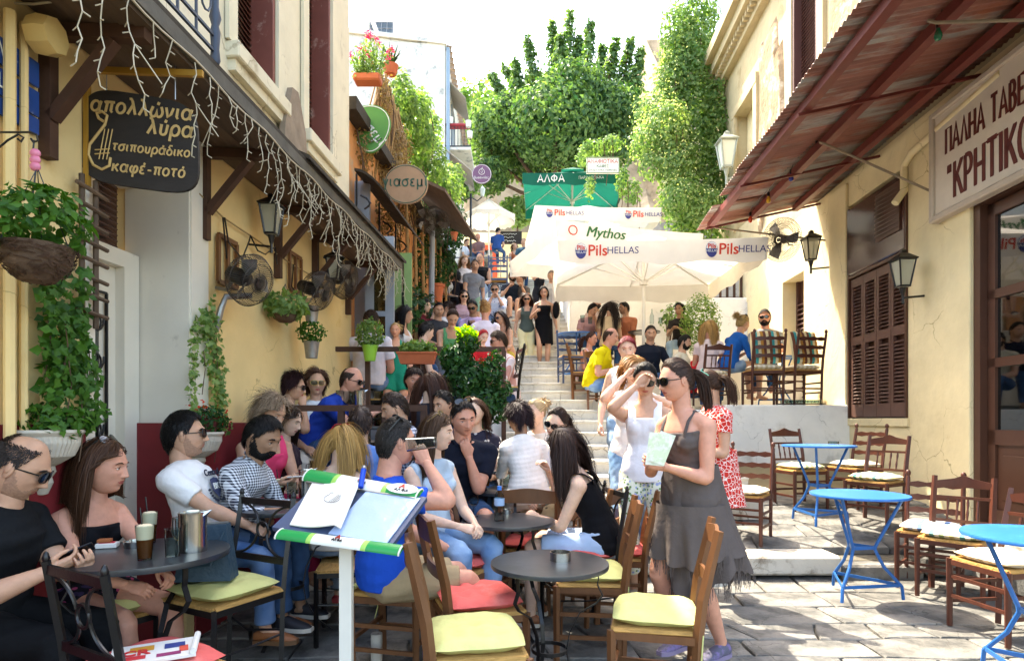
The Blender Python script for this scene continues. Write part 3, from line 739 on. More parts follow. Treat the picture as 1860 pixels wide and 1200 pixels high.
 if top:
  kind, m = top[0], top[1]; mb = MB(); o = .011 if kind not in ('tank', 'strapless') else .007
  if kind in ('tee', 'shirt', 'polo', 'longsleeve', 'halfsleeve', 'sleeveless'):
   torso(mb, o + (.006 if kind == 'shirt' else 0), 0, 5, low=.012)
   for k in (1, -1):
    _, _, _, e, w_ = arms[k]
    mb.tube([pts[5] + u5 * .0, shp[k] + u4 * .010], [.055 * s + .008, .042 * s * af + .014], nn)
    if kind == 'sleeveless': mb.ball(shp[k] - r4 * k * .02, .05 * af + .012, 10, 8); continue
    mb.ball(shp[k], .053 * af * s + o, 10, 8)
    fl_ = .011 if not fem else .008
    if kind in ('tee', 'polo'): limb(mb, shp[k], e, [(t, rr_ + o + fl_ * t) for t, rr_ in UA], nn, True, False, end=.62 if not fem else .42)
    else:
     limb(mb, shp[k], e, [(t, rr_ + o) for t, rr_ in UA], nn)
     limb(mb, e, w_, [(t, rr_ + o) for t, rr_ in FA], nn, True, False, end={'shirt': .45, 'halfsleeve': .2, 'longsleeve': .92}[kind])
   if kind in ('shirt', 'polo'):
    r, y, u = fr(5); c = nb + u * .005
    mb.tube([c + (r * cos(a) * .072 + y * sin(a) * .066 + u * (.012 - .030 * max(0, sin(a)) ** 2)) * s for a in np.linspace(radians(105), radians(435), 15)], [1] * 15, 6, flat=(.006, .020, (0, 0, 1)))
  elif kind in ('tank', 'strapless', 'dress_top'):
   torso(mb, o, 0, 4, True, False, low=.014)
   if kind != 'strapless':
    sb = MB(); sw = (.030 if kind == 'tank' else .012)
    for k in (1, -1):
     a_ = pts[4] + y4 * (A[4][1] * s + .004) + r4 * k * .085 * s - u4 * .02; b_ = pts[5] + r5 * k * .085 * s + u5 * .022; c_ = pts[4] - y4 * (A[4][1] * s * .9) + r4 * k * .08 * s
     sb.tube([a_ - u4 * .03 + y4 * .004, a_ + y4 * .006, a_.lerp(b_, .6) + y5 * .020 + u5 * .006, b_ + u5 * .012, b_.lerp(c_, .5) - y5 * .022 + u5 * .012, c_ - y4 * .006, c_ - u4 * .03], [1] * 7, 8, flat=(.005, sw, tuple(y5)))
    for k, nm_ in ((0, 'strap'),): sb.build(nm_, m, root, kind='stuff')
  garment(mb, {'tee': 'tshirt', 'tank': 'tank_top', 'strapless': 'strapless_top', 'dress_top': 'bodice'}.get(kind, 'shirt'), m, .0065 if kind not in ('tank', 'strapless') else .003)
 if shoes:
  for k in (1, -1):
   hip, kn, an = legs[k]; mb = MB(); c = an + V3((k * .006, 0, 0)); sc_ = s * (.93 if fem else 1.03)
   mb.m = 0; loft(mb, [(c + V3((0, -.058, -.045)) * sc_, V3((.024, 0, 0)), V3((0, 0, .022))), (c + V3((0, -.035, -.040)) * sc_, V3((.035, 0, 0)), V3((0, 0, .045 if shoes[0] == 'sneaker' else .03))),
                              (c + V3((0, .03, -.040)) * sc_, V3((.036, 0, 0)), V3((0, 0, .042 if shoes[0] == 'sneaker' else .026))), (c + V3((0, .10, -.054)) * sc_, V3((.043, 0, 0)), V3((0, 0, .028))),
                              (c + V3((0, .155, -.064)) * sc_, V3((.038, 0, 0)), V3((0, 0, .018))), (c + V3((0, .185, -.07)) * sc_, V3((.018, 0, 0)), V3((0, 0, .010)))], nn)
   mb.m = 1; pl = [(.0, -.068), (.026, -.060), (.036, -.02), (.036, .04), (.046, .10), (.042, .155), (.022, .192), (-.022, .192), (-.042, .155), (-.046, .10), (-.036, .04), (-.036, -.02), (-.026, -.060)]
   mb.prism([(x_ * sc_, y_ * sc_) for x_, y_ in pl], .024, c=c + V3((0, 0, -.088 * sc_)))
   mb.build('shoe', [shoes[1], shoes[2] if len(shoes) > 2 else mat('sole', '#cfc8bd')], root, sharp=50)
 # hair
 st, hc_, Lh = hair[:3]; hk = hair[3] if len(hair) > 3 else {}
 if st:
  n, m = {0: (20, 14), 1: (34, 24), 2: (60, 44)}[q]; dx, dy, dz, HF = head_grid(n, m); x, y, z = head_shape(dx, dy, dz, 1, False)
  x = x.ravel(); y = y.ravel(); z = z.ravel(); k = hair_mask(x, y, z, st)
  vol = hk.get('vol', 1.0); th = {'short': .009, 'receding': .004, 'bald': .002, 'shaved': .0015, 'buzz': .003}.get(st, .010) * (vol if vol > .7 else .7)
  ln = np.sqrt(x * x + y * y + z * z); V = np.stack([x, y, z], 1) * (1 + th / ln + (.002 / ln) * np.sin(40 * x + 30 * z))[:, None]
  ff = HF[k[HF].all(1)]
  Vw = V @ np.array(Mh)[:3, :3].T + np.array(Mh)[:3, 3]
  # close the rim: pull the border back into the skull
  cnt = np.zeros(len(V)); np.add.at(cnt, ff.ravel(), 1); rim = (cnt > 0) & (cnt < 4); Vw[rim] = (V[rim] * .955) @ np.array(Mh)[:3, :3].T + np.array(Mh)[:3, 3]
  gs = [(Vw, ff)]
  shd = [(np.array(shp[1]), .085), (np.array(shp[-1]), .085), (np.array(pts[5]), .10), (np.array(pts[4]), .125), (np.array(pts[3]), .13), (np.array(nb), .07), (np.array(pts[5].lerp(shp[1], .5)), .09), (np.array(pts[5].lerp(shp[-1], .5)), .09)]
  Mn = np.array(Mh)
  gs.append(strands(q, st, Lh, seed, Mn, nb, shd, hk.get('curl', 0), None, vol))
  Rh3 = RH; tie = Mh @ V3((0, -.118, .035)); nt_ = {0: 50, 1: 180, 2: 700}[q]; w2 = {0: .014, 1: .006, 2: .003}[q]
  if st == 'pony': gs.append(tail_strands(tie, Rh3 @ V3((hk.get('sx', 0), -1, .15)), hk.get('tail', .28), nt_, .018, seed, w2))
  if st == 'bun':
   b2 = MB(); b2.ball(tuple(tie + Rh3 @ V3((0, -.018, hk.get('up', .02)))), .036, 12, 9); v = np.array(b2.v); gs.append((v, np.array([f_ if len(f_) == 4 else f_ + f_[-1:] for f_ in b2.f])))
   g_ = np.random.default_rng(seed); c = np.array(tie + Rh3 @ V3((0, -.018, hk.get('up', .02)))); d = g_.normal(size=(nt_, 3)); d /= np.linalg.norm(d, axis=1, keepdims=True)
   gs.append(tail_strands((0, 0, 0), (0, -.3, 1), .07, nt_, .0, seed, w2, 4, .5)); v, f_ = gs[-1]; v = v.reshape(nt_, -1, 3) + (c + d * .034)[:, None]; gs[-1] = (v.reshape(-1, 3), f_)
  if beard > 1:
   def bmask(x, y, z):
    az = np.abs(np.degrees(np.arctan2(x, y))); return (z < np.interp(az, [0, 14, 22, 40, 60, 85, 100], [-.042, -.042, -.052, -.066, -.055, .006, -.02])) & (az < 97) & ~((np.abs(z + .06) < .009) & (np.abs(x) < .024))
   V_, F_ = strands(q, 'short', .009, seed + 1, Mn, nb, shd, 0, bmask, .25); gs.append((V_, F_))
  V, Fc = join_geo(gs); link('hair', mesh_np('hair', V, Fc, hair_mat(hc_)), root)
 if glass is not None:
  ga = {k: v for k, v in glass.items()}; glasses(root, Mh, q=q, **ga)
 info = dict(root=root, Mh=Mh, arms=arms, legs=legs, pts=pts, fr=fr, pel=pel, nb=nb, shp=shp, hz=hz, seed=seed, s=s, q=q)
 if extra: extra(info)
 return info
# ---------------------------------------------------------------- materials
M_stone = mat('paving', '#74726d', rough=.8, var=.30, scale=5, bump=.6, bscale=26, rnd_obj=.16, col2='#545452', c2amt=.46, c2scale=2.2)
M_joint = mat('joint', '#666155', rough=.95, var=.35, scale=14, bump=.6)
M_white = mat('whitewash', '#c2bdb2', rough=.9, var=.08, scale=5, bump=.55, bscale=9, col2='#8c8274', c2amt=.42, c2scale=4.5, rnd_obj=.05)
M_terr = mat('terrace_white', '#eae7e0', rough=.9, var=.07, scale=3, bump=.5, bscale=8, col2='#cbc6bd', c2amt=.36, c2scale=2.5)
M_yel = mat('yellow_plaster', '#e3c68c', rough=.9, var=.13, scale=1.5, bump=.4, bscale=7, col2='#d3b06c', c2amt=.34, c2scale=1.6)
M_cream = mat('cream_plaster', '#d8cfb4', rough=.9, var=.09, scale=3, bump=.3, bscale=7, col2='#b3a588', c2amt=.33, c2scale=2.6)
M_ryel = mat('pale_yellow_plaster', '#e0d0a6', rough=.9, var=.13, scale=1.6, bump=.45, bscale=7, col2='#c8b080', c2amt=.32, c2scale=2)
M_red = mat('red_dado', '#7a2226', rough=.6, var=.16, scale=4, bump=.15, col2='#8a3a36', c2amt=.3, c2scale=5)
M_cream2 = mat('aged_cream', '#b5a684', rough=.9, var=.14, scale=1.6, bump=.5, bscale=8, col2='#9c8a66', c2amt=.36, c2scale=1.8)
M_peel = mat('peeling_stucco', '#8c765c', rough=.95, var=.30, scale=9, bump=1.0, bscale=12, col2='#b8ac98', c2amt=.40, c2scale=3)
M_door = mat('white_paint', '#dcd5c6', rough=.5, var=.05, scale=4, bump=.1, col2='#a9a294', c2amt=.3, c2scale=6)
M_brown = mat('brown_paint', '#503428', rough=.35, var=.10, scale=5, bump=.08)
M_shut = mat('shutter_paint', '#5e4238', rough=.5, var=.12, scale=6, bump=.1)
M_maroon = mat('maroon_shutter', '#553630', rough=.55, var=.12, scale=6, bump=.1)
M_wood = mat('dark_beam', '#4a3022', rough=.7, var=.28, scale=6, bump=.4, stretch=(1, 1, 1))
M_plank = mat('plank_wood', '#5a4838', rough=.8, var=.32, scale=8, bump=.45, stretch=(2, .25, 1), rnd_obj=.22)
M_roof = mat('awning_top', '#3a3228', rough=.9, var=.3, scale=8, bump=.5)
M_chair = mat('chair_wood', '#6b4529', rough=.45, var=.25, scale=14, bump=.15, stretch=(1, 1, .2))
M_tavern = mat('tavern_wood', '#4e281c', rough=.42, var=.25, scale=14, bump=.15, stretch=(1, 1, .2))
M_rush = mat('rush_seat', '#b58a4c', rough=.8, var=.3, scale=60, bump=.8, stretch=(1, .15, 1))
M_black = mat('black_metal', '#0e0e10', rough=.35, var=.2, scale=20, bump=.1, spec=.5)
M_tabt = mat('table_top', '#2c3034', rough=.28, var=.25, scale=9, bump=.06, spec=.6, col2='#3a4046', c2amt=.4, c2scale=5)
M_blue = mat('blue_paint', '#2468ae', rough=.35, var=.10, scale=8, bump=.08, col2='#3c7fc0', c2amt=.38, c2scale=7)
M_bluef = mat('blue_frame', '#1f5fa0', rough=.4, var=.15, scale=12, bump=.1)
M_steel = mat('steel', '#b8b6b0', rough=.22, var=.08, scale=20, bump=.03, metal=1)
M_galv = mat('galvanised', '#9a9a98', rough=.4, var=.2, scale=12, bump=.2, metal=.8)
def glassm(name='clear_glass', c='#eaf2f2', rough=.02):
 if name in MATS: return MATS[name]
 m = D.materials.new(name); m.use_nodes = True; N = m.node_tree.nodes; L = m.node_tree.links; N.remove(N['Principled BSDF'])
 t = N.new('ShaderNodeBsdfTransparent'); t.inputs[0].default_value = (*[v * .93 for v in C3(c)], 1); g = N.new('ShaderNodeBsdfGlossy'); g.inputs['Roughness'].default_value = rough
 f = N.new('ShaderNodeLayerWeight'); f.inputs[0].default_value = .12; ms = N.new('ShaderNodeMixShader'); L.new(f.outputs['Fresnel'], ms.inputs[0]); L.new(t.outputs[0], ms.inputs[1]); L.new(g.outputs[0], ms.inputs[2])
 L.new(ms.outputs[0], N['Material Output'].inputs[0]); MATS[name] = m; return m
M_glass = glassm(); M_pane = glassm('window_glass', '#8c9a90', .03); M_pane.node_tree.nodes['Layer Weight'].inputs[0].default_value = .55
M_coffee = mat('iced_coffee', '#6b3a18', rough=.2, var=.1, bump=0, trans=.3); M_foam = mat('milk_foam', '#e4d2b0', rough=.7, var=.05, bump=.1)
M_coral = mat('coral_cushion', '#d6605a', rough=.9, var=.14, scale=5, bump=.8, bscale=9, col2='#e08078', c2amt=.4)
M_lime = mat('lime_cushion', '#bebe7c', rough=.9, var=.12, scale=5, bump=.8, bscale=9, col2='#c8c888', c2amt=.38)
M_canvas = mat('canvas', '#e4e0d8', rough=.9, var=.05, scale=4, bump=.15, bscale=8, trans=.45, rnd_obj=.03)
M_green_canvas = mat('green_canvas', '#0a6652', rough=.8, var=.08, scale=4, bump=.1, trans=.35)
M_pole = mat('pole_paint', '#d8d4c8', rough=.4, var=.05, bump=.03)
M_paper = mat('paper', '#d8d6cf', rough=.8, var=.04, bump=.1); M_terra = mat('terracotta', '#b5603c', rough=.8, var=.12, bump=.2)
M_cables = mat('icicle_light', '#b5a98f', rough=.6, var=.15, bump=0); M_letter = mat('cream_lettering', '#c9a76c', rough=.8, var=.1, bump=.1)
M_board = mat('sign_board', '#2a2420', rough=.7, var=.25, scale=7, bump=.3, stretch=(1, 1, 3)); M_concrete = mat('planter_cement', '#c4bbab', rough=.9, var=.14, scale=10, bump=.4)
M_trunk = mat('bark', '#5a4636', rough=.95, var=.3, scale=12, bump=.8); M_straw = mat('straw', '#9c7c50', rough=.95, var=.3, scale=30, bump=.6, rnd_obj=.1)
L_ivy = leaf_mat('ivy_leaf', '#1f4a16', '#4d7a26'); L_dark = leaf_mat('dark_leaf', '#14361a', '#2f5c26', .25); L_lite = leaf_mat('light_leaf', '#557a40', '#90a86c', .45)
L_tree = leaf_mat('tree_leaf', '#2a5232', '#7f9c62', .42); L_vine = leaf_mat('vine_leaf', '#466e34', '#8ea568', .5); L_flower = leaf_mat('flower_white', '#c9cf96', '#dfe2bc', .5)
L_pink = leaf_mat('flower_pink', '#b01a66', '#d84a92', .4); L_redf = leaf_mat('flower_red', '#b0201a', '#d8482a', .3); L_dry = leaf_mat('dry_leaf', '#6a5230', '#a08452', .3)
def cracks(m, sc, w_, col, amt=1.0):
 """hair cracks and chips laid over a material's colour and relief"""
 N = m.node_tree.nodes; L = m.node_tree.links; p = N['Principled BSDF']; tc = [n for n in N if n.bl_idname == 'ShaderNodeTexCoord'][0]; g = N.new('ShaderNodeNewGeometry')
 ns = N.new('ShaderNodeTexNoise'); ns.inputs['Scale'].default_value = 2.2; ns.inputs['Detail'].default_value = 6; L.new(g.outputs['Position'], ns.inputs['Vector']); ad = N.new('ShaderNodeVectorMath'); ad.operation = 'MULTIPLY_ADD'; ad.inputs[1].default_value = (.5, .5, .5); L.new(ns.outputs['Color'], ad.inputs[0]); L.new(g.outputs['Position'], ad.inputs[2])
 v = N.new('ShaderNodeTexVoronoi'); v.feature = 'DISTANCE_TO_EDGE'; v.inputs['Scale'].default_value = sc; L.new(ad.outputs[0], v.inputs['Vector']); r = N.new('ShaderNodeMapRange'); r.inputs[1].default_value = 0; r.inputs[2].default_value = w_; r.inputs[3].default_value = amt; r.inputs[4].default_value = 0; L.new(v.outputs['Distance'], r.inputs[0])
 n2 = N.new('ShaderNodeTexNoise'); n2.inputs['Scale'].default_value = 1.1; L.new(g.outputs['Position'], n2.inputs['Vector']); r2 = N.new('ShaderNodeMapRange'); r2.inputs[1].default_value = .48; r2.inputs[2].default_value = .58; L.new(n2.outputs['Fac'], r2.inputs[0]); mu = N.new('ShaderNodeMath'); mu.operation = 'MULTIPLY'; L.new(r.outputs[0], mu.inputs[0]); L.new(r2.outputs[0], mu.inputs[1])
 src = p.inputs['Base Color'].links[0].from_socket; mx = N.new('ShaderNodeMixRGB'); L.new(mu.outputs[0], mx.inputs[0]); L.new(src, mx.inputs[1]); mx.inputs[2].default_value = (*C3(col), 1); L.new(mx.outputs[0], p.inputs['Base Color'])
cracks(M_stone, 2.6, .012, '#3c3a34', .8); cracks(M_yel, 1.3, .006, '#8a6c3c', .7); cracks(M_ryel, 1.1, .007, '#8c7848', .8); cracks(M_cream, 1.2, .008, '#8c7c60', .8); cracks(M_white, 3.0, .02, '#5c5244', .8); cracks(M_terr, 1.4, .006, '#8c8880', .7)
# ---------------------------------------------------------------- ground, steps, stairs
def gz(x, y):
 """height of the lane surface"""
 if y < 5.5: return 0.0
 return .19 + min(max(y - 5.6, 0) * .15, .24)
grd = MB(); grd.box((0, 1.5, -.09), (30, 9, .1)); grd.build('ground', M_joint, kind='structure')
hillg = MB(); hillg.add([(-60, 6.0, -.2), (60, 6.0, -.2), (60, 26, 6.3), (-60, 26, 6.3), (60, 120, 22), (-60, 120, 22)], [(0, 1, 2, 3), (3, 2, 4, 5)])
hillg.build('terrain', mat('dry_hill', '#8c7c5c', rough=.95, var=.3, scale=.6, bump=.6), kind='structure')
pav = empty('pavement', kind='structure')
def stones(y0, y1, x0, x1, zf, seed, row=(.34, .62), ln=(.45, 1.1), par=None, gap=.008, mt=None, nm='paving_stone'):
 r = random.Random(seed); y = y0; prevrow = [y0 + r.uniform(-.03, .03) for _ in range(60)]; X0 = x0
 while y < y1 - .12:
  d = min(r.uniform(*row), y1 - y);
  if y1 - y - d < .2: d = y1 - y
  x = x0 - r.uniform(0, .5); nxt = y + d; jt = {}
  xs = [x]
  while xs[-1] < x1: xs.append(xs[-1] + r.uniform(*ln))
  wob = [r.uniform(-.035, .035) for _ in xs]; sk = [r.uniform(-.06, .06) for _ in xs]
  for i in range(len(xs) - 1):
   a, b = xs[i] + gap, xs[i + 1] - gap
   a0, a1, b0, b1 = max(a + sk[i], x0), max(a - sk[i], x0), min(b + sk[i + 1], x1), min(b - sk[i + 1], x1)
   if min(b0 - a0, b1 - a1) < .06: continue
   ya = y + gap + (wobp(a0, y, seed) if y > y0 else 0); yb = y + gap + (wobp(b0, y, seed) if y > y0 else 0); m0 = (a0 + b0) / 2; ym = y + gap + (wobp(m0, y, seed) if y > y0 else 0)
   e = nxt < y1 - .01; ta = nxt - gap + (wobp(a1, nxt, seed) if e else 0); tb = nxt - gap + (wobp(b1, nxt, seed) if e else 0); m1 = (a1 + b1) / 2; tm = nxt - gap + (wobp(m1, nxt, seed) if e else 0)
   o = [(a0, ya), (m0, ym), (b0, yb), ((b0 + b1) / 2 + r.uniform(-.012, .012), (yb + tb) / 2), (b1, tb), (m1, tm), (a1, ta), ((a0 + a1) / 2 + r.uniform(-.012, .012), (ya + ta) / 2)]
   cx = (a0 + b0) / 2; cy = (y + nxt) / 2; lift = r.uniform(0, .007); z = zf(cx, cy); sl = (zf(cx, cy + .1) - zf(cx, cy - .1)) / .2 if abs(zf(cx, cy + .1) - zf(cx, cy - .1)) < .08 else 0
   tl = r.uniform(-.006, .006); tw = r.uniform(-.006, .006); ch = .010; n = len(o); vs = []
   for k, (px_, py_) in enumerate(o):
    dx, dy = px_ - cx, py_ - cy; L_ = sqrt(dx * dx + dy * dy); q = 1 - ch / L_; h_ = lift + sl * dy + tl * dx + tw * dy
    vs.append((dx, dy, -.06 + sl * dy));
   for k, (px_, py_) in enumerate(o): dx, dy = px_ - cx, py_ - cy; vs.append((dx, dy, lift + sl * dy + tl * dx + tw * dy - .008))
   for k, (px_, py_) in enumerate(o): dx, dy = px_ - cx, py_ - cy; L_ = sqrt(dx * dx + dy * dy); q = 1 - ch / L_; vs.append((dx * q, dy * q, lift + sl * dy + tl * dx + tw * dy))
   fs = [(k, (k + 1) % n, n + (k + 1) % n, n + k) for k in range(n)] + [(n + k, n + (k + 1) % n, 2 * n + (k + 1) % n, 2 * n + k) for k in range(n)] + [tuple(range(2 * n, 3 * n))]
   m = MB(); m.add(vs, fs); m.build(nm, mt or M_stone, par or pav, loc=(cx, cy, z))
  y = nxt
def wobp(x, y, s): return .022 * sin(x * 3.1 + y * 7 + s) + .014 * sin(x * 8.3 + y * 11 + s * 2)
stones(2.2, 5.48, -2.4, 5.2, lambda x, y: -.012, 3, row=(.26, .44), ln=(.32, .85))
# the raised lane behind the first step
up_ = MB(); up_.add([(-2.6, 5.52, .12), (5.6, 5.52, .12), (5.6, 9.5, .38), (-2.6, 9.5, .38), (-2.6, 5.52, -.1), (5.6, 5.52, -.1)], [(0, 1, 2, 3), (4, 5, 1, 0)]); up_.build('lane', M_joint, kind='structure')
stp = empty('front_step', kind='structure')
x = -.2; r_ = random.Random(5)
while x < 5.1:
 l = r_.uniform(.5, 1.0)
 if 2.55 < x < 3.0: dz = -.07
 else: dz = r_.uniform(-.012, .012)
 m = MB(); m.box((0, 0, 0), (l - .012, .34, .17), bev=.02); m.build('kerb_stone', M_white if x < 2.3 else M_stone, stp, loc=(x + l / 2, 5.52 + r_.uniform(-.01, .03), .10 + dz)); x += l
stones(5.70, 8.9, -.9, 5.1, lambda x, y: gz(x, y) - .008, 11, row=(.3, .45), ln=(.4, .85))
# stairs
sts = empty('stone_stairs', kind='structure')
RI, TR = .16, .42
def stairz(y): return .43 + max(0, (y - 6.5)) / TR * RI
k = 0; y = 6.5; z = .43
STEPS = []
while y < 22.4:
 xl = -.12 + (y - 6.5) * .004; xr = 2.7 if y < 7.6 else (1.45 if y < 9.2 else 1.25 + .02 * (y - 9))
 n = 4 if y < 7.6 else 3; x = xl; zt = z + RI
 wds = [(xr - xl) / n * r_.uniform(.8, 1.2) for _ in range(n)]; sc = (xr - xl) / sum(wds)
 for w0 in wds:
  w0 *= sc; m = MB(); hh = RI + .10
  a = -w0 / 2 + .003; b = w0 / 2 - .003; N_ = 6; vs = []; rr = [r_.uniform(-.006, .006) for _ in range(N_ + 1)]
  for i in range(N_ + 1):
   t = a + (b - a) * i / N_
   vs += [(t, -.03 + rr[i] * .5 + .012, -hh), (t, -.006 + rr[i], -.05), (t, -.03 + rr[i], -.022), (t, -.022 + rr[i], -.004 + rr[i] * .4), (t, .004, rr[i] * .6), (t, TR + .03, rr[i] * .3)]
  fs = [(i * 6 + j, (i + 1) * 6 + j, (i + 1) * 6 + j + 1, i * 6 + j + 1) for i in range(N_) for j in range(5)] + [tuple(j for j in range(5, -1, -1)), tuple(N_ * 6 + j for j in range(6))]
  m.add(vs, fs); m.build('step_stone', M_white, sts, loc=(x + w0 / 2, y, zt)); x += w0
 STEPS.append((y, zt)); z = zt; y += TR
STOP = (y, z)
# terraces beside the stairs
def terrace(x0, x1, y0, y1, z, name='terrace', z0=-.3, mt=None, lab=None):
 m = MB(); m.box(((x0 + x1) / 2, (y0 + y1) / 2, (z + z0) / 2), (x1 - x0, y1 - y0, z - z0), bev=.015)
 return m.build(name, mt or M_terr, kind='structure')
terrace(-2.9, -.75, 5.0, 6.45, .50); terrace(-2.9, -.14, 6.46, 9.3, 1.15, z0=0); terrace(-2.9, -.13, 9.31, 12.6, 2.0, z0=.6); terrace(-3.2, -.1, 12.61, 17.2, 3.35, z0=1.0); terrace(-6, -.1, 17.21, 22.5, 4.7, z0=2.5)
terrace(3.16, 5.3, 8.95, 11.2, 1.62); terrace(1.47, 3.15, 9.0, 11.2, 1.55, z0=.3); terrace(1.30, 5.6, 11.21, 13.6, 2.35, z0=1); terrace(1.35, 6, 14.2, 22.5, 4.9, z0=2)
terrace(-9, 9, 22.5, 30, STOP[1] + .01, z0=4, name='upper_terrace')
m = MB(); m.box((3.5, 13.9, 3.1), (4.4, .5, 2.1), bev=.02); m.build('garden_wall', M_terr, label='whitewashed masonry wall closing the terrace behind the umbrellas', cat='wall')
# ---------------------------------------------------------------- buildings: helper in wall coordinates (s along the wall, o out of it, z)
class Wall:
 def __init__(w_, side):
  w_.side = side; w_.a = atan2(.0636, 1); w_.root = None
 def p(w_, s, o, z):
  return Vector((XL(s) + o, s, z)) if w_.side < 0 else Vector((XR(s) - o, s, z))
 def box(w_, mb, s0, s1, o0, o1, z0, z1, bev=0):
  c = (w_.p((s0 + s1) / 2, (o0 + o1) / 2, (z0 + z1) / 2)); return mb.box(c, (abs(o1 - o0), abs(s1 - s0), abs(z1 - z0)), rz=-w_.a, bev=bev)
WL, WR = Wall(-1), Wall(1)
def wallpiece(W, root, name, mt, s0, s1, z0, z1, o0=-.4, o1=0., holes=()):
 """a wall face with rectangular holes, built from blocks"""
 ss = sorted({s0, s1, *[h for q in holes for h in q[:2]]}); zz = sorted({z0, z1, *[h for q in holes for h in q[2:]]})
 m = MB()
 for i in range(len(ss) - 1):
  run = None
  for j in range(len(zz) - 1):
   cs, cz = (ss[i] + ss[i + 1]) / 2, (zz[j] + zz[j + 1]) / 2
   if any(h[0] < cs < h[1] and h[2] < cz < h[3] for h in holes):
    if run: W.box(m, ss[i], ss[i + 1], o0, o1, *run); run = None
   else: run = (run[0], zz[j + 1]) if run else (zz[j], zz[j + 1])
  if run: W.box(m, ss[i], ss[i + 1], o0, o1, *run)
 return m.build(name, mt, root)
# left house --------------------------------------------------------------
LH = empty('corner_house', label='yellow and cream house along the left side with a red dado and a planked awning', cat='building')
wallpiece(WL, LH, 'wall', M_yel, 1.0, 7.03, -.2, 3.28, -1.2, 0, holes=[(3.03, 3.86, -.2, 2.95)])
UH = [(4.40, 5.06, 4.10, 6.2), (5.70, 6.32, 4.10, 6.2)]
wallpiece(WL, LH, 'upper_wall', M_cream, 1.0, 6.98, 3.28, 7.5, -1.2, -.01, holes=UH + [(2.2, 2.9, 3.4, 5.6)])
m = MB(); WL.box(m, 1.0, 3.0, 0, .014, -.1, 1.38, .004); WL.box(m, 3.90, 7.0, 0, .014, -.1, 1.38, .004); m.build('dado', M_red, LH)
m = MB(); WL.box(m, 3.80, 3.86, -.40, -.02, -.1, 1.38); m.build('dado', M_red, LH)
m = MB(); WL.box(m, 3.83, 3.88, -.40, .02, 1.38, 2.98); WL.box(m, 3.83, 4.02, .0, .03, 1.38, 3.0); WL.box(m, 3.83, 4.0, -.0, .03, 3.0, 3.27); m.build('pilaster', M_door, LH)
m = MB(); WL.box(m, 2.99, 3.05, -.35, .015, -.1, 2.98); m.build('door_jamb', M_door, LH)
dr = MB(); WL.box(dr, 3.05, 3.83, -.42, -.36, -.1, 2.33); dr = dr.build('door', M_door, LH)
m = MB(); WL.box(m, 3.05, 3.83, -.40, -.30, 2.33, 2.43); WL.box(m, 3.70, 3.83, -.42, -.30, -.1, 2.33); WL.box(m, 3.05, 3.83, -.42, -.33, 2.86, 2.95); m.build('door_frame', M_door, LH)
for i in range(11):
 m = MB(); c = WL.p(3.42, -.36, 2.47 + .036 * i); m.box(c, (.05, .6, .008), R=Matrix.Rotation(radians(35), 3, 'Y')); m.build('louvre', M_shut, LH)
m = MB(); WL.box(m, 3.05, 3.83, -.50, -.44, 2.43, 2.9); m.build('vent_back', M_brown, LH)
m = MB()
for s_ in (3.44, 3.60): m.beam(WL.p(s_, -.34, .9), WL.p(s_, -.34, 2.15), .014, .014)
m.beam(WL.p(3.44, -.34, 2.15), WL.p(3.60, -.34, 2.15), .014, .014)
for zc in (1.05, 1.35, 1.75, 1.98):
 for sg in (-1, 1):
  pts = [WL.p(3.52 + sg * (.012 + .05 * t / 12) * cos(t * .55), -.34, zc + sg * .0 + (.02 + .055 * t / 12) * sin(t * .55)) for t in range(0, 13)]; m.tube(pts, .006, 5)
m.build('door_grille', M_black, LH)
m = MB(); WL.box(m, 3.5, 3.56, -.37, -.355, .9, 2.2); m.build('door_glass', M_pane, LH)
# upper windows
for (a, b, z0, z1) in UH:
 m = MB(); WL.box(m, a - .10, b + .12, -.02, .09, z0 - .12, z0, .01); WL.box(m, a - .07, b + .09, -.02, .05, z0 - .20, z0 - .12); m.build('sill', M_cream, LH)
 m = MB(); WL.box(m, a - .12, a, 0, .03, z0, z1 + .1); WL.box(m, b, b + .12, 0, .03, z0, z1 + .1); m.build('surround', M_cream, LH)
 sh = MB(); WL.box(sh, a + .02, a + .05, -.18, -.0, z0, z1); WL.box(sh, b - .06, b - .02, -.24, .01, z0, z1); sh = sh.build('shutter', mat('old_red_paint', '#7a4438', rough=.6, col2='#b09080', c2amt=.38, c2scale=5), LH)
 m = MB()
 for i in range(44): c = WL.p((a + b) / 2, -.17, z0 + .03 + i * .046); m.box(c, (.045, b - a - .1, .007), R=Matrix.Rotation(radians(40), 3, 'Y'))
 m.build('slats', M_maroon, sh, kind='stuff')
 m = MB(); WL.box(m, a, b, -.36, -.30, z0, z1); m.build('pane', M_brown, LH)
m = MB(); WL.box(m, 1, 7.08, -.02, .10, 7.3, 7.5); WL.box(m, 1, 7.05, -.02, .05, 7.1, 7.3); m.build('cornice', M_cream, LH)
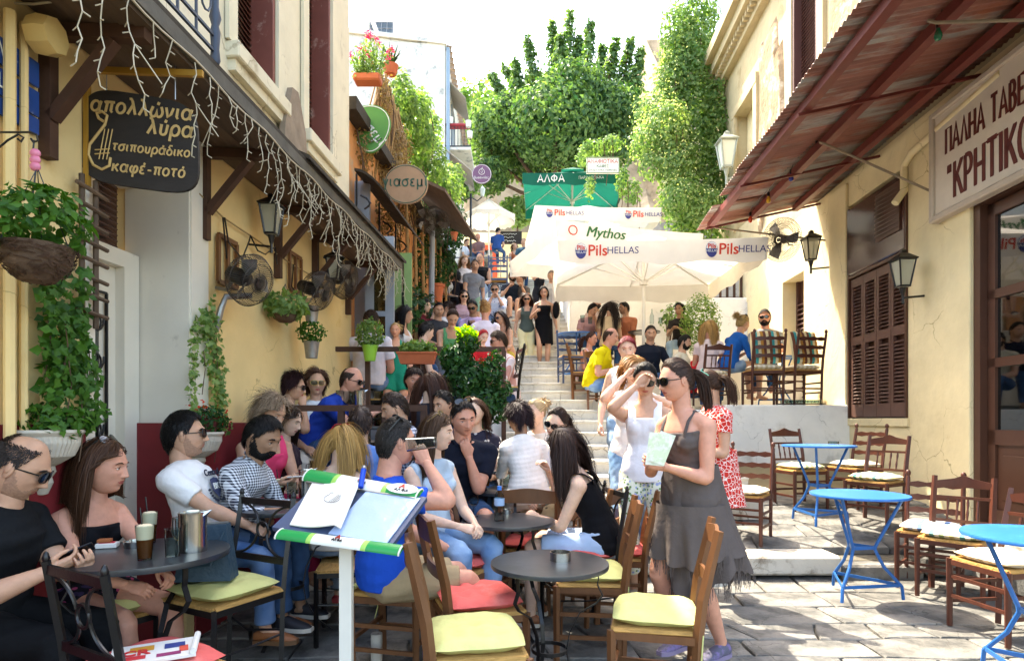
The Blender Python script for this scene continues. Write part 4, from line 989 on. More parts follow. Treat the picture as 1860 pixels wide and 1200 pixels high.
# balcony over the door
bal = empty('balcony', label='wrought iron balcony on a planked soffit at the top left corner', cat='balcony')
EO = .53
for i in range(7):
 o0 = .02 + i * (EO - .02) / 7; m = MB(); WL.box(m, 1.3, 7.1, o0 + .003, o0 + (EO - .02) / 7 - .003, 3.20 - .010 * i, 3.222 - .010 * i); m.build('plank', M_plank, bal)
m = MB(); WL.box(m, 1.3, 7.1, .0, EO + .03, 3.235, 3.26); m.build('deck', M_roof, bal)
m = MB(); WL.box(m, 1.3, 7.12, EO, EO + .03, 3.16, 3.235); m.build('fascia', mat('grey_wood', '#5a554c', rough=.9, var=.3, bump=.4), bal)
rl = MB(); M_iron = mat('blue_iron', '#3c4656', rough=.5, var=.2, bump=.1)
for z_ in (3.32, 3.40, 4.15, 4.28): rl.beam(WL.p(1.3, EO + .015, z_), WL.p(3.16, EO + .015, z_), .014, .014)
s_ = 1.5
while s_ < 3.12:
 rl.beam(WL.p(s_, EO + .015, 3.32), WL.p(s_, EO + .015, 4.28), .011, .011)
 for sg, zc in ((1, 3.55), (-1, 3.9), (1, 3.78)):
  rl.tube([WL.p(s_ + .075 + sg * (.008 + .05 * t / 11) * cos(t * .6), EO + .015, zc + (.01 + .075 * t / 11) * sin(t * .6)) for t in range(12)], .006, 5)
 s_ += .15
rl.build('railing', M_iron, bal)
m = MB(); m.lathe([(.02, 0), (.026, .02), (.02, .08), (.026, .16), (.018, .2), (.03, .24), (.018, .3), (.018, .42), (.03, .46), (.02, .5), (.02, 1.1)], WL.p(3.17, EO + .015, 3.26), 12); m.build('corner_post', M_iron, bal)
# brackets
def bracket(s_, label):
 b = empty('awning_bracket', WL.p(s_, 0, 2.6), -WL.a, label, 'bracket', 'wooden brackets holding up the awning')
 m = MB(); m.beam((.03, 0, -.02), (.03, 0, .52), .055, .05); m.build('post', M_wood, b)
 m = MB(); m.beam((0, 0, .55), (.50, 0, .52), .055, .06); m.build('arm', M_wood, b)
 m = MB(); m.beam((.05, 0, .16), (.34, 0, .50), .05, .045); m.build('strut', M_wood, b)
for s_, lb in ((2.74, 'brown wooden awning bracket above the hanging twig basket'), (3.98, 'brown wooden awning bracket just right of the dark hanging sign'), (5.05, 'brown wooden awning bracket above the first wall fan'), (5.85, 'brown wooden awning bracket between two wall lanterns'), (6.8, 'brown wooden awning bracket at the far end of the awning')): bracket(s_, lb)
m = MB(); m.beam(WL.p(2.98, .0, 3.12), WL.p(2.98, EO + .06, 3.10), .02, .03); m.beam(WL.p(2.98, .02, 3.12), WL.p(2.98, .02, 2.55), .02, .03)
m.build('sign_bracket', mat('yellow_iron', '#a87c2c', rough=.6), label='yellow iron bar from which the dark sign hangs', cat='bracket')
# raised roofing felt on the awning
m = MB(); n_ = 12
for i in range(n_):
 a = 4.3 + i * .24; b = a + .25; zz = .10 * sin(i * 1.1) * .3
 m.add([WL.p(a, .0, 3.50 + zz), WL.p(b, .0, 3.50 + zz), WL.p(b, EO + .06, 3.25), WL.p(a, EO + .06, 3.25), WL.p(a, .0, 3.53 + zz), WL.p(b, .0, 3.53 + zz), WL.p(b, EO + .06, 3.28), WL.p(a, EO + .06, 3.28)], [(0, 1, 2, 3), (7, 6, 5, 4), (3, 2, 6, 7), (0, 3, 7, 4), (1, 5, 6, 2)])
m.build('awning_roof', M_roof, label='dark felt roof sloping over the left hand awning', cat='awning')
# ---------------------------------------------------------------- right hand tavern
RH_ = empty('tavern_building', label='pale yellow tavern along the right side with brown shutters and a brown shop door', cat='building')
SW = (RY(1650), RY(1543)); SWZ = (ZY(762, 8), 3.45)          # shuttered window
DS = (3.6, RY(1772)); DZ = (.30, 3.62)                           # shop door
W2 = (RY(1462), RY(1423))
wallpiece(WR, RH_, 'wall', M_ryel, 2.6, 16.2, -.2, 5.0, -1.2, 0, holes=[(SW[0], SW[1], 1.42, 4.55), (DS[0], DS[1], .30, 3.7), (W2[0], W2[1], 1.42, 4.0), (13.55, 14.5, 1.8, 4.05)])
m = MB(); WR.box(m, 6.30, 6.72, 0, .06, -.2, 4.9, .01); m.build('pilaster', M_ryel, RH_)
m = MB(); WR.box(m, 6.72, 7.35, 0, .03, -.2, 4.9, .01); m.build('pilaster', M_ryel, RH_)
m = MB(); WR.box(m, SW[1] + .02, SW[1] + .55, 0, .05, -.2, 4.9, .01); m.build('pilaster', M_ryel, RH_)
UW = [(7.4, 8.0, 5.6, 8.2), (9.95, 11.0, 5.5, 9.4), (13.1, 14.4, 5.9, 8.6)]
wallpiece(WR, RH_, 'upper_wall', M_cream2, 2.6, 16.2, 5.0, 10.6, -1.2, -.02, holes=UW)
for i, (a, b, z0, z1) in enumerate(UW):
 m = MB(); WR.box(m, a - .22, a, -.02, .05, z0, z1 + .2); WR.box(m, b, b + .22, -.02, .05, z0, z1 + .2); WR.box(m, a - .22, b + .22, -.02, .06, z1 + .0, z1 + .2); m.build('surround', M_cream2, RH_)
 m = MB(); WR.box(m, a, b, -.34, -.26, z0, z1); m.build('window_board', M_ryel if i == 2 else M_maroon, RH_)
 if i < 2:
  sh = MB(); WR.box(sh, a + .03, a + .09, -.22, .03, z0, z1); WR.box(sh, b - .09, b - .03, -.22, .03, z0, z1); WR.box(sh, a + .03, b - .03, -.2, -.17, z0, z1); sh = sh.build('shutter', M_maroon, RH_)
  m = MB()
  for k in range(60): c = WR.p((a + b) / 2, -.13, z0 + .04 + k * (z1 - z0) / 60); m.box(c, (.04, b - a - .2, .008), R=Matrix.Rotation(radians(-40), 3, 'Y'))
  m.build('slats', M_maroon, sh, kind='stuff')
m = MB(); WR.box(m, 2.6, 16.25, -.02, .14, 9.9, 10.15); WR.box(m, 2.6, 16.3, -.02, .35, 10.15, 10.4); WR.box(m, 2.6, 16.35, -.02, .5, 10.4, 10.65)
for k in range(80): WR.box(m, 3.0 + k * .165, 3.08 + k * .165, .1, .26, 10.02, 10.15)
m.build('cornice', M_cream2, RH_)
# places where the stucco has come off
def patch(s0, s1, z0, z1, seed):
 g = random.Random(seed); n = 44; pts = []
 cs, cz = (s0 + s1) / 2, (z0 + z1) / 2
 for k in range(n):
  a = 2 * pi * k / n; ex = abs(cos(a)) ** .5 * (1 if cos(a) > 0 else -1); ez = abs(sin(a)) ** .5 * (1 if sin(a) > 0 else -1)
  j = .80 + .13 * sin(a * 3 + seed) + .09 * sin(a * 7 + seed * 2) + g.uniform(-.05, .05)
  pts.append(WR.p(cs + ex * (s1 - s0) / 2 * j, .0, cz + ez * (z1 - z0) / 2 * j))
 m = MB(); N_ = 26; vs = []; rr = []
 c = sum(pts, Vector()) / n
 L_ = 9
 for l in range(L_ + 1):
  for p in pts:
   q = c.lerp(p, l / L_ if l else 0.001); h = .016 + .05 * noise(q.y * 3, q.z * 3, seed) * (1 if l < L_ else 0) + .02 * noise(q.y * 9, q.z * 9, seed)
   vs.append(q + Vector((-(h if l < L_ else -.02), 0, 0)))
 m.add(vs, [(l * n + k, (l + 1) * n + k, (l + 1) * n + (k + 1) % n, l * n + (k + 1) % n) for l in range(L_) for k in range(n)], True)
 m.build('bare_stone', M_peel, RH_)
def noise(a, b, s=0):
 return .5 + .25 * sin(a * 1.7 + s) * sin(b * 2.3 + s * 1.3) + .25 * sin(a * 3.9 + b * 1.1 + s * 2) * sin(b * 4.7 - a * 2.0)
patch(11.35, 13.0, 5.1, 9.6, 4); patch(8.3, 9.7, 5.5, 9.7, 9); patch(9.2, 9.8, 5.0, 6.2, 2)
# shuttered window
a, b = SW
m = MB(); WR.box(m, a, b, -.12, -.07, 1.42, 4.55); m.build('window_back', M_brown, RH_)
pn = MB(); WR.box(pn, a - .0, b + .03, -.07, .035, 3.50, 4.50, .03); pn = pn.build('transom_panel', mat('glossy_brown', '#3c2018', rough=.18, var=.1, bump=.06, spec=.6), RH_)
m = MB(); q0, q1 = a + .14, a + .62; WR.box(m, q0 - .04, q1 + .04, .035, .055, 3.78, 4.40); vf = m.build('vent', M_brown, RH_)
for k in range(10): m = MB(); m.box(WR.p((q0 + q1) / 2, .06, 3.84 + k * .055), (.04, q1 - q0, .008), R=Matrix.Rotation(radians(-35), 3, 'Y')); m.build('louvre', mat('grey_louvre', '#6a5a50'), vf)
m = MB(); WR.box(m, a - .0, a + .03, -.07, .03, 1.42, 4.5); WR.box(m, b - .03, b, -.07, .03, 1.42, 4.5); WR.box(m, a, b, -.07, .03, 3.46, 3.5); m.build('window_frame', M_brown, RH_)
nw = 4; w0 = (b - a - .08) / nw
for k in range(nw):
 s0 = a + .04 + k * w0; s1 = s0 + w0 - .01; m = MB()
 for (u0, u1, v0, v1) in ((s0, s0 + .05, 1.44, 3.44), (s1 - .05, s1, 1.44, 3.44), (s0 + .05, s1 - .05, 1.44, 1.62), (s0 + .05, s1 - .05, 2.48, 2.60), (s0 + .05, s1 - .05, 3.32, 3.44)): WR.box(m, u0, u1, -.05, .0, v0, v1)
 sh = m.build('shutter', M_shut, RH_)
 for j in range(34):
  z = 1.66 + j * .0495
  if 2.45 < z < 2.63: continue
  m = MB(); m.box(WR.p((s0 + s1) / 2, -.028, z), (.042, w0 - .11, .008), R=Matrix.Rotation(radians(-38), 3, 'Y')); m.build('slat', M_shut, sh)
 if k == nw - 1: sh['label'] = 'faded shutter leaf catching the sun'
m = MB(); WR.box(m, a - .03, b + .03, -.05, .03, 1.32, 1.42); m.build('sill', M_ryel, RH_)
# small windows further on
for (a2, b2, z0, z1) in ((W2[0], W2[1], 1.42, 4.0), (13.55, 14.5, 1.8, 4.05)):
 m = MB(); WR.box(m, a2, b2, -.36, -.30, z0, z1); m.build('window_back', M_brown, RH_)
 sh = MB(); WR.box(sh, a2 + .0, a2 + .07, -.3, -.24, z0, z1); WR.box(sh, b2 - .07, b2, -.3, -.24, z0, z1); sh = sh.build('shutter', M_maroon, RH_)
 for j in range(24): m = MB(); m.box(WR.p((a2 + b2) / 2, -.27, z0 + .06 + j * .09), (.07, b2 - a2 - .14, .012), R=Matrix.Rotation(radians(-40), 3, 'Y')); m.build('slat', M_maroon, sh)
# shop door
dd = MB(); WR.box(dd, DS[1] - .10, DS[1], -.14, .02, .3, 3.7); WR.box(dd, DS[0], DS[0] + .1, -.14, .02, .3, 3.7); WR.box(dd, DS[0], DS[1], -.14, .02, 3.6, 3.7); dd = dd.build('door_frame', M_brown, RH_)
m = MB(); y0, y1 = DS[0] + .1, DS[1] - .1
lw = (y1 - y0) / 3
for k in range(3):
 s0 = y1 - (k + 1) * lw + .01; s1 = y1 - k * lw - .01; m = MB()
 for (u0, u1, v0, v1) in ((s0, s0 + .10, .36, 3.58), (s1 - .10, s1, .36, 3.58), (s0, s1, .36, .50), (s0, s1, 1.15, 1.30), (s0, s1, 1.93, 2.02), (s0, s1, 2.62, 2.71), (s0, s1, 3.46, 3.58), (s0 + .10, s1 - .10, .50, 1.15)):
  WR.box(m, u0, u1, -.11 if v0 != .5 else -.09, -.05 if v0 != .5 else -.075, v0, v1)
 WR.box(m, s0 + .18, s1 - .18, -.08, -.055, .60, 1.05, .01)
 d = m.build('door', M_brown, RH_)
 for (v0, v1) in ((1.30, 1.93), (2.02, 2.62), (2.71, 3.46)): m = MB(); WR.box(m, s0 + .1, s1 - .1, -.085, -.078, v0, v1); m.build('pane', M_pane, d)
m = MB(); WR.box(m, DS[0], DS[1], -.9, -.85, .3, 3.6); m.build('interior', mat('dim_interior', '#b8b090', rough=.9), RH_)
m = MB(); WR.box(m, DS[0] + 1.0, DS[1] - .2, -.6, -.45, .3, 1.7); m.build('counter', mat('counter', '#5a5245'), RH_)
m = MB(); WR.box(m, 3.2, DS[1] + .1, -.15, .32, .1, .30, .015); m.build('threshold', M_white, RH_)
m = MB(); WR.box(m, 3.2, DS[1] + .12, .32, .7, .0, .16, .015); m.build('threshold', M_stone, RH_)
m = MB(); WR.box(m, 4.9, 5.4, -.04, -.03, 2.1, 2.3); m.build('notice', M_paper, RH_)
# painted board
sg = empty('tavern_sign', label='long cream sign board with brown Greek capitals over the shop door', cat='sign')
S0, S1 = 3.8, RY(1697, .12); zb, zt = ZY(397, S1), ZY(215, S1)
m = MB(); WR.box(m, S0, S1, .05, .12, zb, zt); m.build('board', mat('sign_cream', '#cfc4b4', rough=.7, var=.06, bump=.1), sg)
fm = mat('sign_frame', '#b8a998', rough=.6, var=.1)
for (u0, u1, v0, v1) in ((S0, S1, zb - .05, zb + .02), (S0, S1, zt - .02, zt + .05), (S1 - .02, S1 + .05, zb - .05, zt + .05)): m = MB(); WR.box(m, u0, u1, .04, .155, v0, v1, .012); m.build('frame', fm, sg)
tR = RV((-.0636 * 1, -1, 0), (0, 0, 1)); M_sgn = mat('sign_brown', '#5c2018', rough=.6, bump=0)
hgt = zt - zb
greek('ΠΑΛΗΑ ΤΑΒΕΡΝΑ', .37, M_sgn, sg, WR.p(S1 - .20, .124, zb + hgt * .68), tR, .15, align='LEFT', xs=.46, gap=.22)
greek('"ΚΡΗΤΙΚΟΥ"', .50, M_sgn, sg, WR.p(S1 - .24, .124, zb + hgt * .27), tR, .15, True, align='LEFT', xs=.50, gap=.20)
# corrugated awning
aw = empty('tin_awning', label='rusty corrugated tin awning on dark red beams over the tavern front', cat='awning')
M_tin = mat('rusty_tin', '#8a5a4c', rough=.6, var=.35, scale=3, bump=.4, bscale=20, col2='#98928a', c2amt=.47, c2scale=1.3, stretch=(.5, 3, 1))
N_ = M_tin.node_tree.nodes; L_ = M_tin.node_tree.links
v = N_.new('ShaderNodeTexNoise'); v.inputs['Scale'].default_value = .9; v.inputs['Detail'].default_value = 6; tc = N_.new('ShaderNodeTexCoord'); L_.new(tc.outputs['Object'], v.inputs['Vector'])
r_2 = N_.new('ShaderNodeMapRange'); r_2.inputs[1].default_value = .60; r_2.inputs[2].default_value = .68; L_.new(v.outputs['Fac'], r_2.inputs[0])
mul = [n for n in N_ if n.bl_idname == 'ShaderNodeMixRGB' and n.blend_type == 'MULTIPLY'][0]; src = mul.inputs[1].links[0].from_socket
mx = N_.new('ShaderNodeMixRGB'); mx.inputs[2].default_value = (*srgb('#9a5424'), 1); L_.new(r_2.outputs[0], mx.inputs[0]); L_.new(src, mx.inputs[1]); L_.new(mx.outputs[0], mul.inputs[1])
A1 = 9.95; OD = 1.94
def awz(o): return 5.02 - .20 * o
def sheet(s0, s1, o0, o1, dz, dr=0):
 m = MB(); pit = .076; n = int((s1 - s0) / pit * 6); vs = []; th = .004
 for i in range(n + 1):
  s_ = s0 + (s1 - s0) * i / n; c = .011 * cos(2 * pi * s_ / pit)
  for (o, q) in ((o0, 0), ((o0 + o1) / 2, 0), (o1, 0)):
   sag = .02 * sin(s_ * 2.1 + dz * 60) * (o - o0) / (o1 - o0)
   vs.append(WR.p(s_, o, awz(o) + c + dz + sag + dr * (s_ - s0)))
  for (o, q) in ((o0, 0), ((o0 + o1) / 2, 0), (o1, 0)):
   sag = .02 * sin(s_ * 2.1 + dz * 60) * (o - o0) / (o1 - o0)
   vs.append(WR.p(s_, o, awz(o) + c + dz + sag + dr * (s_ - s0) + th))
 fs = []
 for i in range(n):
  a_, b_ = i * 6, (i + 1) * 6
  for k in (0, 1): fs += [(a_ + k, b_ + k, b_ + k + 1, a_ + k + 1), (a_ + k + 3, a_ + k + 4, b_ + k + 4, b_ + k + 3)]
  fs.append((a_ + 2, b_ + 2, b_ + 5, a_ + 5)); fs.append((a_ + 3, b_ + 3, b_, a_))
 m.add(vs, fs, True); m.build('tin_sheet', M_tin, aw, sharp=180)
sheet(2.4, 4.3, -.05, OD + .1, .040); sheet(4.25, 6.2, -.05, OD + .05, .050); sheet(6.15, 8.05, -.05, OD + .02, .058); sheet(8.0, 8.9, -.05, OD, .050, -.01); sheet(8.85, A1 + .15, -.05, OD - .25, .030, -.03); sheet(9.2, A1 + .25, 1.1, OD + .02, .0, -.06)
M_beam = mat('red_beam', '#6a2e28', rough=.5, var=.2, scale=6, bump=.2)
for o, h_ in ((1.80, .09), (1.12, .10), (.40, .09)): m = MB(); m.beam(WR.p(2.4, o, awz(o) - .045), WR.p(A1, o, awz(o) - .075), .09, h_); m.build('beam', M_beam, aw)
for s_ in (4.4, 6.2, 8.1, 9.88): m = MB(); m.beam(WR.p(s_, .02, awz(.0) - .10), WR.p(s_, OD - .05, awz(OD) - .12), .035, .03); m.build('cross_bar', M_beam, aw)
M_rod = mat('rusty_rod', '#8a7a66', rough=.7, var=.25, metal=.2)
for s_, o1, zw in ((7.1, 1.2, -1.15), (9.9, 1.7, -.85), (4.9, 1.3, -.6)): m = MB(); m.tube([WR.p(s_ - .2, .02, awz(0) + zw + .1), WR.p(s_, o1, awz(o1) - .15), WR.p(s_ + .02, o1 + .06, awz(o1) - .12)], .014, 6); m.build('stay_rod', M_rod, aw)
# gutter pipe
m = MB(); m.tube([WR.p(5.8, .09, 4.72), WR.p(7.25, .09, 4.60), WR.p(7.42, .09, 4.5), WR.p(7.42, .09, 4.2), WR.p(7.42, .2, 4.05)], .045, 10); m.build('pipe', M_ryel, RH_)
# coloured bulbs
for i, (px, py, s_, c, nm) in enumerate([(1704, 62, 5.1, '#1c6a4a', 'big green'), (1484, 272, 7.5, '#1c6a4a', 'small green'), (1437, 322, 8.2, '#1c2c8a', 'blue'), (1396, 362, 8.9, '#c89a2c', 'yellow'), (1363, 398, 9.5, '#d8401c', 'orange red')]):
 p = PX(px, py, s_); b = empty('light_bulb', p, 0, nm + ' glass bulb hanging under the tin awning', 'bulb', 'coloured bulbs under the tin awning')
 m = MB(); m.lathe([(.001, -.058), (.022, -.05), (.033, -.025), (.03, 0), (.018, .03), (.014, .045)], n=14); m.build('glass', mat('bulb' + c, c, rough=.1, var=.05, bump=0, spec=.8), b)
 m = MB(); m.lathe([(.001, .11), (.017, .105), (.019, .09), (.019, .045), (.012, .04)], n=10); m.build('socket', M_black, b)
 m = MB(); m.tube([(0, 0, .1), (.02, -.01, .16), (.05, .02, .24)], .004, 5); m.build('cord', M_black, b)
m = MB()
pp = [PX(1704, 40, 5.1), PX(1640, 130, 5.9), PX(1575, 180, 6.6), PX(1484, 262, 7.5), PX(1437, 305, 8.2), PX(1396, 350, 8.9), PX(1363, 385, 9.5)]
m.tube([p + Vector((0, 0, .05)) for p in pp], .005, 5); m.build('cord', M_black, label='black cable looping from bulb to bulb under the tin awning', cat='cable')
# wall lanterns
def lantern(loc, rz, s, label, group='wall lanterns', white=False, arm=.25):
 e = empty('wall_lantern', loc, rz, label, 'lantern', group); M_ = M_black if not white else mat('grey_green_metal', '#9aa094', rough=.5)
 m = MB(); m.lathe([(.04 * s, -.13 * s), (.05 * s, -.12 * s), (.085 * s, .09 * s), (.088 * s, .10 * s)], n=4, a0=pi / 4, a1=2 * pi + pi / 4)
 # frame: four corner bars
 fr_ = MB()
 for k in range(4):
  a = pi / 4 + k * pi / 2; c, s_ = cos(a), sin(a); fr_.beam((c * .055 * s, s_ * .055 * s, -.12 * s), (c * .10 * s, s_ * .10 * s, .11 * s), .012 * s, .012 * s)
  a2 = a + pi / 2; fr_.beam((c * .10 * s, s_ * .10 * s, .11 * s), (cos(a2) * .10 * s, sin(a2) * .10 * s, .11 * s), .014 * s, .014 * s); fr_.beam((c * .055 * s, s_ * .055 * s, -.12 * s), (cos(a2) * .055 * s, sin(a2) * .055 * s, -.12 * s), .014 * s, .014 * s)
 fr_.build('frame', M_, e)
 m.build('lamp_glass', mat('frosted', '#b9b8a4', rough=.25, var=.05, bump=0, alpha=.75) if not white else mat('frosted_w', '#d5dcd0', rough=.3, var=.05, bump=0), e)
 m = MB(); m.lathe([(.115 * s, .105 * s), (.12 * s, .115 * s), (.05 * s, .16 * s), (.03 * s, .17 * s), (.03 * s, .19 * s), (.001, .21 * s)], n=4 if s > .9 else 8, a0=pi / 4, a1=2 * pi + pi / 4); m.build('cap', M_, e)
 m = MB(); m.lathe([(.02 * s, -.16 * s), (.03 * s, -.13 * s), (.012 * s, -.2 * s), (.001, -.22 * s)], n=8)
 m.tube([(0, 0, -.18 * s), (0, 0, -.27 * s)], .012 * s, 6); m.tube([(0, 0, -.22 * s), (arm, 0, -.20 * s)], .010 * s, 6); m.build('arm', M_, e)
 return e
lantern(WR.p(RY(1640, .28), .28, ZY(495, RY(1640, .28))), 0, 1.35, 'black lantern on the wall between the shutters and the shop door', arm=.28)
lantern(WR.p(RY(1473, .3), .3, ZY(452, RY(1473, .3))), 0, 1.45, 'black lantern on the sunlit wall left of the glossy transom', arm=.3)
lantern(WR.p(14.0, .35, ZY(280, 14.0)), 0, 2.6, 'large pale green lantern between the ivy and the tin awning', white=True, arm=.35)
# left lanterns
for (px, py, o, s, lb) in ((493, 398, .18, .95, 'black lantern on the yellow wall above the first wall fan'), (607, 487, .2, .9, 'black lantern under the awning above the farthest wall fan')):
 Y = LY(px, o); lantern(WL.p(Y, o, ZY(py, Y)), pi, s, lb, arm=.18)
lantern(PX(655, 425, 7.4), pi, 1.3, 'black lantern beside the grey window shutters at the end of the awning', arm=.25)
# ---------------------------------------------------------------- left street beyond the corner house
VH = empty('vine_house', label='narrow house with green and grey doors under vines beyond the yellow house', cat='building')
m = MB(); WL.box(m, 7.06, 17.0, -1.6, -.12, 1.0, 5.0); m.build('wall', mat('orange_plaster', '#c98c58', rough=.9, col2='#b0a084', c2amt=.4), VH)
m = MB(); WL.box(m, 7.06, 17.0, -1.6, .05, 5.0, 5.15); m.build('roof', M_roof, VH)
for k in range(12):
 s_ = 9.4 + k * .58; m = MB(); m.tube([WL.p(s_, .06, 1.9), WL.p(s_ + .05, .08, 3.4), WL.p(s_ - .04, .07, 4.9)], [.035, .03, .022], 7); m.build('cane', M_straw, VH)
M_gr = mat('grey_blue_paint', '#8f97a2', rough=.5, var=.06); M_gn = mat('green_paint', '#7d9a5c', rough=.55, var=.08)
def glazed(name, X0, X1, Y, z0, z1, rails, mt, label, cat='door', par=None, t=.05, gl=None):
 e = empty(name, ((X0 + X1) / 2, Y, z0), 0, label, cat) if par is None else par
 w_ = X1 - X0; h_ = z1 - z0; fw = .10; m = MB()
 for (a, b, c, d) in ((-w_ / 2, -w_ / 2 + fw, 0, h_), (w_ / 2 - fw, w_ / 2, 0, h_), (-w_ / 2 + fw, w_ / 2 - fw, 0, fw * 1.4), (-w_ / 2 + fw, w_ / 2 - fw, h_ - fw, h_)): m.box(((a + b) / 2, 0, (c + d) / 2), (b - a, t, d - c))
 for r in rails: m.box((0, 0, r * h_), (w_ - 2 * fw, t, fw * .6))
 m.build('frame', mt, e)
 zs = [fw * 1.4] + [r * h_ for r in rails] + [h_ - fw]
 for a, b in zip(zs[:-1], zs[1:]): m = MB(); m.box((0, 0, (a + b) / 2), (w_ - 2 * fw, .008, b - a - .03)); m.build('pane', gl or M_pane, e)
 return e
glazed('open_shutter_door', PX(664, 0, 7.15).x, PX(716, 0, 7.15).x, 7.15, 1.16, ZY(430, 7.15), [.35, .62], M_gr, 'grey blue glazed door standing open at the end of the yellow wall')
glazed('open_shutter_door', PX(643, 0, 7.5).x, PX(672, 0, 7.5).x, 7.5, 1.16, ZY(330, 7.5), [.4, .7], M_gr, 'tall grey window frame tucked behind the corner of the yellow wall')
glazed('green_door', PX(716, 0, 8.2).x, PX(748, 0, 8.2).x, 8.2, 1.16, ZY(460, 8.2), [.33, .62], M_gn, 'pale green glazed door beside the grey one')
# little canopy with scroll brackets
cn = empty('door_canopy', label='small curved brown canopy with scroll brackets over the grey door', cat='awning')
a, b = 7.1, 9.0; vs = []
for s_ in (a, b):
 for k in range(7): t = k / 6; vs.append(WL.p(s_, .0 + .42 * t, 4.35 - .35 * t ** 1.8))
for s_ in (a, b):
 for k in range(7): t = k / 6; vs.append(WL.p(s_, .0 + .42 * t, 4.32 - .35 * t ** 1.8))
m = MB(); m.add(vs, [(k, k + 1, 8 + k, 7 + k) for k in range(6)] + [(14 + k, 21 + k, 22 + k, 15 + k) for k in range(6)] + [(k, 14 + k, 15 + k, k + 1) for k in range(6)] + [(6, 20, 27, 13)]); m.build('roof', M_roof, cn)
for s_ in (7.15, 8.1, 8.95):
 m = MB(); m.beam(WL.p(s_, .01, 3.75), WL.p(s_, .01, 4.3), .02, .02); m.tube([WL.p(s_, .02 + .16 * (1 - t / 14) * cos(t * .6) ** 2 + .01 * t, 3.95 + .12 * sin(t * .6) * (1 - t / 18)) for t in range(14)], .01, 5); m.build('scroll_bracket', M_black, cn)
# second plank canopy further on
m = MB(); m.add([WL.p(8.9, 0, 5.1), WL.p(13, 0, 5.6), WL.p(13, .75, 5.2), WL.p(8.9, .75, 4.75), WL.p(8.9, 0, 5.15), WL.p(13, 0, 5.65), WL.p(13, .75, 5.25), WL.p(8.9, .75, 4.8)], [(0, 1, 2, 3), (7, 6, 5, 4), (3, 2, 6, 7), (0, 3, 7, 4), (1, 5, 6, 2)]); m.build('plank_canopy', M_plank, label='sloping brown plank canopy half hidden in vines', cat='awning')
# straw covered bay
m = MB(); g = random.Random(3)
def straw_sheet(pa, pb, pc, pd, n, nm, lab):
 """straw fence hung between four corners: many canes"""
 m = MB()
 for k in range(n):
  t = (k + .5) / n; a = pa.lerp(pb, t) + Vector((g.uniform(-.03, .03), g.uniform(-.03, .03), g.uniform(-.12, .12))); b = pd.lerp(pc, t) + Vector((g.uniform(-.05, .05), g.uniform(-.05, .05), g.uniform(-.3, .3)))
  mid = a.lerp(b, .5) + Vector((g.uniform(-.04, .08), g.uniform(-.04, .04), 0)); m.tube([a, mid, b], .012, 4)
 m.build(nm, M_straw, label=lab, cat='screen', kind='stuff')
straw_sheet(PX(640, 255, 7.6), PX(735, 400, 11), PX(735, 560, 11), PX(648, 330, 7.6), 130, 'straw_screen', 'brown straw screen hanging over the doors on the left')
straw_sheet(PX(690, 130, 8.6), PX(722, 210, 9.6), PX(740, 330, 9.4), PX(655, 300, 8.0), 110, 'straw_screen', 'torn straw matting below the pink flowers')
straw_sheet(PX(735, 300, 11), PX(800, 360, 14), PX(800, 560, 14), PX(740, 560, 11), 120, 'cane_fence', 'dry cane fence behind the upper left tables')
def signdisc(name, px, py, Y, rx, rz_, mt, txt, tcol, size, label, rot=0, shape=0, th=.03, bold=.004):
 e = empty(name, PX(px, py, Y), 0, label, 'sign'); n = 36; pts = []
 for k in range(n):
  a = 2 * pi * k / n
  x, z = rx * cos(a), rz_ * sin(a)
  if shape == 1: x *= (1 + .25 * sin(a)); z *= 1
  pts.append((x, z))
 R = FRONT @ Matrix.Rotation(rot, 3, 'Z'); m = MB(); m.prism(pts, th, R=R); m.build('board', mt, e)
 rim = MB(); rim.tube([R @ Vector((x * .94, y * .94, th + .001)) for x, y in pts], .006, 5, closed=True); rim.build('rim', tcol, e)
 if txt:
  for i, (tx, s_, dx, dz, rr) in enumerate(txt): text(tx, s_, tcol, e, R @ Vector((dx, dz, th + .003)), R @ Matrix.Rotation(rr, 3, 'Z'), bold=bold)
 return e
M_wt = mat('white_letter', '#e6e4da', rough=.7, var=0, bump=0)
signdisc('leaf_sign', 673, 236, 7.6, .25, .30, mat('leaf_green', '#4f8a3c', rough=.5, var=.12), [('γιασεμί', .17, 0, 0, radians(-52))], M_wt, .1, 'green leaf shaped sign with white lettering among the dry vines', 0, 1)
signdisc('oval_sign', 738, 336, 8.25, .30, .27, mat('oval_tan', '#a8876a', rough=.8, var=.12), [('γιασεμί', .20, 0, .02, 0)], mat('green_letter', '#3a5a48', bump=0), .1, 'oval weathered sign with dark green lettering in front of the vines')
e = signdisc('round_sign', 875, 317, 16, .26, .26, mat('plum', '#6e4a66', rough=.5, var=.06), [('Βυσσινίδες', .085, 0, -.09, 0)], M_wt, .1, 'round plum coloured sign with a white fruit emblem in front of the tree', bold=.001)
m = MB(); m.tube([FRONT @ Vector((.075 * sin(a) * (1 - .12 * cos(a)), .06 + .075 * cos(a) - (.02 if abs(sin(a)) < .2 and cos(a) > 0 else 0), .036)) for a in np.linspace(0, 2 * pi, 22)[:-1]], .006, 5, closed=True)
m.tube([FRONT @ Vector((0, .12, .036)), FRONT @ Vector((.01, .16, .036)), FRONT @ Vector((.035, .18, .036))], .006, 5); m.tube([FRONT @ Vector((.02 * sin(a), .06 + .03 * cos(a), .036)) for a in np.linspace(0, 5, 12)], .004, 5); m.build('emblem', M_wt, e)
